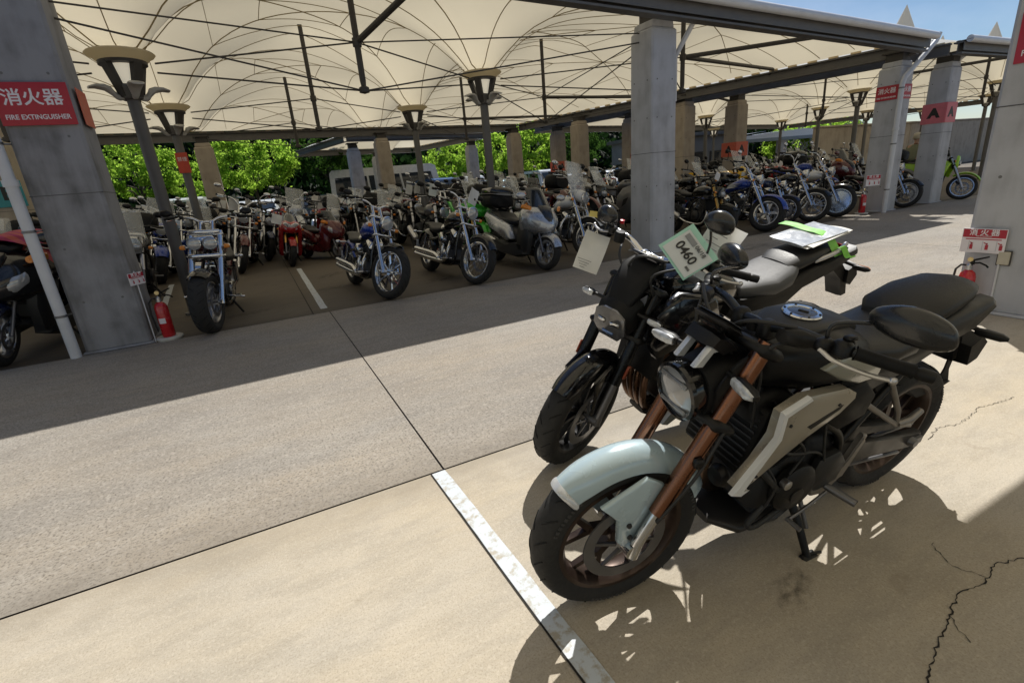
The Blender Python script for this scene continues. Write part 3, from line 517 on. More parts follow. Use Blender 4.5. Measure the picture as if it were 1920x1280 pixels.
# ------------------------------------------------------------------ motorcycles: shared pieces
# local axes of a machine: x forward, y to its left, z up, origin on the ground half way between the axles
class Bike:
    def __init__(s, name, mid, heading, lean, steer, wb, Rf, rake, label, cat='motorcycle', group='parked motorcycles', sc=1., hi=True):
        s.root = empty(name, (mid[0], mid[1], 0), heading, R(-lean), label, cat, group, sc); s.parts = []; s.hi = hi
        s.fx = wb / 2; s.rx = -wb / 2; s.Rf = Rf; s.rake = R(rake); s.tr = math.tan(s.rake)
        ax = Vector((-math.sin(s.rake), 0, math.cos(s.rake))); p = Vector((s.xf(.9) - .04, 0, .9))
        s.S = Matrix.Translation(p) @ Matrix.Rotation(R(steer), 4, ax) @ Matrix.Translation(-p)
    def xf(s, z): return s.fx - s.tr * (z - s.Rf)
    def p(s, name, mb, m, parent=None, smooth=48):
        o = mb.build(name, m, parent or s.root, smooth); s.parts.append(o); return o
def copy_bike(b, mid, heading, lean, label, swap=None, sc=None, drop=()):
    r = b.root.copy(); C.objects.link(r); r.location = (mid[0], mid[1], 0); r.rotation_euler = (R(-lean), 0, heading); r['label'] = label
    if sc: r.scale = (sc,) * 3
    mp_ = {b.root: r}
    for o in b.parts:
        if o.name.split('.')[0] in drop: continue
        c = o.copy(); C.objects.link(c); c.parent = mp_.get(o.parent, r); mp_[o] = c
        if swap and o.data.materials[0].name in swap:
            c.material_slots[0].link = 'OBJECT'; c.material_slots[0].material = swap[o.data.materials[0].name]
    return r
def sm(a, b, t): return a + (b - a) * t
def wheel(b, name, x, Rw, w, rimr, style='cast5', rimm=None, M=None, disc=.0, dside=(1,), tread=True, discm=None, white=False):
    n = 56 if b.hi else 28; rimm = rimm or DARKMET; h = Rw - rimr; c = (x, 0, Rw)
    pr = [(rimr, -w * .36), (rimr + h * .25, -w * .47), (rimr + h * .55, -w * .5), (rimr + h * .8, -w * .41), (rimr + h * .95, -w * .22), (Rw, 0), (rimr + h * .95, w * .22), (rimr + h * .8, w * .41), (rimr + h * .55, w * .5), (rimr + h * .25, w * .47), (rimr, w * .36)]
    t = MB(M).lathe(pr, n, 'y', c, True)
    ty = b.p(name, t, TYRE)
    if tread and b.hi:
        g = MB(M)
        for k in range(22):
            for sg in (-1, 1):
                a = 2 * math.pi * (k + (.5 if sg > 0 else 0)) / 22; pts = []
                for i in range(5):
                    f = i / 4; aa = a + f * .16; y = sg * w * sm(.10, .42, f); rr = Rw - (h * .05 * (f * 1.0) ** 1 if f < .4 else h * sm(.02, .19, (f - .4) / .6)) + .0012 - (0 if f < .4 else .0)
                    rr = min(rr, Rw + .0006); rr -= .0032; pts.append((x + rr * math.cos(aa), y, Rw + rr * math.sin(aa)))
                g.tube(pts, .0032, 4, True)
        b.p('tread_groove', g, mat((.004, .004, .004), .9, name='groove'), ty)
    if white: b.p('whitewall', MB(M).lathe([(rimr + h * .1, w * .462), (rimr + h * .38, w * .492), (rimr + h * .38, w * .497), (rimr + h * .1, w * .468)], n, 'y', c, True).lathe([(rimr + h * .1, -w * .462), (rimr + h * .38, -w * .492), (rimr + h * .38, -w * .497), (rimr + h * .1, -w * .468)], n, 'y', c, True), WHITEP, ty)
    q = MB(M); rw = w * .40
    q.lathe([(rimr + .006, -rw), (rimr + .006, -rw * .8), (rimr - .012, -rw * .5), (rimr - .012, rw * .5), (rimr + .006, rw * .8), (rimr + .006, rw), (rimr - .008, rw), (rimr - .024, rw * .5), (rimr - .024, -rw * .5), (rimr - .008, -rw)], n, 'y', c, True)
    hr = .038 if style != 'wire' else .03
    q.lathe([(0, -rw * .75), (hr, -rw * .75), (hr * 1.1, 0), (hr, rw * .75), (0, rw * .75)], 18, 'y', c)
    def pol(r_, a, y): return Vector((x + r_ * math.cos(a), y, Rw + r_ * math.sin(a)))
    def spoke(a0, r0, a1, r1, w0, w1, t0=.011, t1=.009):
        A = pol(r0, a0, 0); B = pol(r1, a1, 0); d = (B - A).normalized(); nn = Vector((-d.z, 0, d.x)); vs = []
        for P_, ww, tt in ((A, w0, t0), (B, w1, t1)):
            for sx, sy in ((-1, -1), (1, -1), (1, 1), (-1, 1)): vs.append(P_ + nn * (sx * ww) + Vector((0, sy * tt, 0)))
        q.add(vs, [[0, 1, 2, 3], [4, 7, 6, 5], [0, 4, 5, 1], [1, 5, 6, 2], [2, 6, 7, 3], [3, 7, 4, 0]])
    re = rimr - .012
    if style == 'cast5':
        for k in range(5):
            a = 2 * math.pi * k / 5 + .3; spoke(a, hr * .8, a, re * .52, .015, .013, .02, .014); spoke(a, re * .48, a + .30, re, .011, .008, .012, .009); spoke(a, re * .48, a - .30, re, .011, .008, .012, .009)
    elif style == 'cast10':
        for k in range(10): a = 2 * math.pi * k / 10; spoke(a, hr * .8, a, re, .011, .007, .014, .010)
    elif style == 'cast3':
        for k in range(3): a = 2 * math.pi * k / 3 + .5; spoke(a, hr * .8, a, re, .03, .02, .018, .012)
    elif style == 'mag':
        for k in range(5):
            a = 2 * math.pi * k / 5; spoke(a, hr * .7, a + .25, re * .55, .018, .026, .016, .014); spoke(a + .25, re * .52, a + .1, re, .026, .012, .014, .010)
    elif style == 'wire':
        for k in range(20):
            a = 2 * math.pi * k / 20; sg = 1 if k % 2 else -1; q.tube([pol(hr, a + .5 * (1 if k % 4 < 2 else -1), sg * rw * .6), pol(re, a, 0)], .0022, 3, False)
    elif style == 'disc':
        q.lathe([(hr, -.02), (re * .8, -.016), (re, -.008), (re, .008), (re * .8, .016), (hr, .02)], n, 'y', c, True)
        for k in range(10):
            a = 2 * math.pi * k / 10; q.box(pol(re * .88, a, 0), (.02, .05, .012), (0, -a, 0))
    b.p('rim', q, rimm, ty)
    if disc:
        for sd in dside:
            y = sd * (w * .40 + .016); d = MB(M).lathe([(disc * .74, y - .0025), (disc, y - .0025), (disc, y + .0025), (disc * .74, y + .0025)], 40 if b.hi else 24, 'y', c, True)
            for k in range(6):
                a = 2 * math.pi * k / 6; A = pol(hr * .9, a, y); B = pol(disc * .76, a + .25, y); d.tube([A, B], [.008, .006], 4)
            b.p('brake_disc', d, discm or STEEL, ty)
            cal = MB(M).box((x - .115 * math.cos(.3), y, Rw + .115), (.05, .05, .10), (0, R(-38), 0), .9, .008); cal.lathe([(0, 0), (.014, 0), (.014, sd * .034), (0, sd * .034)], 10, 'y', (x - .10, y, Rw + .10)); cal.lathe([(0, 0), (.014, 0), (.014, sd * .034), (0, sd * .034)], 10, 'y', (x - .12, y, Rw + .14)); b.p('brake_caliper', cal, DARKMET, ty)
    return ty
def fork(b, lowm, upm, ztop, zj, r_lo=.02, r_up=.026, y=.098, inverted=True, clamps=(.70, .93), clm=None, bolt=True):
    for sg in (1, -1):
        f = MB(b.S).tube([(b.xf(zj + .03), sg * y, zj + .03), (b.xf(ztop), sg * y, ztop)], r_up, 16)
        fo = b.p('fork_tube', f, upm)
        lo = MB(b.S).tube([(b.fx, sg * y, b.Rf - .02), (b.xf(b.Rf + .03), sg * y, b.Rf + .03), (b.xf(zj + .04), sg * y, zj + .04)], [r_lo * 1.1, r_lo, r_lo], 14); lo.lathe([(0, -.02), (.026, -.02), (.026, .02), (0, .02)], 14, 'y', (b.fx, sg * (y - .01), b.Rf)); b.p('fork_leg', lo, lowm, fo)
    b.p('axle', MB(b.S).tube([(b.fx, -y, b.Rf), (b.fx, y, b.Rf)], .011, 10), STEEL)
    for z in clamps: b.p('triple_clamp', MB(b.S).box((b.xf(z) - .012, 0, z), (.085, 2 * y + .075, .036), (0, -b.rake, 0), 1, .012), clm or BLACK)
def fender(b, M, x, Rw, w, a0, a1, m, gap=.022, name='front_fender', depth=.045, flare=0., n=22):
    def f(u, v):
        a = sm(R(a0), R(a1), u); t = v * 2 - 1; ed = min(1, min(u, 1 - u) * 6 + .35); ww = w / 2 * (.8 + .2 * ed) * t; r = Rw + gap + .012 - depth * abs(t) ** 2.6 + flare * (u - .5) ** 2
        return (x + r * math.cos(a), ww, Rw + r * math.sin(a))
    mb = MB(M); P = [Vector(f(i / n, j / 8)) for i in range(n + 1) for j in range(9)]; cc = Vector((x, 0, Rw)); inn = [p + (cc - p).normalized() * .005 for p in P]; N = len(P); q = lambda i, j, k=0: k * N + i * 9 + j
    fs = [[q(i, j), q(i + 1, j), q(i + 1, j + 1), q(i, j + 1)] for i in range(n) for j in range(8)] + [[q(i, j, 1), q(i, j + 1, 1), q(i + 1, j + 1, 1), q(i + 1, j, 1)] for i in range(n) for j in range(8)]
    for i in range(n): fs += [[q(i, 0), q(i, 0, 1), q(i + 1, 0, 1), q(i + 1, 0)], [q(i, 8), q(i + 1, 8), q(i + 1, 8, 1), q(i, 8, 1)]]
    for j in range(8): fs += [[q(0, j), q(0, j + 1), q(0, j + 1, 1), q(0, j, 1)], [q(n, j), q(n, j, 1), q(n, j + 1, 1), q(n, j + 1)]]
    mb.add(P + inn, fs); return b.p(name, mb, m, None, 60)
def spline(pts, k=6):
    P = [Vector(p) for p in pts]; out = []
    for i in range(len(P) - 1):
        p0, p1, p2, p3 = P[max(i - 1, 0)], P[i], P[i + 1], P[min(i + 2, len(P) - 1)]
        for j in range(k):
            t = j / k; out.append(.5 * ((2 * p1) + (-p0 + p2) * t + (2 * p0 - 5 * p1 + 4 * p2 - p3) * t * t + (-p0 + 3 * p1 - 3 * p2 + p3) * t ** 3))
    out.append(P[-1]); return out
def handlebar(b, c, end, rise, m, grip=.12, r=.011, gripm=None, lever=None, mid=None, levers=True):
    """c: clamp centre, end: (x, y, z) of the left bar end"""
    pts = [(c[0], 0, c[2]), (c[0], .055, c[2]), sm_(c, end, .28, rise), sm_(c, end, .6, rise * .8), (end[0], end[1], end[2])]
    L = spline(pts, 5 if b.hi else 2); Rr = [Vector((p.x, -p.y, p.z)) for p in L]
    h = MB(b.S).tube(list(reversed(Rr[1:])) + L, r, 10); h.box((c[0], .045, c[2] - .01), (.045, .03, .05), None, 1, .008); h.box((c[0], -.045, c[2] - .01), (.045, .03, .05), None, 1, .008)
    ho = b.p('handlebar', h, m)
    for sg in (1, -1):
        E = Vector((end[0], sg * end[1], end[2])); Q = Vector((L[-4].x, sg * L[-4].y, L[-4].z)); d = (E - Q).normalized()
        b.p('grip', MB(b.S).tube([E - d * grip, E - d * grip * .94, E - d * .012, E], [.020, .017, .017, .019], 12), gripm or MATTE, ho)
        if b.hi: b.p('bar_end', MB(b.S).tube([E + d * .001, E + d * .012, E + d * .04], [.012, .017, .016], 12), BLACK, ho)
        sb = MB(b.S).box(E - d * (grip + .03), (.05, .05, .045), None, .9, .01); sb.box(E - d * (grip + .065) + Vector((.01, 0, .0)), (.045, .035, .035), None, 1, .008)
        if b.hi: sb.box(E - d * (grip + .03) + Vector((-.026, 0, .012)), (.012, .02, .014), None, 1, .003); sb.box(E - d * (grip + .03) + Vector((-.02, 0, .026)), (.03, .022, .012), None, 1, .003)
        b.p('switch_box', sb, BLACK, ho)
        if levers:
            A = E - d * (grip + .055) + Vector((.035, 0, -.004)); T = E + Vector((.045, 0, -.02)) - d * .01
            lv = spline([A, A.lerp(T, .3) + Vector((.022, 0, -.003)), A.lerp(T, .7) + Vector((.012, 0, -.006)), T], 4); lm = MB(b.S).tube(lv, [.009] + [.0075] * (len(lv) - 2) + [.006], 8, True, .7); lm.ell(T, .0105 if b.hi else .008, 10, 6); b.p('lever', lm, lever or ALU, ho)
    return ho
def sm_(c, e, t, rise): return (c[0] + (e[0] - c[0]) * t * t, e[1] * t + .03, c[2] + (e[2] - c[2]) * t + rise)
def mirror(b, base, elbow, head, size, m, sg, outline=None, facing=None, ho=None, M=None):
    st = MB(M or b.S).tube(spline([base, elbow, head], 5), [.0055 if b.hi else .007] * 11, 8); so_ = b.p('mirror_stem', st, m, ho)
    w_, h_ = size; H = Vector(head); ol = outline or [(-.5, -.12), (-.46, .22), (-.25, .46), (.1, .5), (.38, .36), (.5, .05), (.42, -.26), (.15, -.46), (-.2, -.44)]
    yaw = (facing if facing is not None else R(12)) * sg; Mm = (M or b.S) @ Matrix.Translation(H + Vector((0, sg * w_ * .28, h_ * .15))) @ Matrix.Rotation(yaw, 4, 'Z')
    n_ = 28 if b.hi else 14; K = len(ol); cv = []
    for i_ in range(n_):   # smooth closed curve through the outline
        t_ = i_ / n_ * K; k_ = int(t_); f_ = t_ - k_; P_ = [Vector(ol[(k_ + d_) % K]) for d_ in (-1, 0, 1, 2)]
        cv.append(.5 * (2 * P_[1] + (P_[2] - P_[0]) * f_ + (2 * P_[0] - 5 * P_[1] + 4 * P_[2] - P_[3]) * f_ * f_ + (3 * P_[1] - P_[0] - 3 * P_[2] + P_[3]) * f_ ** 3))
    vs_ = [(x_, p_.x * k2 * w_ * sg, p_.y * k2 * h_) for x_, k2 in ((-.004, .97), (.004, 1.), (.014, .97), (.024, .84), (.031, .6), (.035, .3)) for p_ in cv]
    fs_ = [[r_ * n_ + q_, r_ * n_ + (q_ + 1) % n_, (r_ + 1) * n_ + (q_ + 1) % n_, (r_ + 1) * n_ + q_] for r_ in range(5) for q_ in range(n_)] + [list(range(n_))[::-1], list(range(5 * n_, 6 * n_))]
    b.p('mirror_shell', MB(Mm).add(vs_, fs_), m, so_, 60)
    b.p('mirror_glass', MB(Mm).prism([(p[0] * w_ * .92 * sg, p[1] * h_ * .9) for p in ol], -.006, -.0045, 0, 'x'), mat((.7, .74, .78), .04, 1, 0, 0, name='mirror_glass'), so_, 0)
def blinker(b, base, tip, m, lens, M=None, size=(.075, .03, .034)):
    A, T = Vector(base), Vector(tip); st = MB(M).tube([A, T], .009, 8); s_ = b.p('indicator_stem', st, m); d = (T - A).normalized(); c = T + d * size[0] * .4
    rz = math.atan2(d.y, d.x); Mm = (M or Matrix.Identity(4)) @ Matrix.Translation(c) @ Matrix.Rotation(rz, 4, 'Z')
    b.p('indicator_body', MB(Mm).loft([(-size[0] * .5, 0, 0, size[1] * .35, size[2] * .3, size[2] * .3, 3), (-size[0] * .3, 0, 0, size[1] * .5, size[2] * .5, size[2] * .5, 3), (size[0] * .3, 0, 0, size[1] * .5, size[2] * .45, size[2] * .45, 3), (size[0] * .5, 0, 0, size[1] * .25, size[2] * .2, size[2] * .2, 3)], 12), m, s_)
    sd = 1 if A.x > 0 else -1; yf = (1 if d.y < 0 else -1) * sd
    b.p('indicator_lens', MB(Mm).loft([(-size[0] * .42, yf * size[1] * .32, 0, size[1] * .3, size[2] * .38, size[2] * .38, 3), (-size[0] * .2, yf * size[1] * .38, 0, size[1] * .32, size[2] * .46, size[2] * .46, 3), (size[0] * .28, yf * size[1] * .38, 0, size[1] * .3, size[2] * .42, size[2] * .42, 3), (size[0] * .47, yf * size[1] * .25, 0, size[1] * .2, size[2] * .2, size[2] * .2, 3)], 12), lens, s_)
def round_lamp(b, c, r, shellm, M=None, depth=.1, lens=None, rim=None, bars=0, tilt=0.):
    Mm = (M or Matrix.Identity(4)) @ Matrix.Translation(c) @ Matrix.Rotation(tilt, 4, 'Y'); n = 28 if b.hi else 16
    h = b.p('headlight', MB(Mm).lathe([(0, -depth), (r * .55, -depth * .95), (r * .9, -depth * .55), (r * 1.02, -.012), (r * 1.05, 0), (r * .98, .004), (0, .004)], n, 'x'), shellm)
    b.p('headlight_rim', MB(Mm).lathe([(r * .90, .002), (r * 1.05, .0), (r * 1.05, .014), (r * .94, .018), (r * .90, .01)], n, 'x', closed=True), rim or shellm, h)
    b.p('headlight_lens', MB(Mm).lathe([(r * .93, .006), (r * .7, .014), (r * .35, .019), (0, .021)], n, 'x'), lens or LENS, h, 80)
    for k in range(bars):
        z = r * (-.52 + 1.04 * k / max(1, bars - 1)); hw = math.sqrt(max(0, r * r * .74 - z * z)); b.p('lamp_bar', MB(Mm).box((.018, 0, z), (.008, 2 * hw, r * .17), (0, R(-12), 0), 1, .003), mat((.20, .205, .21), .25, .3, 0, .2, 30, name='lamp_bar'), h)
    return h
def engine_block(b, x, z, sc=1., m=None, covers=None, fins=True, vtwin=False, cylm=None):
    m = m or ENGINE; e = MB().box((x, 0, z), (.40 * sc, .26, .20 * sc), None, .92, .03); e.box((x - .12 * sc, 0, z + .09 * sc), (.20 * sc, .24, .12 * sc), None, .9, .02); e.box((x + .02, 0, z - .12 * sc), (.26 * sc, .20, .06), None, .9, .015); eo = b.p('engine', e, m)
    cv = covers or m
    for sg in (1, -1):
        c_ = MB().lathe([(0, sg * .13), (.095 * sc, sg * .13), (.095 * sc, sg * .155), (.08 * sc, sg * .168), (0, sg * .172)], 20, 'y', (x + .05 * sc, 0, z)); c_.lathe([(0, sg * .13), (.065 * sc, sg * .13), (.062 * sc, sg * .152), (0, sg * .158)], 16, 'y', (x - .13 * sc, 0, z + .01)); b.p('engine_cover', c_, cv, eo)
    for ang, xo in (((38, .07), (-20, -.07)) if vtwin else ((22, .10),)):
        Mc = Matrix.Translation((x + xo * sc, 0, z + .08 * sc)) @ Matrix.Rotation(R(ang), 4, 'Y'); cy = MB(Mc)
        if fins:
            k = 9
            for i in range(k): cy.box((0, 0, .03 + .024 * i * sc), (.165 * sc if i % 2 == 0 else .14 * sc, .19 if i % 2 == 0 else .165, .013 * sc))
            cy.box((0, 0, .03 + .1 * sc), (.13 * sc, .15, .2 * sc))
        else: cy.box((0, 0, .12 * sc), (.16 * sc, .2, .24 * sc), None, .95, .02)
        co = b.p('cylinder', cy, cylm or m, eo, 0); b.p('cylinder_head', MB(Mc).box((0, 0, .03 + .27 * sc), (.17 * sc, .21, .075 * sc), None, .85, .02), covers or m, eo)
    return eo
def tubes(b, name, runs, r, m, n=8, parent=None):
    q = MB()
    for run in runs: q.tube(spline(run, 5) if len(run) > 2 else run, r, n)
    return b.p(name, q, m, parent)
def sheet_paper(b, M, w_, h_, name='paper_tag', m=None, curl=.02, parent=None):
    mb = MB(M).slab(lambda u, v: ((u - .5) * w_, curl * math.sin(u * 3.1) * (v - .2) + .3 * curl * math.sin(v * 5 + u * 2), (v - .5) * h_), 8, 6, (0, .0012, 0)); return b.p(name, mb, m or PAPER, parent, 60)
# ------------------------------------------------------------------ the two motorcycles in the foreground
SAGE = mat((.43, .545, .60), .24, .1, .8, .03, 9, name='sky_tinted_sage_paint'); SAGE_M = mat((.33, .30, .245), .3, .3, .5, .04, 9, name='champagne_paint'); SILVERP = mat((.60, .62, .64), .28, .3, .4, .03, name='silver_trim')  # SAGE: blue of reflected sky and sunlight put into the paint colour
DGREY = mat((.018, .0185, .0195), .45, 0, 0, .06, name='dark_grey_plastic'); NAVY = mat((.012, .016, .026), .30, 0, .2, .05, name='dark_screen'); GUN = mat((.05, .047, .045), .42, .5, 0, .08, name='gunmetal'); BROWNRIM = mat((.055, .036, .028), .36, .6, 0, .06, name='dark_bronze_rim')
def hero():
    b = Bike('naked_motorcycle', (1.505, 1.105), R(176.5), 11.5, -5, 1.33, .297, 28.5, 'sage grey naked motorcycle with round headlight and bronze forks in front', group='foreground motorcycles')
    S_ = b.S; fx, rx = b.fx, b.rx
    wheel(b, 'front_wheel', fx, .297, .112, .216, 'cast5', BROWNRIM, S_, .148, (1,)); wheel(b, 'rear_wheel', rx, .302, .15, .216, 'cast5', BROWNRIM, None, .11, (-1,))
    fork(b, CHROME, mat((.27, .125, .075), .24, 1, 0, .015, 8, name='brown_anodised'), .955, .40, .0185, .0262, .102, clamps=(.715, .93))
    for x_, M_, w_ in ((fx, S_, .112), (rx, None, .15)):
        q = MB(M_)
        for a0_ in (.4, 2.5, 4.6):
            for k in range(9):
                a_ = a0_ + k * .062; q.box((x_ + .262 * math.cos(a_), w_ * .497, .297 + .262 * math.sin(a_)), (.011, .003, .010 if k % 3 else .006), (0, -a_, 0))
        b.p('sidewall_lettering', q, mat((.045, .044, .043), .8, name='raised_rubber'), None, 0)
    # front fender, lighter lip, fork guards
    fd = fender(b, S_, fx, .297, .132, 50, 160, SAGE, .024, depth=.06)
    fender(b, S_, fx, .297, .1335, 46.5, 51, SILVERP, .0245, 'fender_lip', depth=.06, n=3).parent = fd
    for sg in (1, -1):
        g = MB(S_).prism([(fx + .11, .49), (fx - .04, .56), (fx - .10, .52), (fx - .085, .42), (fx - .02, .325), (fx + .02, .30), (fx + .045, .33), (fx + .05, .42), (fx + .075, .45)], sg * .072, sg * .088, .006); b.p('fork_guard', g, SAGE)
        g = MB(S_)
        for (x, z) in ((fx + .005, .345), (fx + .012, .395)): g.lathe([(0, sg * .088), (.009, sg * .088), (.008, sg * .095), (0, sg * .097)], 10, 'y', (x, 0, z))
        b.p('bolt', g, DARKMET)
    # headlight with its cowl, stays, meter, blinkers
    hx = b.xf(.78) + .092
    h = round_lamp(b, (hx, 0, .785), .086, GLOSSBLK, S_, .135, mat((.30, .31, .32), .06, .25, .8, .1, 18, name='hero_lens'), GLOSSBLK, 2, R(6))
    b.p('headlight_cowl', MB(S_).loft([(hx - .035, 0, .785, .088, .088, .085, 2.4), (hx - .10, 0, .80, .094, .09, .085, 2.8), (hx - .17, 0, .82, .085, .07, .075, 3), (hx - .19, 0, .82, .06, .05, .05, 3)], 20), MATTE)
    for sg in (1, -1):
        b.p('headlight_bracket', MB(S_).prism([(hx - .05, .83), (hx - .10, .90), (hx - .17, .93), (hx - .19, .80), (hx - .12, .74), (hx - .05, .75)], sg * .088, sg * .098, .008), BLACK)
        b.p('headlight_stay', MB(S_).prism([(hx + .0, .885), (hx - .05, .945), (hx - .085, .955), (hx - .10, .925), (hx - .06, .925), (hx - .025, .88)], sg * .03, sg * .05, .004), SILVERP)
        blinker(b, (hx - .085, sg * .09, .875), (hx - .075, sg * .135, .875), BLACK, mat((.50, .52, .54), .1, .2, .6, .25, 60, name='blinker_lens'), S_, (.10, .034, .034))
    Mm = S_ @ Matrix.Translation((hx - .10, 0, .992)) @ Matrix.Rotation(R(-34), 4, 'Y')
    mo = b.p('meter_housing', MB(Mm).box((0, 0, 0), (.08, .15, .022), None, .93, .010), BLACK); b.p('meter_screen', MB(Mm).box((.002, 0, .0115), (.066, .136, .003), None, 1, .001), NAVY, mo)
    b.p('meter_visor', MB(S_).prism([(hx - .035, .945), (hx - .06, .975), (hx - .10, .965), (hx - .15, .92), (hx - .09, .90)], -.055, .055, .012), BLACK)
    b.p('ignition_lock', MB(S_).lathe([(0, 0), (.02, 0), (.02, .03), (.014, .034), (0, .034)], 14, 'z', (b.xf(.95) - .05, 0, .945)), DARKMET)
    # bars
    cb = (b.xf(1.0) - .02, 0, .975); ho = handlebar(b, cb, (cb[0] - .14, .362, .965), .022, mat((.03, .034, .04), .28, .6, 0, .04, name='black_bar'), .125, .0135)
    for sg in (1, -1): b.p('bar_riser', MB(S_).box((cb[0], sg * .05, .965), (.05, .045, .06), None, .9, .01), BLACK)
    MS = mat((.014, .015, .017), .25, 0, .25, .05, name='mirror_plastic')
    ol = [(-.5, .05), (-.40, .30), (-.12, .48), (.16, .46), (.40, .28), (.5, -.02), (.46, -.28), (.2, -.42), (-.2, -.38), (-.44, -.16)]
    for sg in (1, -1):
        base = (cb[0] - .02, sg * .215, 1.0); mirror(b, base, (cb[0] - .03, sg * .22, 1.05), (cb[0] - (.12 if sg > 0 else .21), sg * .285, 1.06 if sg > 0 else 1.03), (.18, .098), MS, sg, ol, R(14), ho)
        b.p('reservoir' if sg < 0 else 'clutch_perch', MB(S_).loft([(cb[0] + .01, sg * .19, .998, .022, .018, .02, 3), (cb[0] + .03, sg * .17, 1.0, .03, .026, .026, 3), (cb[0] + .055, sg * .15, .998, .02, .02, .02, 3)], 12), BLACK, ho)
    tubes(b, 'cable', [[(cb[0] + .04, .16, 1.03), (cb[0] + .11, .06, 1.02), (cb[0] + .10, -.02, .93), (cb[0] + .03, -.04, .80)], [(cb[0] + .05, -.17, 1.03), (cb[0] + .12, -.06, 1.0), (cb[0] + .08, .02, .88), (cb[0] + .06, .04, .7)], [(cb[0], .17, 1.0), (cb[0] + .08, .12, .95), (cb[0] + .04, .10, .82), (cb[0], .09, .62)], [(cb[0], -.2, 1.0), (cb[0] + .09, -.13, .93), (cb[0] + .05, -.1, .8)]], .0055, CABLE)
    # frame, radiator, engine
    tubes(b, 'frame', [[(.30, 0, .90), (.22, .07, .76), (.05, .12, .62), (-.10, .125, .50), (-.14, .12, .36)], [(.30, 0, .90), (.22, -.07, .76), (.05, -.12, .62), (-.10, -.125, .50), (-.14, -.12, .36)], [(.29, .03, .80), (.25, .10, .62), (.22, .10, .42)], [(.29, -.03, .80), (.25, -.10, .62), (.22, -.10, .42)], [(-.02, .12, .60), (-.25, .11, .70), (-.58, .08, .80)], [(-.02, -.12, .60), (-.25, -.11, .70), (-.58, -.08, .80)], [(-.12, .12, .45), (-.3, .11, .62), (-.5, .085, .755)], [(-.12, -.12, .45), (-.3, -.11, .62), (-.5, -.085, .755)]], .014, BLACK, 10)
    rd = b.p('radiator', MB().box((.315, 0, .60), (.035, .25, .24), (0, R(-14), 0), 1, .006), MATTE); q = MB()
    for i in range(11): q.box((.337 - .0235 * (i - 5) * math.tan(R(-14)) * -1, 0, .60 + .0205 * (i - 5)), (.004, .22, .006), (0, R(-14), 0))
    b.p('radiator_fin', q, DARKMET, rd, 0)
    eo = engine_block(b, .03, .36, 1.0, ENGINE, ENGINE, False)
    b.p('cover_badge', MB().lathe([(0, .172), (.03, .172), (.03, .176), (.024, .178), (0, .178)], 20, 'y', (.085, 0, .345)), GUN, eo); b.p('cover_badge', MB().lathe([(0, .15), (.016, .15), (.014, .162), (0, .163)], 16, 'y', (.055, 0, .42)), ALU, eo)
    q = MB()
    for k in range(7): a = 2 * math.pi * k / 7; q.lathe([(0, .15), (.006, .15), (.006, .162), (0, .162)], 6, 'y', (.08 + .082 * math.cos(a), 0, .36 + .082 * math.sin(a)))
    b.p('cover_bolt', q, DARKMET, eo)
    tubes(b, 'exhaust_header', [[(.23, -.02, .56), (.32, -.03, .48), (.30, -.05, .30), (.18, -.07, .21), (-.05, -.11, .19), (-.22, -.14, .25)]], .021, mat((.16, .11, .08), .3, .9, 0, .2, 12, name='heat_tinted_steel'), 12)
    b.p('muffler', MB(Matrix.Translation((-.42, -.175, .36)) @ Matrix.Rotation(R(18), 4, 'Y')).loft([(.24, 0, 0, .03, .03, .03), (.2, 0, 0, .05, .055, .055, 2.6), (-.05, 0, 0, .058, .07, .065, 2.6), (-.24, 0, 0, .05, .06, .055, 2.8), (-.25, 0, 0, .03, .035, .03, 2.8)], 18), MATTE)
    b.p('belly_cover', MB().loft([(.33, 0, .205, .05, .02, .012, 3), (.24, 0, .185, .12, .025, .025, 3), (.06, 0, .175, .125, .02, .03, 3), (-.08, 0, .19, .10, .015, .02, 3)], 16), GUN)
    tubes(b, 'hose', [[(.29, .09, .52), (.24, .14, .45), (.18, .15, .38), (.12, .14, .33)], [(.30, .09, .68), (.20, .13, .64), (.1, .12, .56)], [(.20, .13, .30), (.26, .135, .24), (.22, .14, .22), (.12, .14, .26)]], .011, CABLE)
    # small fittings round the engine
    tubes(b, 'brake_hose', [[(b.xf(.72), .13, .72), (b.xf(.6) + .02, .14, .58), (fx - .05, .12, .42)]], .005, CABLE)
    tubes(b, 'wiring', [[(.22, .10, .74), (.12, .135, .60), (.06, .15, .52), (.10, .15, .44)], [(.26, .08, .68), (.16, .14, .55), (.0, .15, .50), (-.08, .14, .44)], [(-.02, .14, .60), (-.05, .15, .48), (-.1, .15, .38)], [(.20, .12, .50), (.16, .155, .42), (.17, .15, .32)]], .0045, CABLE)
    q = MB()
    for k in range(8): q.box((.11 + .012 * k, 0, .46 + .028 * k), (.19, .215, .007), (0, R(22), 0))
    b.p('cooling_fin', q, DARKMET, eo, 0)
    b.p('sprocket_cover', MB().prism([(-.02, .44), (-.12, .45), (-.17, .39), (-.15, .31), (-.05, .29), (.0, .34)], .13, .158, .012), DGREY, eo)
    b.p('oil_filler', MB().lathe([(0, .15), (.018, .15), (.018, .172), (.012, .176), (0, .176)], 10, 'y', (.15, 0, .415)), ALU, eo); b.p('spark_lead', MB().tube(spline([(.20, .06, .72), (.24, .12, .66), (.18, .13, .60)], 4), .008, 8), REDLENS, eo)
    b.p('horn', MB().lathe([(0, 0), (.036, 0), (.04, .012), (.03, .03), (0, .034)], 18, 'x', (.36, .10, .50)), BLACK); b.p('throttle_body', MB().lathe([(0, -.05), (.03, -.05), (.03, .05), (0, .05)], 14, 'x', (-.02, .07, .60)), DARKMET)
    b.p('brake_line_clip', MB(S_).box((b.xf(.62) + .01, .135, .62), (.03, .02, .03), None, 1, .004), BLACK)
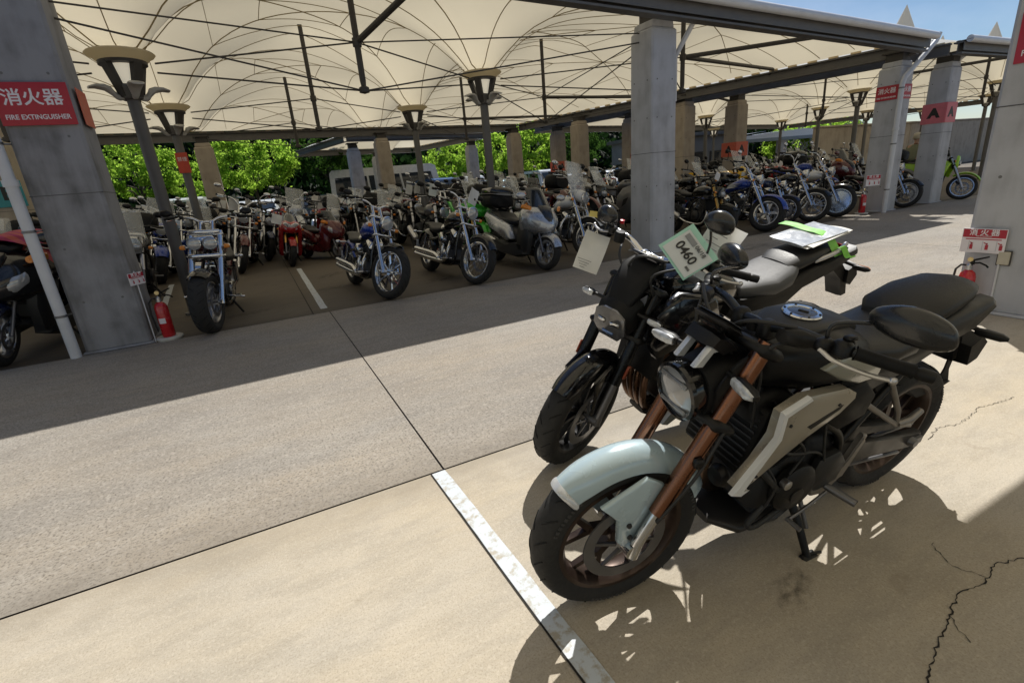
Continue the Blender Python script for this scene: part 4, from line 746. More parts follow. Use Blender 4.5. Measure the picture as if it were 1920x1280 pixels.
    # tank, shrouds
    b.p('fuel_tank', MB().loft([(.335, 0, .82, .05, .045, .05, 2.5), (.30, 0, .835, .10, .07, .09, 2.6), (.20, 0, .845, .150, .085, .12, 2.7), (.08, 0, .84, .165, .085, .12, 2.7), (-.03, 0, .825, .145, .07, .11, 2.6), (-.12, 0, .80, .10, .045, .08, 2.4), (-.155, 0, .785, .06, .02, .05, 2.2)], 24), BLACK)
    tc_ = b.p('tank_cover', MB().loft([(.325, 0, .872, .045, .012, .03, 3), (.28, 0, .90, .075, .014, .04, 3), (.18, 0, .927, .092, .014, .04, 3), (.06, 0, .927, .088, .013, .04, 3), (-.05, 0, .898, .06, .010, .03, 3), (-.12, 0, .858, .035, .006, .02, 3)], 22), DGREY)
    Mc = Matrix.Translation((.125, 0, .9405)) @ Matrix.Rotation(R(-1), 4, 'Y')
    cp = b.p('fuel_cap_ring', MB(Mc).lathe([(.040, 0), (.056, 0), (.057, .004), (.054, .008), (.042, .009), (.040, .006)], 32, closed=True), CHROME, tc_); b.p('fuel_cap', MB(Mc).lathe([(.041, .002), (.040, .006), (.02, .0085), (0, .009)], 28), mat((.16, .16, .165), .25, .8, 0, .05, name='cap_face'), tc_)
    q = MB(Mc)
    for k in range(6): a = 2 * math.pi * k / 6; q.lathe([(0, .008), (.0035, .008), (.0035, .011), (0, .011)], 6, 'z', (.049 * math.cos(a), .049 * math.sin(a), 0))
    q.box((.0, .004, .0095), (.012, .03, .006), (0, 0, R(25)), 1, .002); b.p('cap_bolt', q, BLACK, tc_)
    for sg in (1, -1):
        up = MB().prism([(.36, .815), (.20, .875), (.02, .865), (-.09, .815), (-.07, .755), (.06, .745), (.22, .755), (.31, .775)] if sg < 0 else [(.20, .845), (.12, .872), (.02, .868), (-.09, .815), (-.08, .75), (.0, .748), (.10, .785)], sg * .142, sg * .172, .016); b.p('tank_side_panel', up, SAGE if sg < 0 else mat((.27, .275, .235), .3, .15, .5, .03, 9, name='shaded_sage_paint'))  # left panel: same paint, its shade put into a darker colour
        sh = MB().prism([(.335, .765), (.25, .795), (.06, .775), (.01, .745), (.06, .70), (.18, .64), (.31, .575), (.42, .515), (.445, .525), (.38, .60), (.335, .68)], sg * .150, sg * .192, .022); so_ = b.p('radiator_shroud', sh, SAGE_M)
        b.p('shroud_trim', MB().prism([(.345, .775), (.25, .805), (.24, .796), (.328, .763), (.322, .68), (.372, .60), (.425, .515), (.40, .512), (.43, .498), (.468, .515), (.40, .605), (.342, .685)], sg * .180, sg * .1965, .003), mat((.72, .73, .74), .35, 0, .3, .03, name='white_silver_trim'), so_)
        q = MB()
        for (x, z) in ((.30, .72), (.10, .735), (.385, .56)): q.lathe([(0, sg * .190), (.006, sg * .190), (.005, sg * .1965), (0, sg * .197)], 8, 'y', (x, 0, z))
        b.p('screw', q, DARKMET, so_)
        b.p('shroud_slot', MB().prism([(.22, .69), (.08, .73), (.09, .715), (.20, .675)], sg * .185, sg * .1935), BLACK, so_, 0)
    # seat and tail
    b.p('rider_seat', MB().loft([(-.10, 0, .80, .075, .02, .05, 2.6), (-.16, 0, .80, .105, .035, .06, 2.6), (-.28, 0, .792, .135, .038, .06, 2.8), (-.38, 0, .80, .135, .05, .06, 2.8), (-.43, 0, .82, .12, .055, .06, 2.6)], 22), mat((.018, .0185, .02), .4, 0, 0, .05, 220, .06, name='rider_vinyl'))
    b.p('pillion_seat', MB().loft([(-.38, 0, .845, .085, .03, .04, 2.4), (-.42, 0, .868, .115, .042, .045, 2.5), (-.54, 0, .895, .118, .045, .045, 2.6), (-.68, 0, .915, .100, .038, .04, 2.4), (-.77, 0, .918, .065, .022, .03, 2.2), (-.79, 0, .912, .03, .01, .02, 2)], 22), LEATHER)
    for sg in (1, -1):
        b.p('seat_cowl', MB().prism([(-.06, .775), (-.30, .775), (-.45, .845), (-.60, .875), (-.78, .90), (-.82, .875), (-.74, .80), (-.55, .745), (-.34, .68), (-.16, .66), (-.06, .71)], sg * .07, sg * .128, .030), DGREY)
        b.p('side_cover', MB().prism([(.0, .70), (-.14, .73), (-.22, .66), (-.20, .58), (-.08, .55), (.02, .62)], sg * .11, sg * .145, .012), MATTE)
    b.p('tail_lamp', MB().loft([(-.79, 0, .875, .055, .02, .025, 3), (-.835, 0, .865, .05, .015, .02, 3), (-.85, 0, .86, .03, .008, .01, 3)], 14), REDLENS)
    b.p('rear_fender', MB().prism([(-.62, .80), (-.78, .82), (-.84, .80), (-.93, .64), (-.95, .58), (-.915, .565), (-.87, .66), (-.80, .755), (-.66, .765)], -.045, .045, .008), BLACK)
    b.p('plate_bracket', MB().prism([(-.90, .66), (-.96, .70), (-1.02, .66), (-1.0, .58), (-.94, .56)], -.085, .085, .006), BLACK)
    b.p('plate_stay', MB().prism([(-.90, .60), (-.935, .60), (-.945, .52), (-.985, .455), (-.90, .475), (-.91, .53)], .03, .036), MATTE, None, 0)
    for sg in (1, -1): blinker(b, (-.88, sg * .03, .745), (-.895, sg * .085, .735), BLACK, BLACK, None, (.10, .03, .032))
    # swingarm, chain, pegs, stand
    for sg in (1, -1): b.p('swingarm', MB().prism([(-.08, .43), (-.20, .445), (-.45, .385), (-.66, .335), (-.73, .325), (-.735, .28), (-.68, .265), (-.45, .30), (-.2, .335), (-.08, .35)], sg * .095, sg * .128, .008), GUN)
    b.p('chain_guard', MB().prism([(-.14, .46), (-.22, .51), (-.36, .475), (-.55, .425), (-.60, .405), (-.56, .395), (-.38, .425), (-.28, .44), (-.24, .43)], .085, .118, .008), BLACK)
    b.p('chain', MB().tube([(-.05, .105, .41), (rx, .105, .302 + .075)], .008, 6, True, .8).tube([(-.05, .105, .33), (rx, .105, .302 - .075)], .008, 6, True, .8), STEEL)
    b.p('axle_nut', MB().lathe([(0, .128), (.022, .128), (.018, .15), (0, .15)], 8, 'y', (rx, 0, .302)).box((rx - .03, .135, .302), (.05, .012, .03)), STEEL)
    b.p('hugger', MB().prism([(-.38, .62), (-.56, .60), (-.80, .47), (-.98, .46), (-.90, .43), (-.76, .43), (-.62, .52), (-.42, .56)], -.05, .05, .012), MATTE)
    PEG = mat((.30, .28, .26), .45, .7, 0, .1, 30, name='cast_alloy')
    for sg in (1, -1):
        fp = b.p('footpeg_bracket', MB().prism([(-.06, .33), (-.13, .30), (-.20, .35), (-.26, .485), (-.285, .475), (-.22, .30), (-.15, .245), (-.08, .26)], sg * .13, sg * .148, .005), PEG)
        b.p('heel_plate', MB().prism([(-.145, .335), (-.205, .36), (-.262, .47), (-.275, .455), (-.22, .31), (-.165, .30)], sg * .148, sg * .152), PEG, fp, 0)
        b.p('footpeg', MB().tube([(-.14, sg * .148, .29), (-.15, sg * .17, .287), (-.165, sg * .25, .285)], [.012, .016, .014], 8), STEEL, fp)
        pb = b.p('pillion_peg_bracket', MB().tube([(-.22, sg * .12, .62), (-.40, sg * .13, .50), (-.47, sg * .135, .455)], .011, 8).tube([(-.36, sg * .115, .66), (-.45, sg * .132, .52), (-.47, sg * .135, .46)], .011, 8), PEG); b.p('pillion_peg', MB().tube([(-.47, sg * .14, .46), (-.52, sg * .15, .47), (-.57, sg * .15, .50)], [.012, .015, .012], 8).tube([(-.47, sg * .14, .455), (-.56, sg * .142, .425)], .008, 6), PEG, pb)
    b.p('gear_lever', MB().tube(spline([(-.13, .165, .28), (-.02, .17, .245), (.06, .175, .235)], 4), .006, 8).tube([(.06, .17, .235), (.06, .225, .235)], .009, 8), STEEL)
    st = b.p('side_stand', MB().tube([(-.04, .09, .24), (-.045, .16, .15), (-.05, .225, .045)], [.018, .015, .014], 8), BLACK); b.p('stand_foot', MB().box((-.055, .235, .045), (.07, .045, .012), (R(-9.5), 0, 0), 1, .004).tube([(-.05, .225, .055), (-.11, .235, .05)], .005, 6), BLACK, st); b.p('stand_spring', MB().tube([(-.075, .12, .22), (-.085, .17, .12)], .009, 8), STEEL, st)
    tubes(b, 'shock_absorber', [[(-.18, 0, .62), (-.26, 0, .42)]], .03, MATTE)
    q = MB()
    for k in range(9): z = .44 + k * .02; q.lathe([(.036, z), (.042, z + .005), (.036, z + .01)], 12, 'z', (-.18 - (.62 - z) * .4, 0, 0))
    b.p('shock_spring', q, REDLENS)
    for o in b.parts:
        n_ = o.name.split('.')[0]
        if n_ in ('fuel_tank', 'tank_cover', 'tank_side_panel', 'radiator_shroud', 'radiator', 'frame', 'hose', 'exhaust_header'): o.location.x -= .05
        elif n_ in ('rider_seat', 'seat_cowl', 'side_cover', 'pillion_seat'): o.location.x -= .02
        elif n_ in ('engine', 'belly_cover'): o.location.x -= .03
        if n_ in ('fuel_tank', 'tank_cover', 'tank_side_panel'): o.location.z += .015; o.location.x -= .015
    b.root.scale = (1.0,) * 3
    return b
HERO = hero()
def second():
    b = Bike('naked_motorcycle', (1.925, 1.86), R(174.5), 9, 27, 1.40, .30, 24.5, 'black naked motorcycle with paper tags on its bars, parked second', group='foreground motorcycles')
    S_ = b.S; fx, rx = b.fx, b.rx; BK = GLOSSBLK
    wheel(b, 'front_wheel', fx, .30, .118, .216, 'cast10', BLACK, S_, .155, (1, -1)); wheel(b, 'rear_wheel', rx, .31, .17, .216, 'cast10', BLACK, None, .11, (-1,))
    fork(b, STEEL, mat((.014, .014, .015), .22, .5, 0, .03, name='black_fork'), .93, .46, .021, .029, .105, clamps=(.70, .91))
    fender(b, S_, fx, .30, .135, 48, 135, BK, .024, depth=.055)
    for sg in (1, -1):
        b.p('fork_guard', MB(S_).prism([(fx + .06, .56), (fx - .06, .60), (fx - .07, .46), (fx - .0, .33), (fx + .03, .34), (fx + .03, .46)], sg * .078, sg * .092, .006), BK); b.p('reflector', MB(S_).box((b.xf(.56) + .0, sg * .137, .56), (.03, .008, .07), (0, -b.rake, 0), 1, .003), mat((.30, .05, .015), .3, 0, .3, .05, name='amber_reflector'))
    hx = b.xf(.78) + .11
    # angular headlamp
    def hex_(sx, sz): return [(-.085 * sx, -.03 * sz), (-.075 * sx, .06 * sz), (-.03 * sx, .09 * sz), (.03 * sx, .09 * sz), (.075 * sx, .06 * sz), (.085 * sx, -.03 * sz), (.05 * sx, -.085 * sz), (-.05 * sx, -.085 * sz)]
    Mh = S_ @ Matrix.Translation((hx, 0, .775)) @ Matrix.Rotation(R(14), 4, 'Y'); h = b.p('headlight', MB(Mh).prism(hex_(1.12, 1.1), -.13, .0, .02, 'x'), MATTE)
    b.p('headlight_lens', MB(Mh).prism(hex_(1, 1), .001, .014, .012, 'x', .012), mat((.10, .10, .105), .05, .2, .8, .2, 25, name='smoked_lens'), h)
    for sg in (1, -1): b.p('lamp_bar', MB(Mh).box((.022, sg * .035, .02), (.008, .045, .022), (0, 0, sg * R(10)), 1, .004), CHROME, h)
    b.p('lamp_bar', MB(Mh).box((.02, 0, -.045), (.008, .06, .02), None, 1, .004), mat((.12, .2, .4), .1, .5, .5, 0, name='blue_projector'), h)
    b.p('headlight_cowl', MB(S_).loft([(hx - .02, 0, .86, .05, .015, .05, 3), (hx - .07, 0, .93, .075, .02, .06, 3), (hx - .14, 0, 1.0, .085, .02, .08, 3), (hx - .20, 0, 1.02, .07, .012, .06, 3)], 16), MATTE)
    b.p('meter_screen', MB(S_ @ Matrix.Translation((hx - .20, 0, 1.045)) @ Matrix.Rotation(R(-30), 4, 'Y')).box((0, 0, 0), (.08, .13, .012), None, 1, .004), NAVY)
    for sg in (1, -1): blinker(b, (hx - .06, sg * .09, .84), (hx - .06, sg * .15, .84), BLACK, mat((.50, .52, .54), .1, .2, .6, .25, 60, name='blinker_lens'), S_, (.07, .03, .03))
    cb = (b.xf(1.0) - .04, 0, 1.03); ho = handlebar(b, cb, (cb[0] - .13, .39, 1.05), .03, CHROME, .125, .0135, levers=True)
    for sg in (1, -1): b.p('bar_riser', MB(S_).box((cb[0], sg * .05, .98), (.05, .045, .08), None, .9, .01), BLACK)
    ol = [(-.5, .05), (-.40, .30), (-.12, .48), (.16, .46), (.40, .28), (.5, -.02), (.46, -.28), (.2, -.42), (-.2, -.38), (-.44, -.16)]
    MS = mat((.014, .015, .017), .25, 0, .25, .05, name='mirror_plastic')
    for sg in (1, -1): mirror(b, (cb[0] - .02, sg * .22, 1.06), (cb[0] + (.06 if sg > 0 else 0), sg * .25, 1.12 + (.08 if sg > 0 else 0)), (cb[0] + (.13 if sg > 0 else -.02), sg * .25, 1.145 + (.16 if sg > 0 else -.03)), (.115, .095), MS, sg, ol, R(8), ho)
    b.p('reservoir', MB(S_).lathe([(0, 0), (.026, 0), (.026, .04), (.022, .048), (0, .048)], 16, 'z', (cb[0] + .03, -.17, 1.05)), MATTE, ho); b.p('clutch_perch', MB(S_).box((cb[0] + .02, .18, 1.055), (.05, .06, .035), None, .9, .01), BLACK, ho)
    b.p('start_button', MB(S_).lathe([(0, 0), (.011, 0), (.011, .016), (0, .018)], 10, 'z', (cb[0] - .09, -.24, 1.085)), mat((.55, .015, .03), .4, name='red_button'), ho)
    tubes(b, 'cable', [[(cb[0] + .04, .16, 1.05), (cb[0] + .12, .06, 1.06), (cb[0] + .12, -.02, .95), (cb[0] + .05, -.04, .80)], [(cb[0] + .05, -.17, 1.05), (cb[0] + .13, -.06, 1.02), (cb[0] + .10, .02, .9), (cb[0] + .07, .04, .7)], [(cb[0], .18, 1.02), (cb[0] + .09, .13, .98), (cb[0] + .05, .12, .85), (cb[0], .10, .62)]], .006, CABLE)
    tubes(b, 'frame', [[(.30, 0, .88), (.2, .09, .76), (.0, .14, .62), (-.14, .13, .40)], [(.30, 0, .88), (.2, -.09, .76), (.0, -.14, .62), (-.14, -.13, .40)], [(.28, .04, .78), (.24, .12, .60), (.15, .13, .42)], [(-.05, .12, .6), (-.3, .11, .72), (-.66, .08, .86)], [(-.05, -.12, .6), (-.3, -.11, .72), (-.66, -.08, .86)], [(-.12, .12, .45), (-.38, .1, .7)], [(-.12, -.12, .45), (-.38, -.1, .7)]], .016, BLACK, 10)
    b.p('radiator', MB().box((.34, 0, .58), (.04, .30, .26), (0, R(-14), 0), 1, .006), MATTE); engine_block(b, .05, .37, 1.1, ENGINE, ENGINE, False)
    q = []
    for y in (-.09, -.03, .03, .09): q.append([(.26, y, .56), (.36, y, .48), (.37, y * .9, .34), (.30, y * .6 - .02, .22), (.12, -.05, .19), (-.1, -.1, .20)])
    tubes(b, 'exhaust_header', q, .019, mat((.13, .075, .05), .28, .9, 0, .25, 12, name='bronze_tinted_steel'), 12)
    b.p('muffler', MB(Matrix.Translation((-.38, -.17, .33)) @ Matrix.Rotation(R(18), 4, 'Y')).loft([(.26, 0, 0, .03, .03, .03), (.2, 0, 0, .055, .06, .055, 2.6), (-.24, 0, 0, .05, .06, .055, 2.8), (-.26, 0, 0, .03, .035, .03, 2.8)], 18), MATTE)
    b.p('belly_cover', MB().loft([(.34, 0, .21, .06, .02, .012, 3), (.22, 0, .18, .13, .03, .03, 3), (-.10, 0, .18, .12, .02, .03, 3)], 16), BLACK)
    b.p('fuel_tank', MB().loft([(.30, 0, .86, .06, .05, .06, 2.5), (.24, 0, .88, .13, .08, .10, 2.6), (.12, 0, .885, .165, .095, .13, 2.7), (-.02, 0, .865, .16, .085, .12, 2.6), (-.12, 0, .83, .11, .05, .08, 2.4), (-.17, 0, .80, .07, .025, .05, 2.2)], 24), BK)
    for sg in (1, -1):
        b.p('radiator_shroud', MB().prism([(.42, .82), (.30, .90), (.10, .86), (.06, .76), (.20, .66), (.40, .60), (.44, .68)], sg * .15, sg * .20, .02), BK)
    b.p('rider_seat', MB().loft([(-.12, 0, .80, .08, .03, .05, 2.6), (-.2, 0, .805, .12, .038, .06, 2.7), (-.34, 0, .815, .15, .04, .06, 2.8), (-.43, 0, .84, .145, .055, .06, 2.8), (-.48, 0, .865, .12, .055, .06, 2.6)], 22), mat((.085, .087, .092), .6, 0, 0, .05, 220, .06, name='grey_vinyl'))
    b.p('pillion_seat', MB().loft([(-.44, 0, .875, .10, .03, .04, 2.4), (-.50, 0, .90, .12, .04, .045, 2.6), (-.66, 0, .93, .11, .035, .04, 2.6), (-.78, 0, .945, .07, .02, .03, 2.4)], 20), LEATHER)
    for sg in (1, -1):
        b.p('seat_cowl', MB().prism([(-.10, .78), (-.34, .78), (-.50, .855), (-.70, .90), (-.88, .95), (-.90, .925), (-.76, .85), (-.55, .77), (-.36, .66), (-.18, .62), (-.06, .70)], sg * .06, sg * .13, .03), BLACK)
        b.p('grab_rail', MB().tube(spline([(-.60, sg * .10, .90), (-.72, sg * .12, .94), (-.85, sg * .07, .955)], 4), .012, 8), ALU)
        b.p('swingarm', MB().prism([(-.08, .44), (-.3, .43), (rx, .345), (rx - .04, .30), (rx, .27), (-.3, .31), (-.08, .34)], sg * .10, sg * .135, .008), BLACK)
        b.p('footpeg', MB().tube([(-.16, sg * .14, .33), (-.17, sg * .24, .325)], .013, 8).prism([(-.08, .38), (-.2, .31), (-.26, .46), (-.18, .46)], sg * .12, sg * .135), DARKMET)
        blinker(b, (-.92, sg * .04, .84), (-.93, sg * .10, .83), BLACK, AMBER, None, (.085, .03, .03))
    b.p('tail_lamp', MB().loft([(-.86, 0, .925, .06, .02, .025, 3), (-.905, 0, .92, .05, .014, .018, 3)], 14), REDLENS)
    b.p('rear_fender', MB().prism([(-.66, .85), (-.86, .88), (-.96, .78), (-1.0, .64), (-.965, .63), (-.92, .74), (-.82, .82), (-.70, .82)], -.05, .05, .008), BLACK); b.p('plate_bracket', MB().prism([(-.93, .80), (-.99, .83), (-1.02, .76), (-.98, .70), (-.94, .72)], -.07, .07, .006), BLACK)
    b.p('side_stand', MB().tube([(-.02, .09, .26), (-.05, .23, .045)], [.018, .014], 8).box((-.06, .235, .045), (.07, .045, .012), (R(-9), 0, 0)), BLACK)
    b.p('chain', MB().tube([(-.05, .105, .42), (rx, .105, .385)], .008, 6).tube([(-.05, .105, .33), (rx, .105, .235)], .008, 6), STEEL)
    return b
SECOND = second()
# things hung on the second motorcycle: numbered tag, printed sheets, packet taped to its seat
def hung(name, pos, az, el, roll, w_, h_, m, label, cat, curl=.02, th=.0014):
    o = empty(name, pos, 0, 0, label, cat); o.rotation_mode = 'QUATERNION'
    o.rotation_quaternion = (Matrix.Rotation(R(az), 3, 'Z') @ Matrix.Rotation(-R(el), 3, 'X') @ Matrix.Rotation(R(roll), 3, 'Y')).to_quaternion()
    MB().slab(lambda u, v: ((u - .5) * w_, curl * math.sin(u * 3.1) * (v - .2) + .3 * curl * math.sin(v * 5 + u * 2), (v - .5) * h_), 12, 8, (0, th, 0)).build('sheet', m, o, 60); return o
TINT = mat((.36, .66, .55), .15, 0, .3, .06, name='green_plastic'); FOIL = mat((.62, .64, .66), .14, .2, .4, .12, 30, .3, name='clear_foil')
tg = hung('numbered_tag', (1.57, 1.515, 1.055), -42, 28, 58, .185, .165, TINT, 'green edged plastic tag numbered 0460 on the black motorcycle', 'tag', .006)
MB().slab(lambda u, v: ((u - .47) * .165, -.004 + .006 * math.sin(u * 3.1) * (v - .2) * .3, (v - .56) * .13), 8, 6, (0, .001, 0)).build('card', mat((.64, .67, .67), .5, 0, 0, .03, name='grey_card'), tg, 60)
text('lettering', '0460', .056, INK, tg, (0, -.0068, -.012), bold=.0007); text('lettering', '06/18', .026, mat((.1, .1, .1), .5, name='faded_ink'), tg, (.03, -.0072, .036)); text('lettering', '800', .016, mat((.1, .1, .1), .5, name='faded_ink'), tg, (.06, -.0068, -.045))
MB().box((-.035, -.0064, .036), (.06, .001, .022)).build('stamp_block', mat((.25, .26, .27), .5, name='grey_ink'), tg, 0)
MB().tube([(0, .0, .075), (.01, .03, .09), (.02, .06, .07)], .002, 5).build('tie', TINT, tg)
sh = hung('printed_sheet', (1.735, 1.53, 1.035), -50, 16, 32, .15, .26, PAPER, 'white printed sheet folded beside the green numbered tag', 'paper', .05)
q = MB()
for k in range(9): q.box((-.02 + .012 * math.sin(k * 2.3), -.0145 - .004 * math.sin(k), .09 - .022 * k), (.08 - .02 * (k % 3), .001, .004))
q.build('print_line', mat((.28, .28, .28), .6, name='print_grey'), sh, 0)
sh2 = hung('printed_sheet', (1.43, 2.0, 1.03), -30, 8, 24, .125, .19, PAPER, 'white sheet hanging from the right handlebar of the black motorcycle', 'paper', .03)
q = MB()
for k in range(4): q.box((-.02, -.009, -.045 - .012 * k), (.07 - .015 * k, .001, .003))
q.build('print_line', mat((.28, .28, .28), .6, name='print_grey'), sh2, 0)
sh3 = hung('yellow_tag', (1.50, 2.02, 1.20), -35, 5, 12, .10, .028, mat((.62, .52, .16), .6, name='yellow_tape'), 'narrow yellow tape tag tied to the right mirror', 'tag', .004)
pk = empty('plastic_packet', (2.60, 1.66, .985), R(-3), 0, 'clear packet of papers taped on the black motorcycle seat', 'packet'); pk.rotation_euler = (R(10), R(-9), R(-5))
for k, (dx, dy, rz) in enumerate(((0, 0, 0), (.012, -.008, .06), (-.008, .01, -.05))):
    MB(Matrix.Rotation(rz, 4, 'Z')).slab(lambda u, v, k=k, dx=dx, dy=dy: ((u - .5) * .31 + dx, (v - .5) * .21 + dy, .006 * k + .004 * math.sin(u * 7 + k) * math.sin(v * 6)), 14, 10, (0, 0, .003)).build('sheet', PAPER if k < 2 else FOIL, pk, 60)
GREENT = mat((.22, .62, .08), .35, 0, .2, .06, 20, name='lime_tape')
MB().slab(lambda u, v: (.02 + (v - .5) * .055 + .02 * u, .20 - .34 * u, .024 + .004 * math.sin(u * 9) - (.10 * max(0, u - .62) + .35 * max(0, u - .8))), 18, 3, (0, 0, .002)).build('tape', GREENT, pk, 60)
MB().slab(lambda u, v: (.03 + .09 * u + (v - .5) * .04, -.15 - .02 * u, -.03 - .09 * u + .012 * math.sin(u * 8)), 10, 3, (0, .002, 0)).build('tape', GREENT, pk, 60)

# ------------------------------------------------------------------ the parked rows: parametric machines
def paintm(c, rough=.25, metal=.1, coat=.6, name='body_paint'): return mat(c, rough, metal, coat, .04, 9, name=name)
def stand(b, lean): b.p('side_stand', MB().tube([(-.05, .09, .26), (-.07, .24, .25 * math.tan(R(lean)))], .013, 6), BLACK)
def cruiser(label, mid, heading, lean=8, steer=14, body=None, fw=('cast10', ALU), bars='ape', lamp='round', fat=False, shield=False, bags=False, crash=False, low=False, hi=True, wb=1.62, rake=32, forkm=None, ffm=None, fxr=.32, sc=1., paper=None, group='parked motorcycles', white=False, fendcut=None, tank_dec=None, lower=None, disc=.15, name='cruiser_motorcycle'):
    body = body or GLOSSBLK; fm = forkm or CHROME
    b = Bike(name, mid, heading, lean, steer, wb, fxr, rake, label, 'motorcycle', group, sc, hi); S_ = b.S; fx, rx = b.fx, b.rx
    fwid = .17 if fat else .11
    wheel(b, 'front_wheel', fx, fxr, fwid, fxr * (.66 if fat else .74), fw[0], fw[1], S_, disc, (1,), hi, white=white); wheel(b, 'rear_wheel', rx, .32, .16, .21, 'cast5' if fw[0] != 'wire' else 'wire', fw[1], None, .13, (-1,), False, white=white)
    fork(b, lower or fm, fm, 1.02, .50, .027, .022 if not fat else .03, fwid * .5 + .055, clamps=(.76, .98), clm=fm)
    a0, a1 = fendcut or (35, 150); fender(b, S_, fx, fxr, fwid + .04, a0, a1, ffm or body, .022, depth=.05, n=16 if hi else 10); fender(b, None, rx, .32, .21, 20, 165, body, .03, 'rear_fender', .06, n=16 if hi else 10)
    zl = .93; hx = b.xf(zl) + .13
    if lamp == 'round': round_lamp(b, (hx, 0, zl), .085, CHROME if fm is CHROME else BLACK, S_, .12, LENS, CHROME)
    elif lamp == 'twin':
        for sg in (1, -1): round_lamp(b, (hx, sg * .075, zl - .02), .066, CHROME, S_, .11, LENS, CHROME)
        b.p('lamp_bracket', MB(S_).box((hx - .08, 0, zl + .01), (.05, .2, .09), None, 1, .015), CHROME)
        [b.p('fork_brace', MB(S_).box((b.xf(z_) + .045, 0, z_), (.03, .30, .05), None, 1, .01), CHROME) for z_ in (1.02, .78)]
    elif lamp == 'nacelle':
        b.p('nacelle', MB(S_).loft([(hx + .02, 0, zl, .095, .095, .095), (hx - .06, 0, zl + .02, .13, .11, .10), (hx - .18, 0, zl + .06, .13, .07, .10), (hx - .24, 0, zl + .06, .08, .03, .06)], 16), body); round_lamp(b, (hx + .03, 0, zl), .088, CHROME, S_, .05, LENS, CHROME)
    c = (b.xf(1.1) - .05, 0, 1.12)
    if bars == 'ape': e, rise = (c[0] - .16, .40, 1.24), .06
    elif bars == 'drag': e, rise = (c[0] - .10, .40, 1.16), .03
    else: e, rise = (c[0] - .24, .42, 1.16), .05
    ho = handlebar(b, c, e, rise, CHROME if fm is CHROME else BLACK, .12, .0135, MATTE, CHROME)
    for sg in (1, -1): b.p('bar_riser', MB(S_).tube([(b.xf(.99) - .03, sg * .06, .99), (c[0], sg * .06, c[2])], .018, 8), CHROME)
    for sg in (1, -1):
        mirror(b, (e[0] + .04, sg * .27, e[2] + .02), (e[0] + .05, sg * .30, e[2] + (.03 if low else .10)), (e[0] + .04, sg * .36, e[2] + (.045 if low else .15)), (.12, .075), BLACK if low else (CHROME if fm is CHROME else BLACK), sg, None, R(0), ho)
        blinker(b, (b.xf(.86), sg * .10, .87), (b.xf(.86) + .01, sg * .19, .87), CHROME, AMBER, S_, (.06, .05, .05)); blinker(b, (rx - .22, sg * .06, .62), (rx - .24, sg * .15, .62), CHROME, AMBER, None, (.06, .05, .05))
    tk = b.p('fuel_tank', MB().loft([(.38, 0, .84, .05, .04, .04, 2.2), (.32, 0, .85, .11, .075, .07, 2.3), (.20, 0, .845, .155, .105, .09, 2.3), (.02, 0, .80, .14, .09, .08, 2.2), (-.12, 0, .74, .085, .05, .05, 2.1), (-.20, 0, .70, .04, .02, .03, 2)], 18), body)
    b.p('fuel_cap', MB().lathe([(0, 0), (.04, 0), (.038, .02), (0, .026)], 16, 'z', (.16, 0, .945)), CHROME, tk)
    if tank_dec:
        for sg in (1, -1):
            for k in range(3): b.p('tank_stripe', MB().prism([(.30 - .03 * k, .86 - .028 * k), (.06 - .03 * k, .85 - .03 * k), (.0 - .02 * k, .82 - .028 * k), (.10, .835 - .03 * k)], sg * (.132 + .006 * k), sg * (.163 + .004 * k)), tank_dec, tk, 0)
    b.p('seat', MB().loft([(-.12, 0, .70, .06, .03, .04), (-.22, 0, .68, .14, .04, .05, 2.5), (-.40, 0, .675, .17, .05, .06, 2.6), (-.52, 0, .70, .15, .06, .06, 2.5), (-.60, 0, .735, .12, .045, .05, 2.4), (-.80, 0, .75, .10, .03, .04, 2.3), (-.86, 0, .745, .05, .015, .03)], 16), LEATHER)
    tubes(b, 'frame', [[(.42, 0, .92), (.38, .09, .55), (.34, .12, .25), (.0, .13, .2), (-.35, .13, .25)], [(.42, 0, .92), (.38, -.09, .55), (.34, -.12, .25), (.0, -.13, .2), (-.35, -.13, .25)], [(.40, 0, .70), (.0, .05, .64), (-.35, .1, .55), (-.8, .1, .5)], [(.40, 0, .70), (.0, -.05, .64), (-.35, -.1, .55), (-.8, -.1, .5)]], .019, GLOSSBLK, 8)
    eo = engine_block(b, -.02, .34, 1.02, DARKMET if hi else ENGINE, CHROME, True, True, mat((.10, .10, .105), .4, .7, 0, .15, 30, name='fin_metal'))
    b.p('air_cleaner', MB().lathe([(0, -.13), (.09, -.13), (.09, -.19), (.07, -.2), (0, -.205)], 20, 'y', (.02, 0, .56)), CHROME, eo)
    for k in (0, 1): b.p('exhaust_pipe', MB().tube(spline([(.16 - .16 * k, -.10, .52), (.26 - .2 * k, -.17, .44), (.18 - .18 * k, -.19, .27), (-.2, -.19, .25 + .075 * k), (-.95, -.2, .28 + .075 * k)], 5), [.021] * 12 + [.036] * 9, 12), CHROME)
    for sg in (1, -1):
        b.p('shock_absorber', MB().tube([(rx + .02, sg * .13, .33), (rx + .14, sg * .13, .60)], .026, 10), CHROME); b.p('footpeg', MB().tube([(.26, sg * .12, .30), (.27, sg * .30, .29)], .013, 8).box((.30, sg * .24, .31), (.10, .06, .015)), CHROME)
        b.p('swingarm', MB().tube([(-.3, sg * .12, .3), (rx, sg * .12, .32)], .022, 8), GLOSSBLK)
        if bags: b.p('saddlebag', MB().loft([(rx + .30, sg * .26, .52, .08, .14, .16, 3.4), (rx + .22, sg * .26, .52, .11, .16, .18, 3.6), (rx - .22, sg * .26, .52, .11, .16, .18, 3.6), (rx - .32, sg * .26, .52, .07, .13, .14, 3.2)], 14), body)
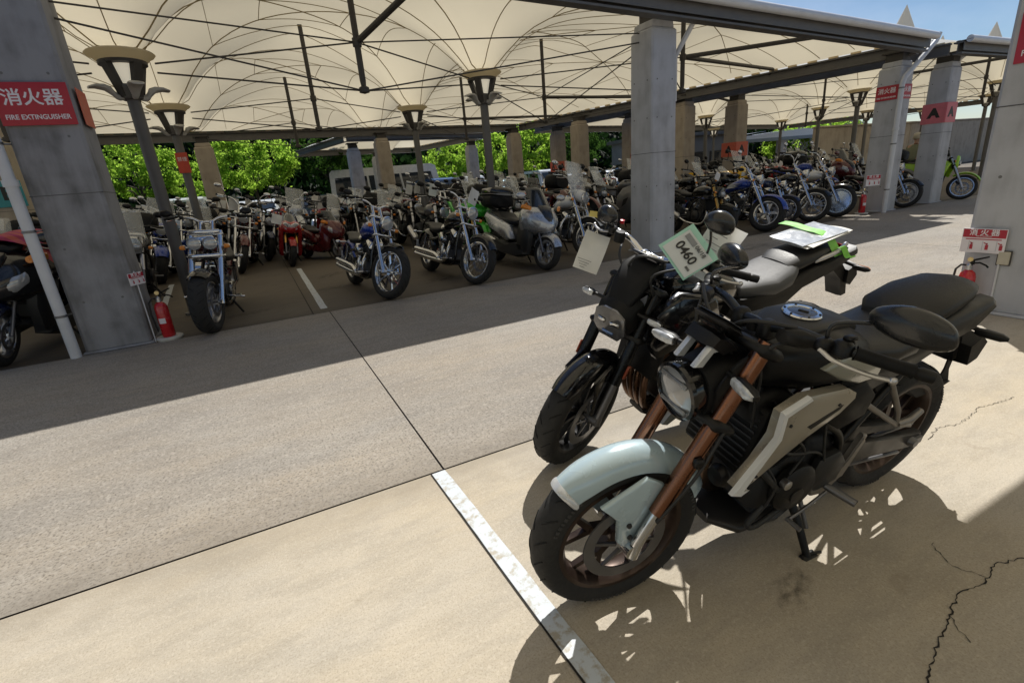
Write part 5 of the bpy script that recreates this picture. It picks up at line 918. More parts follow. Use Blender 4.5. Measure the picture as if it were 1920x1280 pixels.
        if crash: b.p('crash_bar', MB().tube(spline([(.42, sg * .08, .62), (.47, sg * .26, .58), (.46, sg * .33, .42), (.42, sg * .26, .27), (.36, sg * .12, .24)], 5), .016, 10), CHROME)
    b.p('tail_lamp', MB().loft([(rx - .30, 0, .56, .05, .03, .03), (rx - .36, 0, .55, .045, .025, .025), (rx - .37, 0, .55, .02, .01, .01)], 12), REDLENS); b.p('number_plate', MB().box((rx - .37, 0, .42), (.004, .20, .12), (0, R(12), 0)), WHITEP)
    if shield: b.p('windshield', MB(S_).slab(lambda u, v: (b.xf(.95) + .12 - .22 * v - .10 * (2 * u - 1) ** 2, (u - .5) * (.46 - .10 * abs(v - .4)), .98 + .50 * v), 12, 10, (-.004, 0, 0)), GLASS, None, 60)
    if paper: sheet_paper(b, S_ @ Matrix.Translation((e[0] + .12, paper[0], paper[1])) @ Matrix.Rotation(R(90 + paper[2]), 4, 'Z') @ Matrix.Rotation(R(paper[3]), 4, 'Y'), paper[4], paper[5])
    stand(b, lean); return b
def naked(label, mid, heading, lean=9, steer=12, body=None, fw=('cast5', BLACK), forkm=None, hi=False, lamp='round', shield=0, box=False, paper=None, group='parked motorcycles', sc=1., side=None, lampm=None, wire=False, name='naked_motorcycle', seatm=None, rims=None):
    body = body or GLOSSBLK
    b = Bike(name, mid, heading, lean, steer, 1.42, .30, 25.5, label, 'motorcycle', group, sc, hi); S_ = b.S; fx, rx = b.fx, b.rx
    wheel(b, 'front_wheel', fx, .30, .115, .216, fw[0], fw[1], S_, .15, (1, -1) if hi else (1,), False); wheel(b, 'rear_wheel', rx, .305, .16, .216, fw[0], fw[1], None, 0, (-1,), False)
    fork(b, STEEL, forkm or ALU, .95, .48, .022, .028, .10, clamps=(.71, .92)); fender(b, S_, fx, .30, .14, 40, 150, body, .022, n=12)
    hx = b.xf(.82) + .12
    if lamp == 'round': round_lamp(b, (hx, 0, .83), .085, lampm or BLACK, S_, .12, LENS, CHROME)
    else:
        b.p('headlight', MB(S_).prism([(-.10, .72), (-.12, .83), (-.06, .93), (.06, .93), (.12, .83), (.10, .72), (0, .68)], hx - .12, hx, .02, 'x', .02), lampm or body); b.p('headlight_lens', MB(S_).prism([(-.075, .76), (-.085, .82), (0, .85), (.085, .82), (.075, .76), (0, .74)], hx + .0, hx + .03, .01, 'x', .012), LENS)
    if shield: b.p('windscreen', MB(S_).slab(lambda u, v: (hx + .02 - .26 * v * shield - .10 * (2 * u - 1) ** 2, (u - .5) * (.32 - .08 * v), .93 + .34 * v * shield), 8, 8, (-.004, 0, 0)), GLASS if shield > .8 else SMOKE, None, 60)
    c = (b.xf(1.0) - .04, 0, 1.02); e = (c[0] - .13, .37, 1.06); ho = handlebar(b, c, e, .03, BLACK, .12, .0135)
    for sg in (1, -1):
        mirror(b, (e[0] + .05, sg * .22, 1.07), (e[0] + .07, sg * .26, 1.17), (e[0] + .06, sg * .29, 1.22), (.15, .09), BLACK, sg, None, R(0), ho); blinker(b, (hx - .06, sg * .09, .80), (hx - .06, sg * .17, .80), BLACK, AMBER, S_, (.06, .045, .045)); blinker(b, (-.86, sg * .05, .74), (-.88, sg * .14, .74), BLACK, AMBER, None, (.06, .045, .045))
    b.p('fuel_tank', MB().loft([(.30, 0, .84, .06, .05, .06, 2.5), (.24, 0, .86, .13, .08, .09, 2.5), (.10, 0, .865, .155, .10, .11, 2.5), (-.04, 0, .84, .14, .08, .10, 2.4), (-.14, 0, .80, .09, .04, .06, 2.2)], 16), body)
    b.p('seat', MB().loft([(-.10, 0, .79, .08, .03, .05), (-.22, 0, .785, .13, .04, .05, 2.6), (-.42, 0, .80, .135, .05, .05, 2.6), (-.50, 0, .845, .12, .05, .05, 2.5), (-.76, 0, .88, .08, .03, .04, 2.3)], 14), seatm or LEATHER)
    b.p('tail_cowl', MB().loft([(-.30, 0, .72, .11, .05, .04, 2.6), (-.55, 0, .79, .10, .06, .04, 2.6), (-.80, 0, .86, .07, .04, .03, 2.4), (-.88, 0, .87, .03, .02, .02)], 14), body)
    b.p('tail_lamp', MB().box((-.88, 0, .85), (.04, .09, .04), None, .8, .01), REDLENS); b.p('rear_fender', MB().prism([(-.70, .80), (-.84, .82), (-.95, .60), (-.91, .58), (-.82, .76), (-.70, .76)], -.05, .05), BLACK)
    tubes(b, 'frame', [[(.30, 0, .90), (.2, .09, .76), (-.02, .13, .62), (-.14, .13, .38)], [(.30, 0, .90), (.2, -.09, .76), (-.02, -.13, .62), (-.14, -.13, .38)], [(.29, 0, .8), (.27, .11, .5), (.2, .12, .28), (-.1, .12, .26)], [(.29, 0, .8), (.27, -.11, .5), (.2, -.12, .28), (-.1, -.12, .26)], [(-.05, .12, .6), (-.3, .11, .7), (-.7, .09, .80)], [(-.05, -.12, .6), (-.3, -.11, .7), (-.7, -.09, .80)]], .016, BLACK, 6)
    engine_block(b, .04, .37, 1.05, ENGINE, side or DARKMET, True, False, DARKMET); b.p('radiator', MB().box((.32, 0, .58), (.03, .26, .22), (0, R(-14), 0)), MATTE)
    b.p('exhaust_pipe', MB().tube(spline([(.22, -.04, .55), (.33, -.06, .42), (.25, -.1, .22), (-.1, -.15, .23), (-.35, -.18, .33)], 4), .022, 8), CHROME); b.p('muffler', MB(Matrix.Translation((-.55, -.19, .42)) @ Matrix.Rotation(R(20), 4, 'Y')).loft([(.26, 0, 0, .03, .03, .03), (.2, 0, 0, .055, .06, .06), (-.22, 0, 0, .055, .06, .06), (-.24, 0, 0, .03, .03, .03)], 12), ALU)
    for sg in (1, -1): b.p('swingarm', MB().tube([(-.14, sg * .12, .38), (rx, sg * .115, .305)], .022, 6), DARKMET); b.p('footpeg', MB().tube([(-.15, sg * .13, .33), (-.16, sg * .25, .33)], .013, 6), STEEL)
    if box: b.p('top_box', MB().loft([(-.62, 0, 1.06, .15, .10, .12, 3), (-.68, 0, 1.07, .21, .15, .15, 3), (-.95, 0, 1.07, .21, .14, .15, 3), (-1.05, 0, 1.06, .14, .09, .11, 2.8)], 16), MATTE); tubes(b, 'rack', [[(-.55, .1, .86), (-.95, .1, .91)], [(-.55, -.1, .86), (-.95, -.1, .91)]], .012, BLACK)
    if paper: sheet_paper(b, S_ @ Matrix.Translation((e[0] + .12, paper[0], paper[1])) @ Matrix.Rotation(R(90 + paper[2]), 4, 'Z') @ Matrix.Rotation(R(paper[3]), 4, 'Y'), paper[4], paper[5])
    stand(b, lean); return b
def sport(label, mid, heading, lean=9, steer=10, body=None, nose=None, hi=False, forkm=None, group='parked motorcycles', num=None, paper=None, name='sport_motorcycle', rim=None):
    body = body or paintm((.4, .01, .01)); nose = nose or WHITEP
    b = Bike(name, mid, heading, lean, steer, 1.42, .30, 24, label, 'motorcycle', group, 1., hi); S_ = b.S; fx, rx = b.fx, b.rx
    wheel(b, 'front_wheel', fx, .30, .12, .216, 'cast5', rim or BLACK, S_, .16, (1, -1), hi); wheel(b, 'rear_wheel', rx, .315, .18, .216, 'cast5', rim or BLACK, None, 0, (), False); fork(b, STEEL, forkm or GOLD, .86, .46, .022, .028, .105, clamps=(.68, .84)); fender(b, S_, fx, .30, .15, 30, 140, body, .02, n=12)
    b.p('nose_fairing', MB().loft([(.80, 0, .80, .03, .02, .04, 2.2), (.76, 0, .80, .10, .06, .09, 2.4), (.66, 0, .82, .18, .10, .13, 2.6), (.52, 0, .85, .20, .12, .16, 2.6), (.42, 0, .87, .18, .08, .14, 2.5)], 18), body)
    b.p('nose_panel', MB().prism([(-.10, .84), (-.16, .90), (-.10, .93), (0, .88), (.10, .93), (.16, .90), (.10, .84), (0, .735)], .685, .775, .015, 'x', .03), nose)
    for sg in (1, -1):
        b.p('headlight_lens', MB().prism([(sg * .05, .78), (sg * .14, .83), (sg * .12, .79), (sg * .06, .755)], .735, .765, .004, 'x'), LENS)
        b.p('side_fairing', MB().prism([(.62, .82), (.50, .88), (.18, .80), (.05, .66), (.0, .42), (.10, .24), (.34, .20), (.44, .36), (.46, .52), (.62, .68)], sg * .15, sg * .23, .05), body); b.p('fairing_vent', MB().prism([(.36, .62), (.24, .58), (.20, .44), (.30, .50)], sg * .21, sg * .235), BLACK, None, 0)
        b.p('tail_side', MB().prism([(-.10, .76), (-.45, .82), (-.85, .98), (-.88, .95), (-.60, .78), (-.3, .68), (-.1, .66)], sg * .04, sg * .12, .03), body); b.p('footpeg', MB().tube([(-.2, sg * .12, .42), (-.22, sg * .22, .43)], .012, 6), STEEL); b.p('swingarm', MB().prism([(-.1, .44), (rx, .36), (rx, .28), (-.1, .32)], sg * .10, sg * .14, .01), ALU)
        mirror(b, (.55, sg * .17, .93), (.56, sg * .28, 1.0), (.55, sg * .31, 1.03), (.15, .075), BLACK, sg, None, R(0), None, Matrix.Identity(4)); blinker(b, (.55, sg * .18, .78), (.53, sg * .22, .78), BLACK, AMBER, None, (.05, .04, .04))
    b.p('windscreen', MB().slab(lambda u, v: (.66 - .30 * v - .10 * (2 * u - 1) ** 2, (u - .5) * (.34 - .10 * v), .91 + .19 * v - .05 * (2 * u - 1) ** 2), 10, 8, (-.004, 0, 0)), SMOKE if hi else GLASS, None, 60)
    b.p('fuel_tank', MB().loft([(.32, 0, .86, .06, .05, .06), (.24, 0, .88, .14, .08, .10, 2.5), (.08, 0, .88, .16, .10, .12, 2.5), (-.06, 0, .84, .12, .07, .09, 2.3), (-.12, 0, .80, .07, .03, .05)], 16), body); b.p('seat', MB().loft([(-.10, 0, .80, .08, .02, .04), (-.3, 0, .80, .13, .03, .04), (-.44, 0, .84, .12, .04, .04), (-.7, 0, .95, .08, .025, .04), (-.82, 0, .98, .04, .012, .02)], 14), LEATHER)
    e = (.30, .33, .90); ho = handlebar(b, (.40, 0, .92), e, 0, BLACK, .11, .012); engine_block(b, .05, .40, 1, ENGINE, DARKMET, False); tubes(b, 'frame', [[(.30, 0, .85), (.1, .13, .7), (-.15, .13, .4)], [(.30, 0, .85), (.1, -.13, .7), (-.15, -.13, .4)], [(-.05, .1, .62), (-.7, .06, .88)], [(-.05, -.1, .62), (-.7, -.06, .88)]], .022, BLACK, 6); b.p('exhaust_pipe', MB().tube(spline([(.2, -.05, .5), (.3, -.05, .35), (.1, -.08, .2), (-.3, -.16, .3), (-.7, -.18, .48)], 4), [.022] * 9 + [.045] * 8, 10), STEEL); b.p('tail_lamp', MB().box((-.88, 0, .955), (.03, .10, .025)), REDLENS)
    if num: text('race_number', num, .11, INK, b.root, (.79, -.045, .865), (R(78), R(-18), R(100)), 1, .001)
    if paper: sheet_paper(b, Matrix.Translation((.62, paper[0], paper[1])) @ Matrix.Rotation(R(90 + paper[2]), 4, 'Z') @ Matrix.Rotation(R(paper[3]), 4, 'Y'), paper[4], paper[5])
    stand(b, lean); return b
def scooter(label, mid, heading, lean=8, steer=10, body=None, big=True, hi=False, box=False, group='parked motorcycles', lower=None, dark=None, screen=True, paper=None, fend=None, name='scooter', apron=None):
    body = body or paintm((.35, .36, .38), .3, .6); lower = lower or DGREY; wb = 1.58 if big else 1.28; Rw = .27 if big else .215
    b = Bike(name, mid, heading, lean, steer, wb, Rw, 27, label, 'scooter', group, 1., hi); S_ = b.S; fx, rx = b.fx, b.rx; k = 1. if big else .86
    wheel(b, 'front_wheel', fx, Rw, .12, Rw * .68, 'cast5' if big else 'cast3', ALU, S_, .12 if big else .09, (1,), False); wheel(b, 'rear_wheel', rx, Rw, .14, Rw * .66, 'cast3', DARKMET, None, 0, (), False)
    for sg in (1, -1): b.p('fork_leg', MB(S_).tube([(fx, sg * .085, Rw), (b.xf(.62), sg * .085, .62)], .02, 10), STEEL)
    fender(b, S_, fx, Rw, .17, 22, 165, fend or body, .03, depth=.07, n=16)
    X = lambda x: x * k
    b.p('front_cowl', MB().loft([(X(.86), 0, X(.66), .03, .03, .05, 2.2), (X(.83), 0, X(.68), .09, .07, .10, 2.2), (X(.78), 0, X(.71), .16, .12, .15, 2.3), (X(.71), 0, X(.745), .225 * k, .16, .19, 2.4), (X(.62), 0, X(.77), .275 * k, .19, .23, 2.5), (X(.52), 0, X(.78), .31 * k, .215, .27, 2.6), (X(.43), 0, X(.78), .315 * k, .22, .30, 2.6), (X(.37), 0, X(.78), .27 * k, .20, .28, 2.6), (X(.33), 0, X(.77), .20 * k, .16, .22, 2.6)], 28), body, None, 80)
    b.p('front_panel', MB().loft([(X(.835), 0, X(.72), .03, .05, .07), (X(.79), 0, X(.78), .085, .10, .10, 2.6), (X(.70), 0, X(.90), .11, .06, .08, 2.6), (X(.62), 0, X(.97), .10, .02, .05)], 14), dark or NAVY)
    for sg in (1, -1):
        b.p('headlight_lens', MB().loft([(X(.80), sg * .10 * k, X(.70), .03, .03, .05), (X(.755), sg * .155 * k, X(.73), .055, .06, .08), (X(.68), sg * .21 * k, X(.77), .045, .06, .06)], 12), LENS)
        b.p('leg_shield', MB().prism([(X(.50), X(.86)), (X(.38), X(.92)), (X(.30), X(.70)), (X(.26), X(.36)), (X(.34), X(.22)), (X(.56), X(.26)), (X(.62), X(.5))], sg * .16 * k, sg * (.27 if big else .31) * k, .06), lower if big else body); b.p('lower_side', MB().prism([(X(.50), X(.36)), (X(.30), X(.40)), (X(-.1), X(.36)), (X(-.60), X(.42)), (X(-.66), X(.34)), (X(-.3), X(.2)), (X(.3), X(.16)), (X(.5), X(.22))], sg * .12, sg * .27 * k, .05), lower)
        b.p('rear_side', MB().prism([(X(.02), X(.44)), (X(-.1), X(.66)), (X(-.40), X(.76)), (X(-.85), X(.86)), (X(-.92), X(.80)), (X(-.70), X(.60)), (X(-.35), X(.48)), (X(-.08), X(.40))], sg * .12, sg * .25 * k, .06), body)
        mirror(b, (X(.58), sg * .22 * k, X(.98)), (X(.57), sg * .30 * k, X(1.06)), (X(.55), sg * .33 * k, X(1.10)), (.17, .10), body if big else BLACK, sg, None, R(0), None, Matrix.Identity(4))
        b.p('indicator_lens', MB().loft([(X(.66), sg * .27 * k, X(.93), .03, .03, .03), (X(.60), sg * .32 * k, X(.95), .035, .04, .04), (X(.54), sg * .34 * k, X(.95), .02, .03, .03)], 10), AMBER)
    b.p('floor_board', MB().box((X(.16), 0, X(.30)), (X(.44), .40 * k, .10), None, .95, .03), lower); b.p('centre_tunnel', MB().loft([(X(.34), 0, X(.45), .10, .12, .15), (X(.1), 0, X(.46), .11, .13, .15), (X(-.1), 0, X(.55), .14, .14, .2)], 12), lower)
    b.p('seat', MB().loft([(X(-.0), 0, X(.72), .10, .03, .06), (X(-.12), 0, X(.735), .17 * k, .04, .08, 2.7), (X(-.40), 0, X(.75), .19 * k, .05, .08, 2.8), (X(-.47), 0, X(.80), .18 * k, .07, .08, 2.7), (X(-.80), 0, X(.87), .14 * k, .04, .07, 2.5), (X(-.90), 0, X(.87), .07, .015, .05)], 16), LEATHER)
    ho = handlebar(b, (X(.42), 0, X(1.02)), (X(.33), .34 * k, X(1.03)), .02, BLACK, .12, .013); b.p('bar_cover', MB().loft([(X(.50), 0, X(1.0), .08, .04, .05), (X(.44), 0, X(1.02), .14, .05, .05), (X(.38), 0, X(1.02), .10, .04, .05)], 12), BLACK)
    if screen: b.p('windscreen', MB().slab(lambda u, v: (X(.66) - .22 * v - .12 * (2 * u - 1) ** 2, (u - .5) * (.42 - .10 * v) * k, X(.95) + .30 * v * k), 10, 8, (-.005, 0, 0)), SMOKE, None, 60)
    b.p('engine', MB().box((X(-.45), 0, X(.34)), (X(.42), .22, .18), None, .9, .04), ENGINE); b.p('muffler', MB(Matrix.Translation((X(-.68), -.2, X(.40))) @ Matrix.Rotation(R(12), 4, 'Y')).loft([(.26, 0, 0, .04, .04, .04), (.18, 0, 0, .065, .07, .07, 2.6), (-.2, 0, 0, .065, .075, .07, 2.6), (-.24, 0, 0, .03, .04, .04)], 14), ALU); b.p('tail_lamp', MB().loft([(X(-.88), 0, X(.80), .12, .05, .04), (X(-.94), 0, X(.79), .08, .03, .03)], 12), REDLENS)
    if box:
        bx_ = b.p('top_box', MB().loft([(X(-.62), 0, 1.08, .16, .06, .12, 3), (X(-.68), 0, 1.09, .24, .09, .15, 3.2), (X(-1.05), 0, 1.09, .24, .09, .15, 3.2), (X(-1.14), 0, 1.08, .17, .07, .11, 2.8)], 20), MATTE); b.p('box_lid', MB().loft([(X(-.63), 0, 1.20, .16, .04, .02, 3), (X(-.69), 0, 1.20, .235, .10, .02, 3), (X(-1.04), 0, 1.20, .235, .09, .02, 3), (X(-1.12), 0, 1.19, .17, .03, .02, 2.8)], 20), GLOSSBLK, bx_); b.p('box_trim', MB().loft([(X(-.615), 0, 1.17, .165, .015, .015, 3), (X(-.675), 0, 1.17, .246, .016, .016, 3.2), (X(-1.055), 0, 1.17, .246, .016, .016, 3.2), (X(-1.145), 0, 1.17, .175, .015, .015, 2.8)], 20), STEEL, bx_); tubes(b, 'rack', [[(-.6, .1, .88), (-1.0, .1, .95)], [(-.6, -.1, .88), (-1.0, -.1, .95)]], .014, BLACK)
    if paper: sheet_paper(b, Matrix.Translation((X(.60), paper[0], paper[1])) @ Matrix.Rotation(R(90 + paper[2]), 4, 'Z') @ Matrix.Rotation(R(paper[3]), 4, 'Y'), paper[4], paper[5])
    b.p('side_stand', MB().tube([(.0, .12, .22), (-.04, .26, .26 * math.tan(R(lean)))], .013, 6), BLACK); return b
def enduro(label, mid, heading, lean=9, steer=12, body=None, hi=False, shield=0, box=False, group='parked motorcycles', rimm=None, forkm=None, motard=False, paper=None, name='dual_sport_motorcycle'):
    body = body or paintm((.7, .45, .01)); Rf = .30 if motard else .34
    b = Bike(name, mid, heading, lean, steer, 1.47, Rf, 27, label, 'motorcycle', group, 1., hi); S_ = b.S; fx, rx = b.fx, b.rx
    wheel(b, 'front_wheel', fx, Rf, .11 if motard else .085, Rf * .74, 'wire', rimm or ALU, S_, .14, (1,), False); wheel(b, 'rear_wheel', rx, .315, .13, .225, 'wire', rimm or ALU, None, 0, (), False); fork(b, ALU, forkm or ALU, 1.02, .56, .026, .024, .10, clamps=(.80, .98))
    fender(b, S_, fx, Rf, .15, 30, 130, body, .06 if motard else .17, depth=.03, n=12); hx = b.xf(.92) + .13
    b.p('headlight_mask', MB(S_).prism([(-.11, .80), (-.13, .95), (-.07, 1.05), (.07, 1.05), (.13, .95), (.11, .80), (0, .76)], hx - .06, hx, .02, 'x', .02), body); b.p('headlight_lens', MB(S_).prism([(-.08, .84), (-.08, .93), (.08, .93), (.08, .84)], hx, hx + .035, .01, 'x', .01), LENS)
    if shield: b.p('windscreen', MB(S_).slab(lambda u, v: (hx - .02 - .2 * v - .1 * (2 * u - 1) ** 2, (u - .5) * .36, 1.02 + .36 * v), 8, 8, (-.004, 0, 0)), GLASS, None, 60)
    c = (b.xf(1.08) - .03, 0, 1.10); e = (c[0] - .11, .40, 1.15); ho = handlebar(b, c, e, .03, BLACK, .12, .0135)
    for sg in (1, -1):
        mirror(b, (e[0] + .05, sg * .24, 1.16), (e[0] + .06, sg * .27, 1.27), (e[0] + .05, sg * .30, 1.31), (.13, .09), BLACK, sg, None, R(0), ho); b.p('tank_shroud', MB().prism([(.46, .86), (.30, .96), (.0, .94), (-.05, .86), (.14, .76), (.22, .60), (.36, .56), (.40, .70)], sg * .13, sg * .19, .02), body); b.p('side_panel', MB().prism([(-.12, .88), (-.5, .92), (-.9, .98), (-.6, .78), (-.2, .66)], sg * .07, sg * .13, .02), body); blinker(b, (hx - .08, sg * .10, .88), (hx - .08, sg * .19, .88), BLACK, AMBER, S_, (.06, .045, .045)); b.p('swingarm', MB().tube([(-.14, sg * .11, .40), (rx, sg * .1, .315)], .022, 6), ALU); b.p('footpeg', MB().tube([(-.1, sg * .13, .36), (-.11, sg * .26, .36)], .014, 6), STEEL)
    b.p('fuel_tank', MB().loft([(.34, 0, .90, .06, .04, .06), (.22, 0, .93, .13, .06, .1, 2.5), (.02, 0, .92, .12, .05, .1, 2.4), (-.08, 0, .9, .07, .02, .05)], 14), body); b.p('seat', MB().loft([(.0, 0, .92, .07, .03, .05), (-.2, 0, .90, .11, .03, .06, 2.6), (-.6, 0, .93, .11, .04, .05, 2.6), (-.85, 0, .97, .07, .02, .04)], 14), LEATHER); b.p('rear_fender', MB().prism([(-.6, .88), (-.95, .99), (-1.05, .97), (-1.0, .93), (-.6, .82)], -.07, .07, .02), body); b.p('tail_lamp', MB().box((-.98, 0, .94), (.05, .1, .05), None, .8, .01), REDLENS)
    tubes(b, 'frame', [[(.32, 0, .98), (.3, .08, .6), (.2, .1, .3), (-.12, .11, .3)], [(.32, 0, .98), (.3, -.08, .6), (.2, -.1, .3), (-.12, -.11, .3)], [(.3, 0, .9), (0, .1, .75), (-.14, .12, .4)], [(.3, 0, .9), (0, -.1, .75), (-.14, -.12, .4)]], .016, BLACK, 6); engine_block(b, .05, .42, .95, ENGINE, DARKMET, True); b.p('exhaust_pipe', MB().tube(spline([(.2, -.05, .62), (.32, -.08, .5), (.2, -.12, .34), (-.1, -.15, .5), (-.4, -.16, .72), (-.85, -.16, .84)], 4), [.02] * 13 + [.05] * 8, 10), STEEL)
    if box: b.p('top_box', MB().loft([(-.62, 0, 1.16, .15, .10, .12, 2.6), (-.68, 0, 1.17, .22, .14, .14, 2.6), (-1.0, 0, 1.17, .22, .13, .14, 2.6), (-1.10, 0, 1.16, .14, .08, .10, 2.4)], 18), MATTE); tubes(b, 'rack', [[(-.5, .1, .96), (-1.0, .1, 1.03)], [(-.5, -.1, .96), (-1.0, -.1, 1.03)]], .012, BLACK)
    if paper: sheet_paper(b, S_ @ Matrix.Translation((e[0] + .12, paper[0], paper[1])) @ Matrix.Rotation(R(90 + paper[2]), 4, 'Z') @ Matrix.Rotation(R(paper[3]), 4, 'Y'), paper[4], paper[5])
    stand(b, lean); return b
# ------------------------------------------------------------------ who stands where: (x, y) is where the front wheel touches the floor
def at(x, y, wb, hd): return (x - math.cos(hd) * wb / 2, y - math.sin(hd) * wb / 2)
H0 = R(-90)
def hd(d): return H0 + R(d)
BLUE = paintm((.012, .045, .30), name='blue_paint'); RED_P = paintm((.36, .008, .012), name='red_paint'); SILV = paintm((.46, .48, .51), .28, .7, name='silver_paint'); GREEN_P = paintm((.05, .50, .03), name='green_paint'); YELLOW = paintm((.78, .46, .01), name='yellow_paint'); LIME = paintm((.38, .66, .02), .3, 0, name='lime_paint'); MAROON = paintm((.10, .012, .014), name='maroon_paint'); ORNG = paintm((.65, .13, .01), name='orange_paint'); WHT = paintm((.70, .69, .66), .3, 0, name='white_body_paint'); DKBLUE = paintm((.01, .02, .07), name='navy_paint'); GREYP = paintm((.12, .12, .125), .35, .4, name='grey_paint'); BLKP = paintm((.006, .006, .007), .2, 0, name='black_paint')
G1 = 'motorcycles along the front of the left rows'; G2 = 'motorcycles along the front of the right rows'
cruiser('chrome cruiser with two headlights and fat tyre beside the left pillar', at(-.72, 6.62, 1.60, hd(-4)), hd(-4), 8, -10, MAROON, ('cast10', ALU), 'drag', 'twin', True, group=G1, rake=29, fendcut=(60, 125), ffm=BLKP, wb=1.60, sc=1.1, low=True)
cruiser('slim cruiser with bright blue tank and big multi spoke front wheel', at(1.40, 6.68, 1.52, hd(6)), hd(6), 8, 22, BLUE, ('cast10', CHROME), 'drag', 'round', False, group=G1, wb=1.52, rake=29, fendcut=(70, 120), ffm=BLKP, fxr=.335, sc=1.07, low=True)
cruiser('black cruiser with raked chrome forks and wide bars beside the silver scooter', at(2.66, 6.65, 1.66, hd(4)), hd(4), 9, 18, BLKP, ('wire', CHROME), 'drag', 'round', False, group=G1, wb=1.66, rake=33, fendcut=(30, 120), sc=1.07, low=True, paper=(.20, 1.20, 10, 8, .19, .22))
scooter('large silver scooter with black top box and amber indicators', at(3.92, 6.72, 1.58, hd(4)), hd(4), 8, 10, SILV, True, True, True, G1, paper=None)
cruiser('white touring cruiser with clear windshield and chrome crash bars', at(5.05, 7.25, 1.64, hd(3)), hd(3), 8, 16, WHT, ('cast10', CHROME), 'ape', 'nacelle', True, True, True, True, group=G1, ffm=WHT, sc=1.08)
sc_ = scooter('black scooter under a pink checked cover, cut by the left edge', at(-2.60, 6.85, 1.58, hd(-9)), hd(-9), 8, 6, BLKP, True, True, False, G1, fend=DKBLUE, screen=False, dark=BLKP)
naked('black motorcycle with gold forks just right of the tall grey pillar', at(8.1, 7.0, 1.42, hd(-4)), hd(-4), 8, 16, BLKP, ('cast5', BLACK), GOLD, True, 'angular', 0, paper=(.1, 1.16, 0, 6, .16, .15), group=G2)
cruiser('blue cruiser with full blue front fender and fat front tyre', at(8.95, 6.72, 1.66, hd(0)), hd(0), 8, 18, BLUE, ('mag', CHROME), 'drag', 'round', True, group=G2, fendcut=(15, 150), tank_dec=SILV, sc=1.08)
naked('roadster with blue and silver tank behind the blue fender cruiser', at(10.05, 7.05, 1.42, hd(2)), hd(2), 8, 16, DKBLUE, ('cast10', CHROME), CHROME, True, group=G2, lampm=CHROME, side=CHROME)
cruiser('black cruiser with chrome headlamp shells, third along the right block', at(10.62, 6.9, 1.62, hd(0)), hd(0), 8, 18, BLKP, ('wire', CHROME), 'ape', 'round', group=G2, crash=True, sc=1.08)
cruiser('cruiser with solid bright disc front wheel near the red extinguisher', at(11.55, 6.92, 1.62, hd(0)), hd(0), 8, 16, WHT, ('disc', mat((.52, .62, .78), .22, .9, 0, .04, name='polished_disc')), 'ape', 'round', group=G2, disc=0, ffm=BLKP, fendcut=(60, 150), sc=1.08)
cruiser('dark motorcycle with wire wheels between the two right pillars', at(13.72, 6.6, 1.5, hd(-8)), hd(-8), 8, 14, BLKP, ('wire', CHROME), 'drag', 'round', group=G2, wb=1.5)
enduro('lime green supermotard with black top box at the far right', at(15.72, 6.36, 1.47, hd(2)), hd(2), 8, 20, LIME, True, 0, True, G2, mat((.55, .62, .72), .25, .9, 0, .04, name='bright_rim'), None, True)
DUC = sport('red and white race style sport motorcycle facing the aisle', at(.52, 11.75, 1.42, hd(0)), hd(0), 9, 4, RED_P, WHITEP, True, GOLD, 'motorcycles in the second row', '12', paper=(-.26, .98, -10, 12, .2, .2))
scooter('dark red scooter with big legshield right of the race motorcycle', at(1.55, 11.95, 1.28, hd(28)), hd(28), 8, 12, MAROON, False, True, False, 'motorcycles in the second row', lower=MAROON, dark=MAROON)
sc_.root.scale = (1.16,) * 3
# plaid cover thrown over the scooter at the left edge
def plaid():
    m = bpy.data.materials.new('plaid_cloth'); m.use_nodes = True; n = m.node_tree.nodes; l = m.node_tree.links; b = n['Principled BSDF']; t = n.new('ShaderNodeTexCoord'); mxs = []
    for rot, cols in ((R(40), ((.35, .01, .10), (.50, .04, .22))), (R(-50), ((.30, .02, .06), (.55, .16, .02)))):
        mp_ = n.new('ShaderNodeMapping'); mp_.inputs['Rotation'].default_value = (0, 0, rot); wv = n.new('ShaderNodeTexWave'); wv.inputs['Scale'].default_value = 2.2; wv.inputs['Distortion'].default_value = 1.2; r = n.new('ShaderNodeValToRGB')
        r.color_ramp.elements[0].color = (*cols[0], 1); r.color_ramp.elements[1].color = (*cols[1], 1); r.color_ramp.elements[0].position = .4; r.color_ramp.elements[1].position = .6; l.new(t.outputs['Object'], mp_.inputs[0]); l.new(mp_.outputs[0], wv.inputs[0]); l.new(wv.outputs[0], r.inputs[0]); mxs.append(r)
    k = n.new('ShaderNodeMix'); k.data_type = 'RGBA'; k.inputs[0].default_value = .5; l.new(mxs[0].outputs[0], k.inputs[6]); l.new(mxs[1].outputs[0], k.inputs[7]); l.new(k.outputs[2], b.inputs['Base Color']); b.inputs['Roughness'].default_value = .8; return m
cov = MB().slab(lambda u, v: (-2.42 + (v - .5) * .86 + .12 * u, 6.98 + u * 1.25, 1.27 - .05 * math.cos(u * 6) + .06 * math.exp(-(u - .1) ** 2 * 30) - .55 * abs(v - .5) ** 2.2 * 2.6 - .02 * math.sin(v * 22 + u * 5) * abs(v - .5) - .15 * max(0, .12 - u)), 26, 26, (0, 0, -.006)).build('checked_cover', plaid(), None, 70)
tag(cov, 'pink and orange checked cloth cover over the black scooter', 'cover')
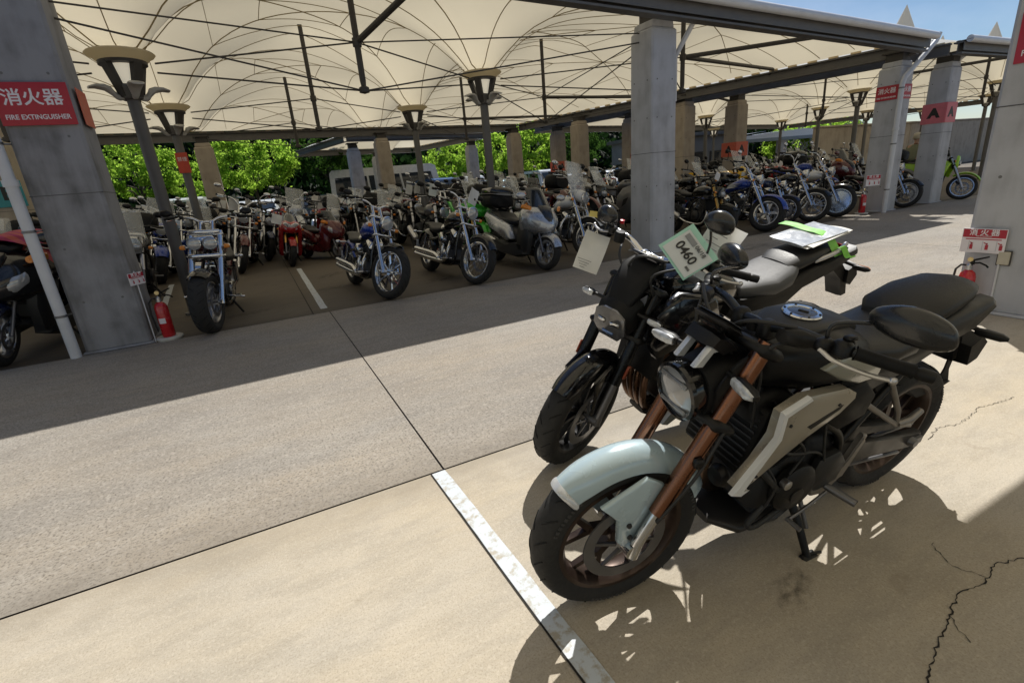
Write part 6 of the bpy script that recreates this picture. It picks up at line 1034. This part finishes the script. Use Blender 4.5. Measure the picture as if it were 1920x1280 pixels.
# ---- rows behind, copied from one machine of each kind
proto = {}
GB = 'motorcycles in the crowded rows behind'
rnd = random.Random(21)
PALS = [BLKP] * 9 + [MAROON, MAROON, DKBLUE, GREYP, GREYP, WHT, RED_P, SILV, BLUE]
PN = {id(BLKP): 'black', id(MAROON): 'maroon', id(DKBLUE): 'navy', id(GREYP): 'grey', id(WHT): 'white', id(RED_P): 'red', id(SILV): 'silver', id(ORNG): 'orange', id(GREEN_P): 'green', id(BLUE): 'blue', id(YELLOW): 'yellow', id(LIME): 'lime'}
MARK = mat((.05, .051, .052), .3, 0, .4, .04, 9, name='swap_body')
def make(kind, label, mid, h, body):
    pp = (rnd.uniform(-.2, .2), rnd.uniform(1.08, 1.2), rnd.uniform(-25, 25), rnd.uniform(-20, 20), .18, .2)
    if kind == 'naked': return naked(label, mid, h, 9, 14, body, paper=pp, group=GB)
    if kind == 'screen': return naked(label, mid, h, 9, 12, body, lamp='angular', shield=1, group=GB, box=True, name='touring_motorcycle')
    if kind == 'cruiser': return cruiser(label, mid, h, 8, 16, body, ('wire', CHROME), 'ape', 'round', hi=False, group=GB, paper=pp)
    if kind == 'shield': return cruiser(label, mid, h, 8, 12, body, ('cast10', ALU), 'ape', 'nacelle', True, True, True, True, False, group=GB)
    if kind == 'sport': return sport(label, mid, h, 9, 8, body, body, group=GB, paper=(rnd.uniform(-.2, .2), 1.0, 0, 10, .18, .2))
    if kind == 'scooter': return scooter(label, mid, h, 8, 12, body, False, False, False, GB)
    if kind == 'maxi': return scooter(label, mid, h, 8, 10, body, True, False, True, GB)
    return enduro(label, mid, h, 9, 14, body, False, 1, False, GB)
WB = {'naked': 1.42, 'screen': 1.42, 'cruiser': 1.62, 'shield': 1.62, 'sport': 1.42, 'scooter': 1.28, 'maxi': 1.58, 'enduro': 1.47}
KN = {'naked': 'bare motorcycle', 'screen': 'tourer with screen and box', 'cruiser': 'cruiser', 'shield': 'windshield cruiser', 'sport': 'faired sport bike', 'scooter': 'small scooter', 'maxi': 'large scooter with box', 'enduro': 'dual sport'}
ORD = ['first', 'second', 'third', 'fourth', 'fifth', 'sixth', 'seventh', 'eighth', 'ninth', 'tenth', 'eleventh', 'twelfth', 'thirteenth', 'fourteenth', 'fifteenth', 'sixteenth', 'seventeenth', 'eighteenth', 'nineteenth', 'twentieth', 'twenty-first', 'twenty-second']
NP = 0
def park(kind, x, y, h, body, label):
    global NP
    mid = at(x, y, WB[kind], h)
    if kind not in proto:
        proto[kind] = make(kind, label, mid, h, body); proto[kind].bodyname = body.name; proto[kind].root.scale = (1.12,) * 3; return
    b = proto[kind]; copy_bike(b, mid, h, rnd.uniform(6, 10), label, {b.bodyname: body}, rnd.uniform(1.1, 1.2), ('paper_tag',) if rnd.random() < .35 else ())
KINDS = ['naked', 'cruiser', 'screen', 'naked', 'screen', 'sport', 'enduro', 'shield', 'naked', 'maxi', 'naked', 'screen', 'enduro', 'cruiser', 'screen', 'sport']
special = {(0, 1): ('sport', GREEN_P), (1, 5): ('sport', RED_P), (0, 2): ('screen', BLKP), (2, 6): ('naked', ORNG), (5, 4): ('enduro', YELLOW)}
def row(ri, name, y, xs, jit=.14, dh=0.):
    for k, x in enumerate(xs):
        kind, body = special.get((ri, k), (KINDS[(k * 5 + ri * 3 + rnd.randrange(3)) % len(KINDS)], rnd.choice(PALS)))
        park(kind, x + rnd.uniform(-jit, jit), y + rnd.uniform(-.18, .18), hd(rnd.uniform(-9, 9) + dh), body, f"{PN[id(body)]} {KN[kind]}, {ORD[k]} in {name}")
def span(a, b, st): return [a + st * i for i in range(int((b - a) / st) + 1)]
row(0, 'the row right behind the silver scooter', 9.15, span(3.0, 7.6, .78))
row(1, 'the row right of the dark red scooter', 11.9, span(2.6, 10.9, .76))
row(2, 'the row left of the race motorcycle', 12.0, span(-4.2, -.3, .74))
row(10, 'the row behind the left extinguisher', 9.4, span(-4.3, -1.2, .8))
row(3, 'the third row, left canopy', 13.6, span(-4.6, 10.2, .78))
row(4, 'the fourth row, left canopy', 15.3, span(-4.9, 9.9, .82))
row(11, 'the last row before the cars', 17.0, span(-5.2, 9.4, .86))
row(5, 'the row behind the blue fender cruiser', 9.3, span(8.3, 12.2, .80))
row(6, 'the row beyond the pink letters', 9.4, span(14.9, 16.9, .9))
row(7, 'the middle row, right canopy', 12.3, span(12.9, 22.0, .88))
row(8, 'the deep row, right canopy', 15.2, span(13.6, 25.0, 1.0))
row(9, 'the farthest row, right canopy', 18.4, span(13.5, 28.0, 1.1))
# ------------------------------------------------------------------ trees, wooded hill, cars, far buildings, rider
def leaf_mat(name, c, t):
    m = bpy.data.materials.new(name); m.use_nodes = True; n = m.node_tree.nodes; l = m.node_tree.links; out = n['Material Output']; n.remove(n['Principled BSDF'])
    g = n.new('ShaderNodeNewGeometry'); r = n.new('ShaderNodeMapRange'); r.inputs[3].default_value = .55; r.inputs[4].default_value = 1.45; l.new(g.outputs['Random Per Island'], r.inputs[0])
    mx_ = n.new('ShaderNodeMixShader'); mx_.inputs[0].default_value = .5
    for i, (cls, col) in enumerate((('ShaderNodeBsdfDiffuse', c), ('ShaderNodeBsdfTranslucent', t))):
        d = n.new(cls); h = n.new('ShaderNodeHueSaturation'); h.inputs['Color'].default_value = (*col, 1); l.new(r.outputs[0], h.inputs['Value']); l.new(h.outputs[0], d.inputs[0]); l.new(d.outputs[0], mx_.inputs[1 + i])
    l.new(mx_.outputs[0], out.inputs[0]); return m
LEAF = leaf_mat('bright_leaf', (.10, .175, .025), (.52, .80, .10)); LEAF2 = leaf_mat('mid_leaf', (.035, .075, .018), (.08, .17, .03)); LEAFD = leaf_mat('dark_leaf', (.010, .022, .008), (.012, .03, .008)); LEAFY = leaf_mat('olive_leaf', (.10, .11, .02), (.22, .22, .03)); BARK = mat((.06, .048, .036), .9, 0, 0, .25, 12, .4, name='bark')  # LEAFD: darkness of the backlit wood put into the leaf colour
def leaves(mb, rn, n, place, size):
    for _ in range(n):
        p, out = place(); s_ = size * rn.uniform(.6, 1.4); d = Vector((rn.gauss(0, 1), rn.gauss(0, 1), rn.gauss(0, .6))) + out * .8
        d = d.normalized() if d.length > .01 else Vector((0, 0, 1)); a = d.orthogonal().normalized(); a = Matrix.Rotation(rn.uniform(0, 6.28), 3, d) @ a; b = d.cross(a)
        mb.add([p - a * s_, p + b * s_ * .5 + d * s_ * .12, p + a * s_, p - b * s_ * .5 + d * s_ * .12], [[0, 1, 2, 3]])
def tree(x, y, zc, rx, rz, label, m, seed, n=9000, size=.062, clumps=80, trunk=.07, group='trees beside the car park'):
    rn = random.Random(seed); o = empty('tree', (x, y, 0), 0, 0, label, 'tree', group); cl = []
    for _ in range(clumps):
        v = Vector((rn.gauss(0, 1), rn.gauss(0, 1), rn.gauss(0, 1))).normalized(); k = rn.uniform(.55, 1.0) ** .5; cl.append((Vector((v.x * rx * k, v.y * rx * k, zc + v.z * rz * k * (.8 if v.z < 0 else 1))), v, rx * rn.uniform(.12, .22)))
    def place():
        c, v, r = rn.choice(cl); g = Vector((rn.gauss(0, .5), rn.gauss(0, .5), rn.gauss(0, .32))) * r; return c + g, (v + Vector((0, 0, .6))).normalized()
    mb = MB(); leaves(mb, rn, n, place, size); mb.build('crown', m, o, 0, None, False)
    t = MB(); zb = zc - rz * .55; t.tube([(0, 0, 0), (.03, .02, zb * .6), (.0, .05, zb), (.05, 0, zc)], [trunk * 1.4, trunk, trunk * .85, trunk * .4], 8)
    for c, v, r in cl[:14]: t.tube([(0, .03, zb * rn.uniform(.75, 1.05)), c * .5 + Vector((0, 0, zb * .5)), c], [trunk * .5, trunk * .3, trunk * .12], 5)
    t.build('trunk', BARK, o); return o
tree(-3.6, 24, 2.75, 1.5, 1.2, 'bright green tree seen left of the leftmost steel column', LEAF, 1)
tree(-2.0, 27.5, 2.4, .95, 1.0, 'smaller green tree between the two left steel columns', LEAF, 2, 5200)
tree(.3, 24, 2.85, 1.75, 1.25, 'round bright green tree right of the beige back pillar', LEAF, 3, 12500)
tree(4.3, 31, 3.6, 2.0, 1.6, 'darker green tree behind the round bright tree', LEAF2, 4, 5200, .11)
tree(6.2, 33, 3.6, 2.2, 2.2, 'leafy green tree behind the parked bus', LEAF2, 5, 4200, .12)
tree(11.6, 31, 2.6, 1.6, 1.3, 'bright loose tree right of the clipped bush', LEAF, 6, 3600, .1)
tree(15.5, 34, 3.2, 2.0, 1.8, 'bright tree between the far beige pillars', LEAF, 7, 4200, .11); tree(19.5, 35, 3.4, 2.3, 1.9, 'green tree behind the small letter signs', LEAF, 8, 4200, .12); tree(24.5, 36, 3.6, 2.4, 2.0, 'green tree seen left of the tall grey pillar', LEAF2, 9, 3600, .12)
tree(42, 29, 2.2, 2.4, 1.9, 'bright round tree under the right canopy edge', LEAF, 10, 4200, .12); tree(49, 30, 2.4, 2.2, 1.9, 'green tree right of the white roofs', LEAF, 11, 3600, .12); tree(75, 34, 7.6, 3.4, 3.4, 'tall dark conifer tip above the right eave', LEAFD, 12, 3600, .2, trunk=.2)
tree(-9, 27, 2.9, 2.2, 1.6, 'green tree hidden behind the left pillar', LEAF2, 13, 3000, .1)
def shrub(x, y, rx, h, label, m, seed, n=3600, size=.07):
    rn = random.Random(seed); o = empty('clipped_shrub', (x, y, 0), 0, 0, label, 'shrub', 'clipped shrubs by the car park')
    def place():
        a = rn.uniform(0, 6.283); t = rn.random(); r = rx * (1 if t < .55 else math.sqrt(max(0, 1 - ((t - .55) / .45) ** 2))) * rn.uniform(.9, 1.03); return Vector((r * math.cos(a), r * math.sin(a), .15 + t * h)), Vector((math.cos(a), math.sin(a), t - .3)).normalized()
    mb = MB(); leaves(mb, rn, n, place, size); mb.build('foliage', m, o, 0, None, False); MB().tube([(0, 0, 0), (0, 0, h * .6)], .06, 6).build('stem', BARK, o); return o
shrub(10.6, 34, .95, 3.1, 'dark clipped columnar shrub behind the parked vans', LEAF2, 21); shrub(7.9, 33, .95, 2.1, 'olive rounded shrub right of the parked bus', LEAFY, 22); shrub(1.6, 31, 1.4, 1.5, 'low dark hedge mound below the green trees', LEAFD, 23); shrub(13.2, 33, 1.1, 1.9, 'green rounded shrub near the light pole', LEAF2, 24); shrub(-5.6, 29, 1.5, 1.7, 'low dark hedge mound at the left behind parked cars', LEAFD, 25)
def hill():
    rn = random.Random(5); mb = MB()
    def surf(x, t): return Vector((x, 42 + 26 * t + 2 * math.sin(x * .31), 0.3 + 15 * t ** .75 + 1.6 * math.sin(x * .43 + t * 9) * math.sin(t * 7 + x * .2)))
    def place():
        x = rn.uniform(-45, 62); t = rn.random() ** 1.5; p = surf(x, t); return p + Vector((rn.gauss(0, .5), rn.gauss(0, .5), rn.gauss(0, .6))), Vector((0, -.7, .7))
    leaves(mb, rn, 30000, place, .42); o = mb.build('wooded_hill', LEAFD, None, 0, None, False); tag(o, 'dark wooded hillside behind the car park', 'wood', kind='stuff')
    h = MB().grid(lambda u, v: surf(-60 + 150 * u, v * 1.05) - Vector((0, 0, .5)), 60, 16).build('hill', mat((.012, .02, .008), .95, 0, 0, .3, 1, name='forest_floor'), None, 60); tag(h, kind='structure')
hill()
# parked cars
CGLASS = mat((.015, .022, .03), .05, 0, .8, 0, name='car_glass')
def car(kind, x, y, rz, m, label):
    o = empty('parked_car' if kind != 'bus' else 'small_bus', (x, y, 0), rz, 0, label, 'car' if kind != 'bus' else 'bus', 'vehicles in the car park behind')
    if kind == 'van': L, W_, out, cab = 3.5, .74, [(-1.72, .28), (-1.74, .95), (-1.66, 1.02), (-1.52, 1.68), (-1.35, 1.76), (.75, 1.78), (.95, 1.70), (1.28, 1.08), (1.68, .95), (1.74, .6), (1.72, .28)], [(-1.45, 1.1), (-1.36, 1.62), (.72, 1.64), (1.08, 1.1)]
    elif kind == 'bus': L, W_, out, cab = 6.2, 1.0, [(-3.05, .4), (-3.1, 1.2), (-3.05, 2.5), (-2.9, 2.66), (2.6, 2.68), (2.85, 2.55), (3.08, 1.4), (3.1, .6), (3.05, .4)], [(-2.9, 1.35), (-2.85, 2.25), (2.6, 2.25), (2.8, 1.35)]
    else: L, W_, out, cab = 4.4, .86, [(-2.15, .3), (-2.2, .8), (-2.1, .95), (-1.6, 1.0), (-1.15, 1.38), (-.9, 1.46), (.3, 1.46), (.6, 1.38), (1.15, .98), (1.95, .85), (2.18, .65), (2.15, .3)], [(-1.5, 1.0), (-1.08, 1.33), (.48, 1.36), (1.0, 1.0)]
    def body_pt(p, s): k = 1 - .16 * max(0, (p[1] - (1.0 if kind != 'bus' else 1.6))) / .7 * (1 if kind != 'bus' else .3); return s * W_ * k
    n = len(out); vs = [(p[0], body_pt(p, -1), p[1]) for p in out] + [(p[0], body_pt(p, 1), p[1]) for p in out]; mb = MB().add(vs, [[i, (i + 1) % n, n + (i + 1) % n, n + i] for i in range(n)]); mb.add([(p[0], body_pt(p, -1), p[1]) for p in out], [list(range(n))]); mb.add([(p[0], body_pt(p, 1), p[1]) for p in out], [list(range(n))]); mb.build('body', m, o, 30)
    for s in (-1, 1):
        xs = [cab[0][0], (cab[0][0] + cab[3][0]) / 2 - .05, (cab[0][0] + cab[3][0]) / 2 + .05, cab[3][0]]
        k = 3 if kind == 'bus' else 2
        for i in range(k):
            t0, t1 = (i + .03) / k, (i + .97) / k; q = lambda t, top: (cab[0][0] + (cab[3][0] - cab[0][0]) * t if not top else cab[1][0] + (cab[2][0] - cab[1][0]) * t, cab[0][1] if not top else cab[1][1]); P = [q(t0, 0), q(t1, 0), q(t1, 1), q(t0, 1)]
            MB().add([(p[0], body_pt(p, s) + s * .012, p[1]) for p in P], [[0, 1, 2, 3]]).build('side_window', CGLASS, o, 0)
    for a, b_, nm in ((cab[3], cab[2], 'windscreen'), (cab[0], cab[1], 'rear_window')):
        sg = 1 if nm == 'windscreen' else -1; i0 = max(range(n - 1), key=lambda i: (out[i][0] * sg if abs(out[i][1] - b_[1] - .06) < .2 else -9)); ex = .06 * sg
        fr = lambda z: max((out[i][0] + (out[i + 1][0] - out[i][0]) * (z - out[i][1]) / ((out[i + 1][1] - out[i][1]) or 1e-6)) * sg for i in range(n - 1) if min(out[i][1], out[i + 1][1]) - 1e-6 <= z <= max(out[i][1], out[i + 1][1]) + 1e-6) * sg
        z0, z1 = a[1] + .05, b_[1] - .02; MB().add([(fr(z0) + sg * .015, -body_pt((0, z0), .86), z0), (fr(z0) + sg * .015, body_pt((0, z0), .86), z0), (fr(z1) + sg * .015, body_pt((0, z1), .82), z1), (fr(z1) + sg * .015, -body_pt((0, z1), .82), z1)], [[0, 1, 2, 3]]).build(nm, CGLASS, o, 0)
    for sx in (-1, 1):
        for s in (-1, 1):
            wv = MB().lathe([(0, -.1), (.2, -.1), (.3, -.09), (.31, 0), (.3, .09), (.2, .1), (0, .1)], 18, 'y', (sx * L * .31, s * (W_ - .08), .31)).build('wheel', TYRE, o); MB().lathe([(0, s * .105), (.19, s * .103), (.19, s * .09)], 14, 'y', (sx * L * .31, s * (W_ - .08), .31)).build('rim', ALU, wv)
    fx_ = max(p[0] for p in out)
    for s in (-1, 1): MB().box((fx_ - .06, s * W_ * .72, .72 if kind != 'bus' else .8), (.14, .3, .16), None, 1, .03).build('headlight', LENS, o); MB().box((-fx_ + .04, s * W_ * .8, .95), (.1, .14, .26), None, 1, .02).build('tail_light', REDLENS, o)
    MB().box((fx_ - .02, 0, .42), (.12, W_ * 1.8, .2), None, 1, .04).build('bumper', DGREY, o); return o
CW = paintm((.62, .63, .63), .25, 0, name='car_white'); CS = paintm((.36, .40, .44), .3, .6, name='car_silver'); CB = paintm((.02, .06, .18), name='car_blue'); CK = paintm((.01, .01, .012), name='car_black'); CL = paintm((.22, .40, .50), .25, .3, name='car_light_blue')
cars = [('van', -7.5, 25, 95, CS, 'silver small van parked at the far left'), ('sedan', -4.6, 26, 88, CK, 'black car below the left green tree'), ('van', -2.3, 25.6, 92, CW, 'white small van behind the left steel columns'), ('sedan', .3, 27.5, 90, CW, 'white car under the round green tree'), ('sedan', 2.8, 26.5, 84, CK, 'black car right of the round green tree'), ('sedan', 5.0, 26.0, 96, CS, 'silver car in front of the small bus'),
        ('bus', 7.3, 30.5, 8, CW, 'small white bus behind the beige back pillar'), ('van', 9.2, 27, 85, CB, 'dark blue van right of the bus'), ('van', 11.3, 28, 75, CW, 'white van by the clipped columnar shrub'), ('sedan', 13.4, 28.5, 95, CL, 'pale blue car beside the light pole'), ('van', 15.8, 27, 90, CW, 'white van between the far pillars'), ('sedan', 18.4, 28, 85, CS, 'silver car seen past the silver scooter'), ('sedan', 21.2, 27.5, 93, CW, 'white car left of the tall grey pillar'), ('van', 24, 28, 88, CK, 'black van behind the shaded pillars'), ('van', -10, 26, 90, CW, 'white van hidden by the left pillar')]
for k, x, y, a, m, lb in cars: car(k, x, y, R(-a), m, lb)
lp = empty('light_pole', (13.2, 36, 0), 0, 0, 'thin pale light pole among the far trees', 'pole'); MB().tube([(0, 0, 0), (0, 0, 5.5)], .06, 8).build('pole', PIPE, lp); MB().box((.3, 0, 5.5), (.7, .2, .08), None, 1, .02).build('lamp_head', LAMPGREY, lp)
# smaller shelter behind, far sheds, wall, office
canopy('canopy_roof', [(3.7, 20.9), (10.2, 22.4), (9, 30), (2.6, 28.5)], [(6.4, 25.5, 2)], [], 'small canopy beyond the back beam near the bus', ez=(3.5, 3.52, 3.6, 3.6), seam=False, res=.6, cables=False)
pillar(4.0, 21.3, CONC, 'grey sunlit pillar just left of the bus', .5, 2.95); pillar(9.75, 23, CONC, 'grey pillar right of the bus with orange sign', .5, 2.95)
pillar(6.2, 27, CONC, 'small grey pillar behind the bus', .5, 2.95)
def shed(x0, x1, y, z, label, n):
    o = empty('white_roof_shed', (x0, y, 0), R(-12), 0, label, 'shed', 'white roofed sheds far right'); L = x1 - x0
    MB().prism([(0, z), (L, z), (L, z + .22), (L / 2, z + .5), (0, z + .22)], 0, 5, 0).build('roof', WHITEP, o, 0)
    MB().box((L / 2, -.05, z - .12), (L, .12, .22)).build('fascia', mat((.22, .27, .30), .5, name='blue_grey_steel'), o, 0)
    for i in range(n): MB().box((.4 + (L - .8) * i / (n - 1), .3, z / 2), (.55, .55, z), None, .95, .02).build('post', CONC, o)
    for i in range(5): MB().box((L * (i + .5) / 5, .9, z + .42), (.03, 4.0, .03)).build('roof_rib', PIPE, o, 0)
shed(33, 44, 27, 2.75, 'white roofed shed left of the bright round tree', 4); shed(43, 56, 31, 3.1, 'larger white roofed shed behind the right canopy', 5)
wl = empty('boundary_wall', (27, 17.6, 0), 0, 0, 'long beige wall behind the right canopy', 'wall'); 
for i in range(9): MB().box((2.2 + 4.4 * i, 0, 1.3), (4.36, .25, 2.6), None, 1, .015).build('wall_panel', CONC_B, wl)
MB().box((20, 0, 2.66), (40, .35, .1), None, 1, .02).build('coping', CONC_B, wl)
of = empty('office_building', (27.5, 27, 0), R(-8), 0, 'low grey building with dark windows behind the letter pillar', 'building'); MB().box((0, 2, 1.6), (7, 4, 3.2)).build('wall', mat((.18, .185, .19), .7, 0, 0, .08, 2, name='grey_render'), of, 0); MB().box((0, 1.9, 3.3), (7.6, 4.6, .22)).build('roof', STEELP, of, 0)
for i in range(4):
    f_ = MB().box((-2.6 + 1.75 * i, -.03, 1.6), (1.3, .08, 1.1)).build('window_frame', DGREY, of, 0); MB().box((-2.6 + 1.75 * i, -.075, 1.6), (1.16, .02, .96)).build('pane', CGLASS, f_, 0)
# rider sitting on a dark motorcycle between the two right pillars
RIDE = naked('dark motorcycle carrying the seated rider between the right pillars', (18.5, 8.75), R(4), 2, 0, BLKP, group=G2)
def skin(name, J, E_, m, parent, sub=2, root=0):
    me = bpy.data.meshes.new(name); me.from_pydata([j[:3] for j in J], E_, []); o = bpy.data.objects.new(name, me); C.objects.link(o); o.parent = parent
    md = o.modifiers.new('skin', 'SKIN'); lay = me.skin_vertices[0].data if me.skin_vertices else None
    if lay is None:
        b_ = bmesh.new(); b_.from_mesh(me); b_.verts.layers.skin.verify(); b_.to_mesh(me); b_.free(); lay = me.skin_vertices[0].data
    for i, j in enumerate(J): lay[i].radius = (j[3], j[4] if len(j) > 4 else j[3]); lay[i].use_root = (i == root)
    o.modifiers.new('sub', 'SUBSURF').levels = sub; o.modifiers['sub'].render_levels = sub; dg = bpy.context.evaluated_depsgraph_get(); m2 = bpy.data.meshes.new_from_object(o.evaluated_get(dg)); C.objects.unlink(o); bpy.data.objects.remove(o)
    m2.materials.clear(); m2.materials.append(m); m2.shade_smooth(); q = bpy.data.objects.new(name, m2); C.objects.link(q); q.parent = parent; return q
def rider():
    o = empty('person', (18.5, 8.75, 0), R(4), 0, 'person in olive jacket and pale helmet seated on a dark motorcycle', 'person'); SK = mat((.38, .22, .15), .55, name='skin'); OL = mat((.16, .165, .10), .8, 0, 0, .1, 20, name='olive_cloth'); TR = mat((.012, .012, .014), .8, name='black_cloth')
    J = [(-.28, 0, .86, .14, .12), (-.24, 0, 1.08, .15, .12), (-.18, 0, 1.30, .16, .11), (-.15, 0, 1.40, .06), (-.13, 0, 1.46, .055), (-.10, 0, 1.55, .085, .095), (-.09, 0, 1.63, .08, .085)]; E_ = [(0, 1), (1, 2), (2, 3), (3, 4), (4, 5), (5, 6)]
    for s in (1, -1):
        k = len(J); J += [(-.16, s * .17, 1.33, .06), (-.02, s * .27, 1.16, .045), (.17, s * .33, 1.08, .032), (.24, s * .34, 1.07, .03)]; E_ += [(2, k), (k, k + 1), (k + 1, k + 2), (k + 2, k + 3)]
        for q in range(4): kk = len(J); a = (q - 1.5) * .018; J += [(.28, s * .34 + a, 1.075 - .002 * q, .010), (.305, s * .34 + a, 1.055, .009), (.295, s * .34 + a, 1.035, .008)]; E_ += [(k + 3, kk), (kk, kk + 1), (kk + 1, kk + 2)]
        kk = len(J); J += [(.25, s * .31, 1.06, .011), (.275, s * .295, 1.04, .009)]; E_ += [(k + 3, kk), (kk, kk + 1)]
        k = len(J); J += [(-.24, s * .12, .84, .10), (.10, s * .20, .78, .07), (-.06, s * .22, .42, .05), (-.10, s * .22, .36, .04), (.04, s * .23, .34, .035)]; E_ += [(0, k), (k, k + 1), (k + 1, k + 2), (k + 2, k + 3), (k + 3, k + 4)]
    skin('body', J, E_, SK, o)
    Jc = [(-.28, 0, .88, .155, .135), (-.24, 0, 1.08, .165, .135), (-.18, 0, 1.30, .17, .125), (-.155, 0, 1.385, .08)]; Ec = [(0, 1), (1, 2), (2, 3)]
    for s in (1, -1): k = len(Jc); Jc += [(-.16, s * .17, 1.33, .075), (-.02, s * .27, 1.16, .06), (.14, s * .325, 1.085, .046)]; Ec += [(2, k), (k, k + 1), (k + 1, k + 2)]
    skin('jacket', Jc, Ec, OL, o)
    Jt = [(-.28, 0, .84, .16, .14)]; Et = []
    for s in (1, -1): k = len(Jt); Jt += [(-.24, s * .12, .84, .115), (.10, s * .20, .78, .085), (-.06, s * .22, .44, .062)]; Et += [(0, k), (k, k + 1), (k + 1, k + 2)]
    skin('trousers', Jt, Et, TR, o)
    MB().lathe([(.115, 1.56), (.125, 1.60), (.12, 1.66), (.095, 1.71), (.05, 1.735), (0, 1.74)], 18, 'z', (-.10, 0, 0)).box((.03, 0, 1.60), (.09, .16, .02), (0, R(12), 0), 1, .005).build('helmet', mat((.42, .38, .30), .4, 0, 0, .05, name='pale_helmet'), o)
    for s in (1, -1): MB().ell((-.012, s * .032, 1.555), .011, 8, 6).build('eye', INK, o); MB().ell((-.10, s * .088, 1.545), (.016, .01, .025), 8, 6).build('ear', SK, o); MB().box((.02, s * .23, .30), (.26, .09, .07), None, .85, .02).build('boot', BLACK, o)
    MB().ell((.0, 0, 1.535), (.022, .014, .02), 8, 6).build('nose', SK, o); MB().box((-.008, 0, 1.50), (.012, .04, .008)).build('mouth', mat((.25, .1, .09), .6, name='lips'), o)
rider()
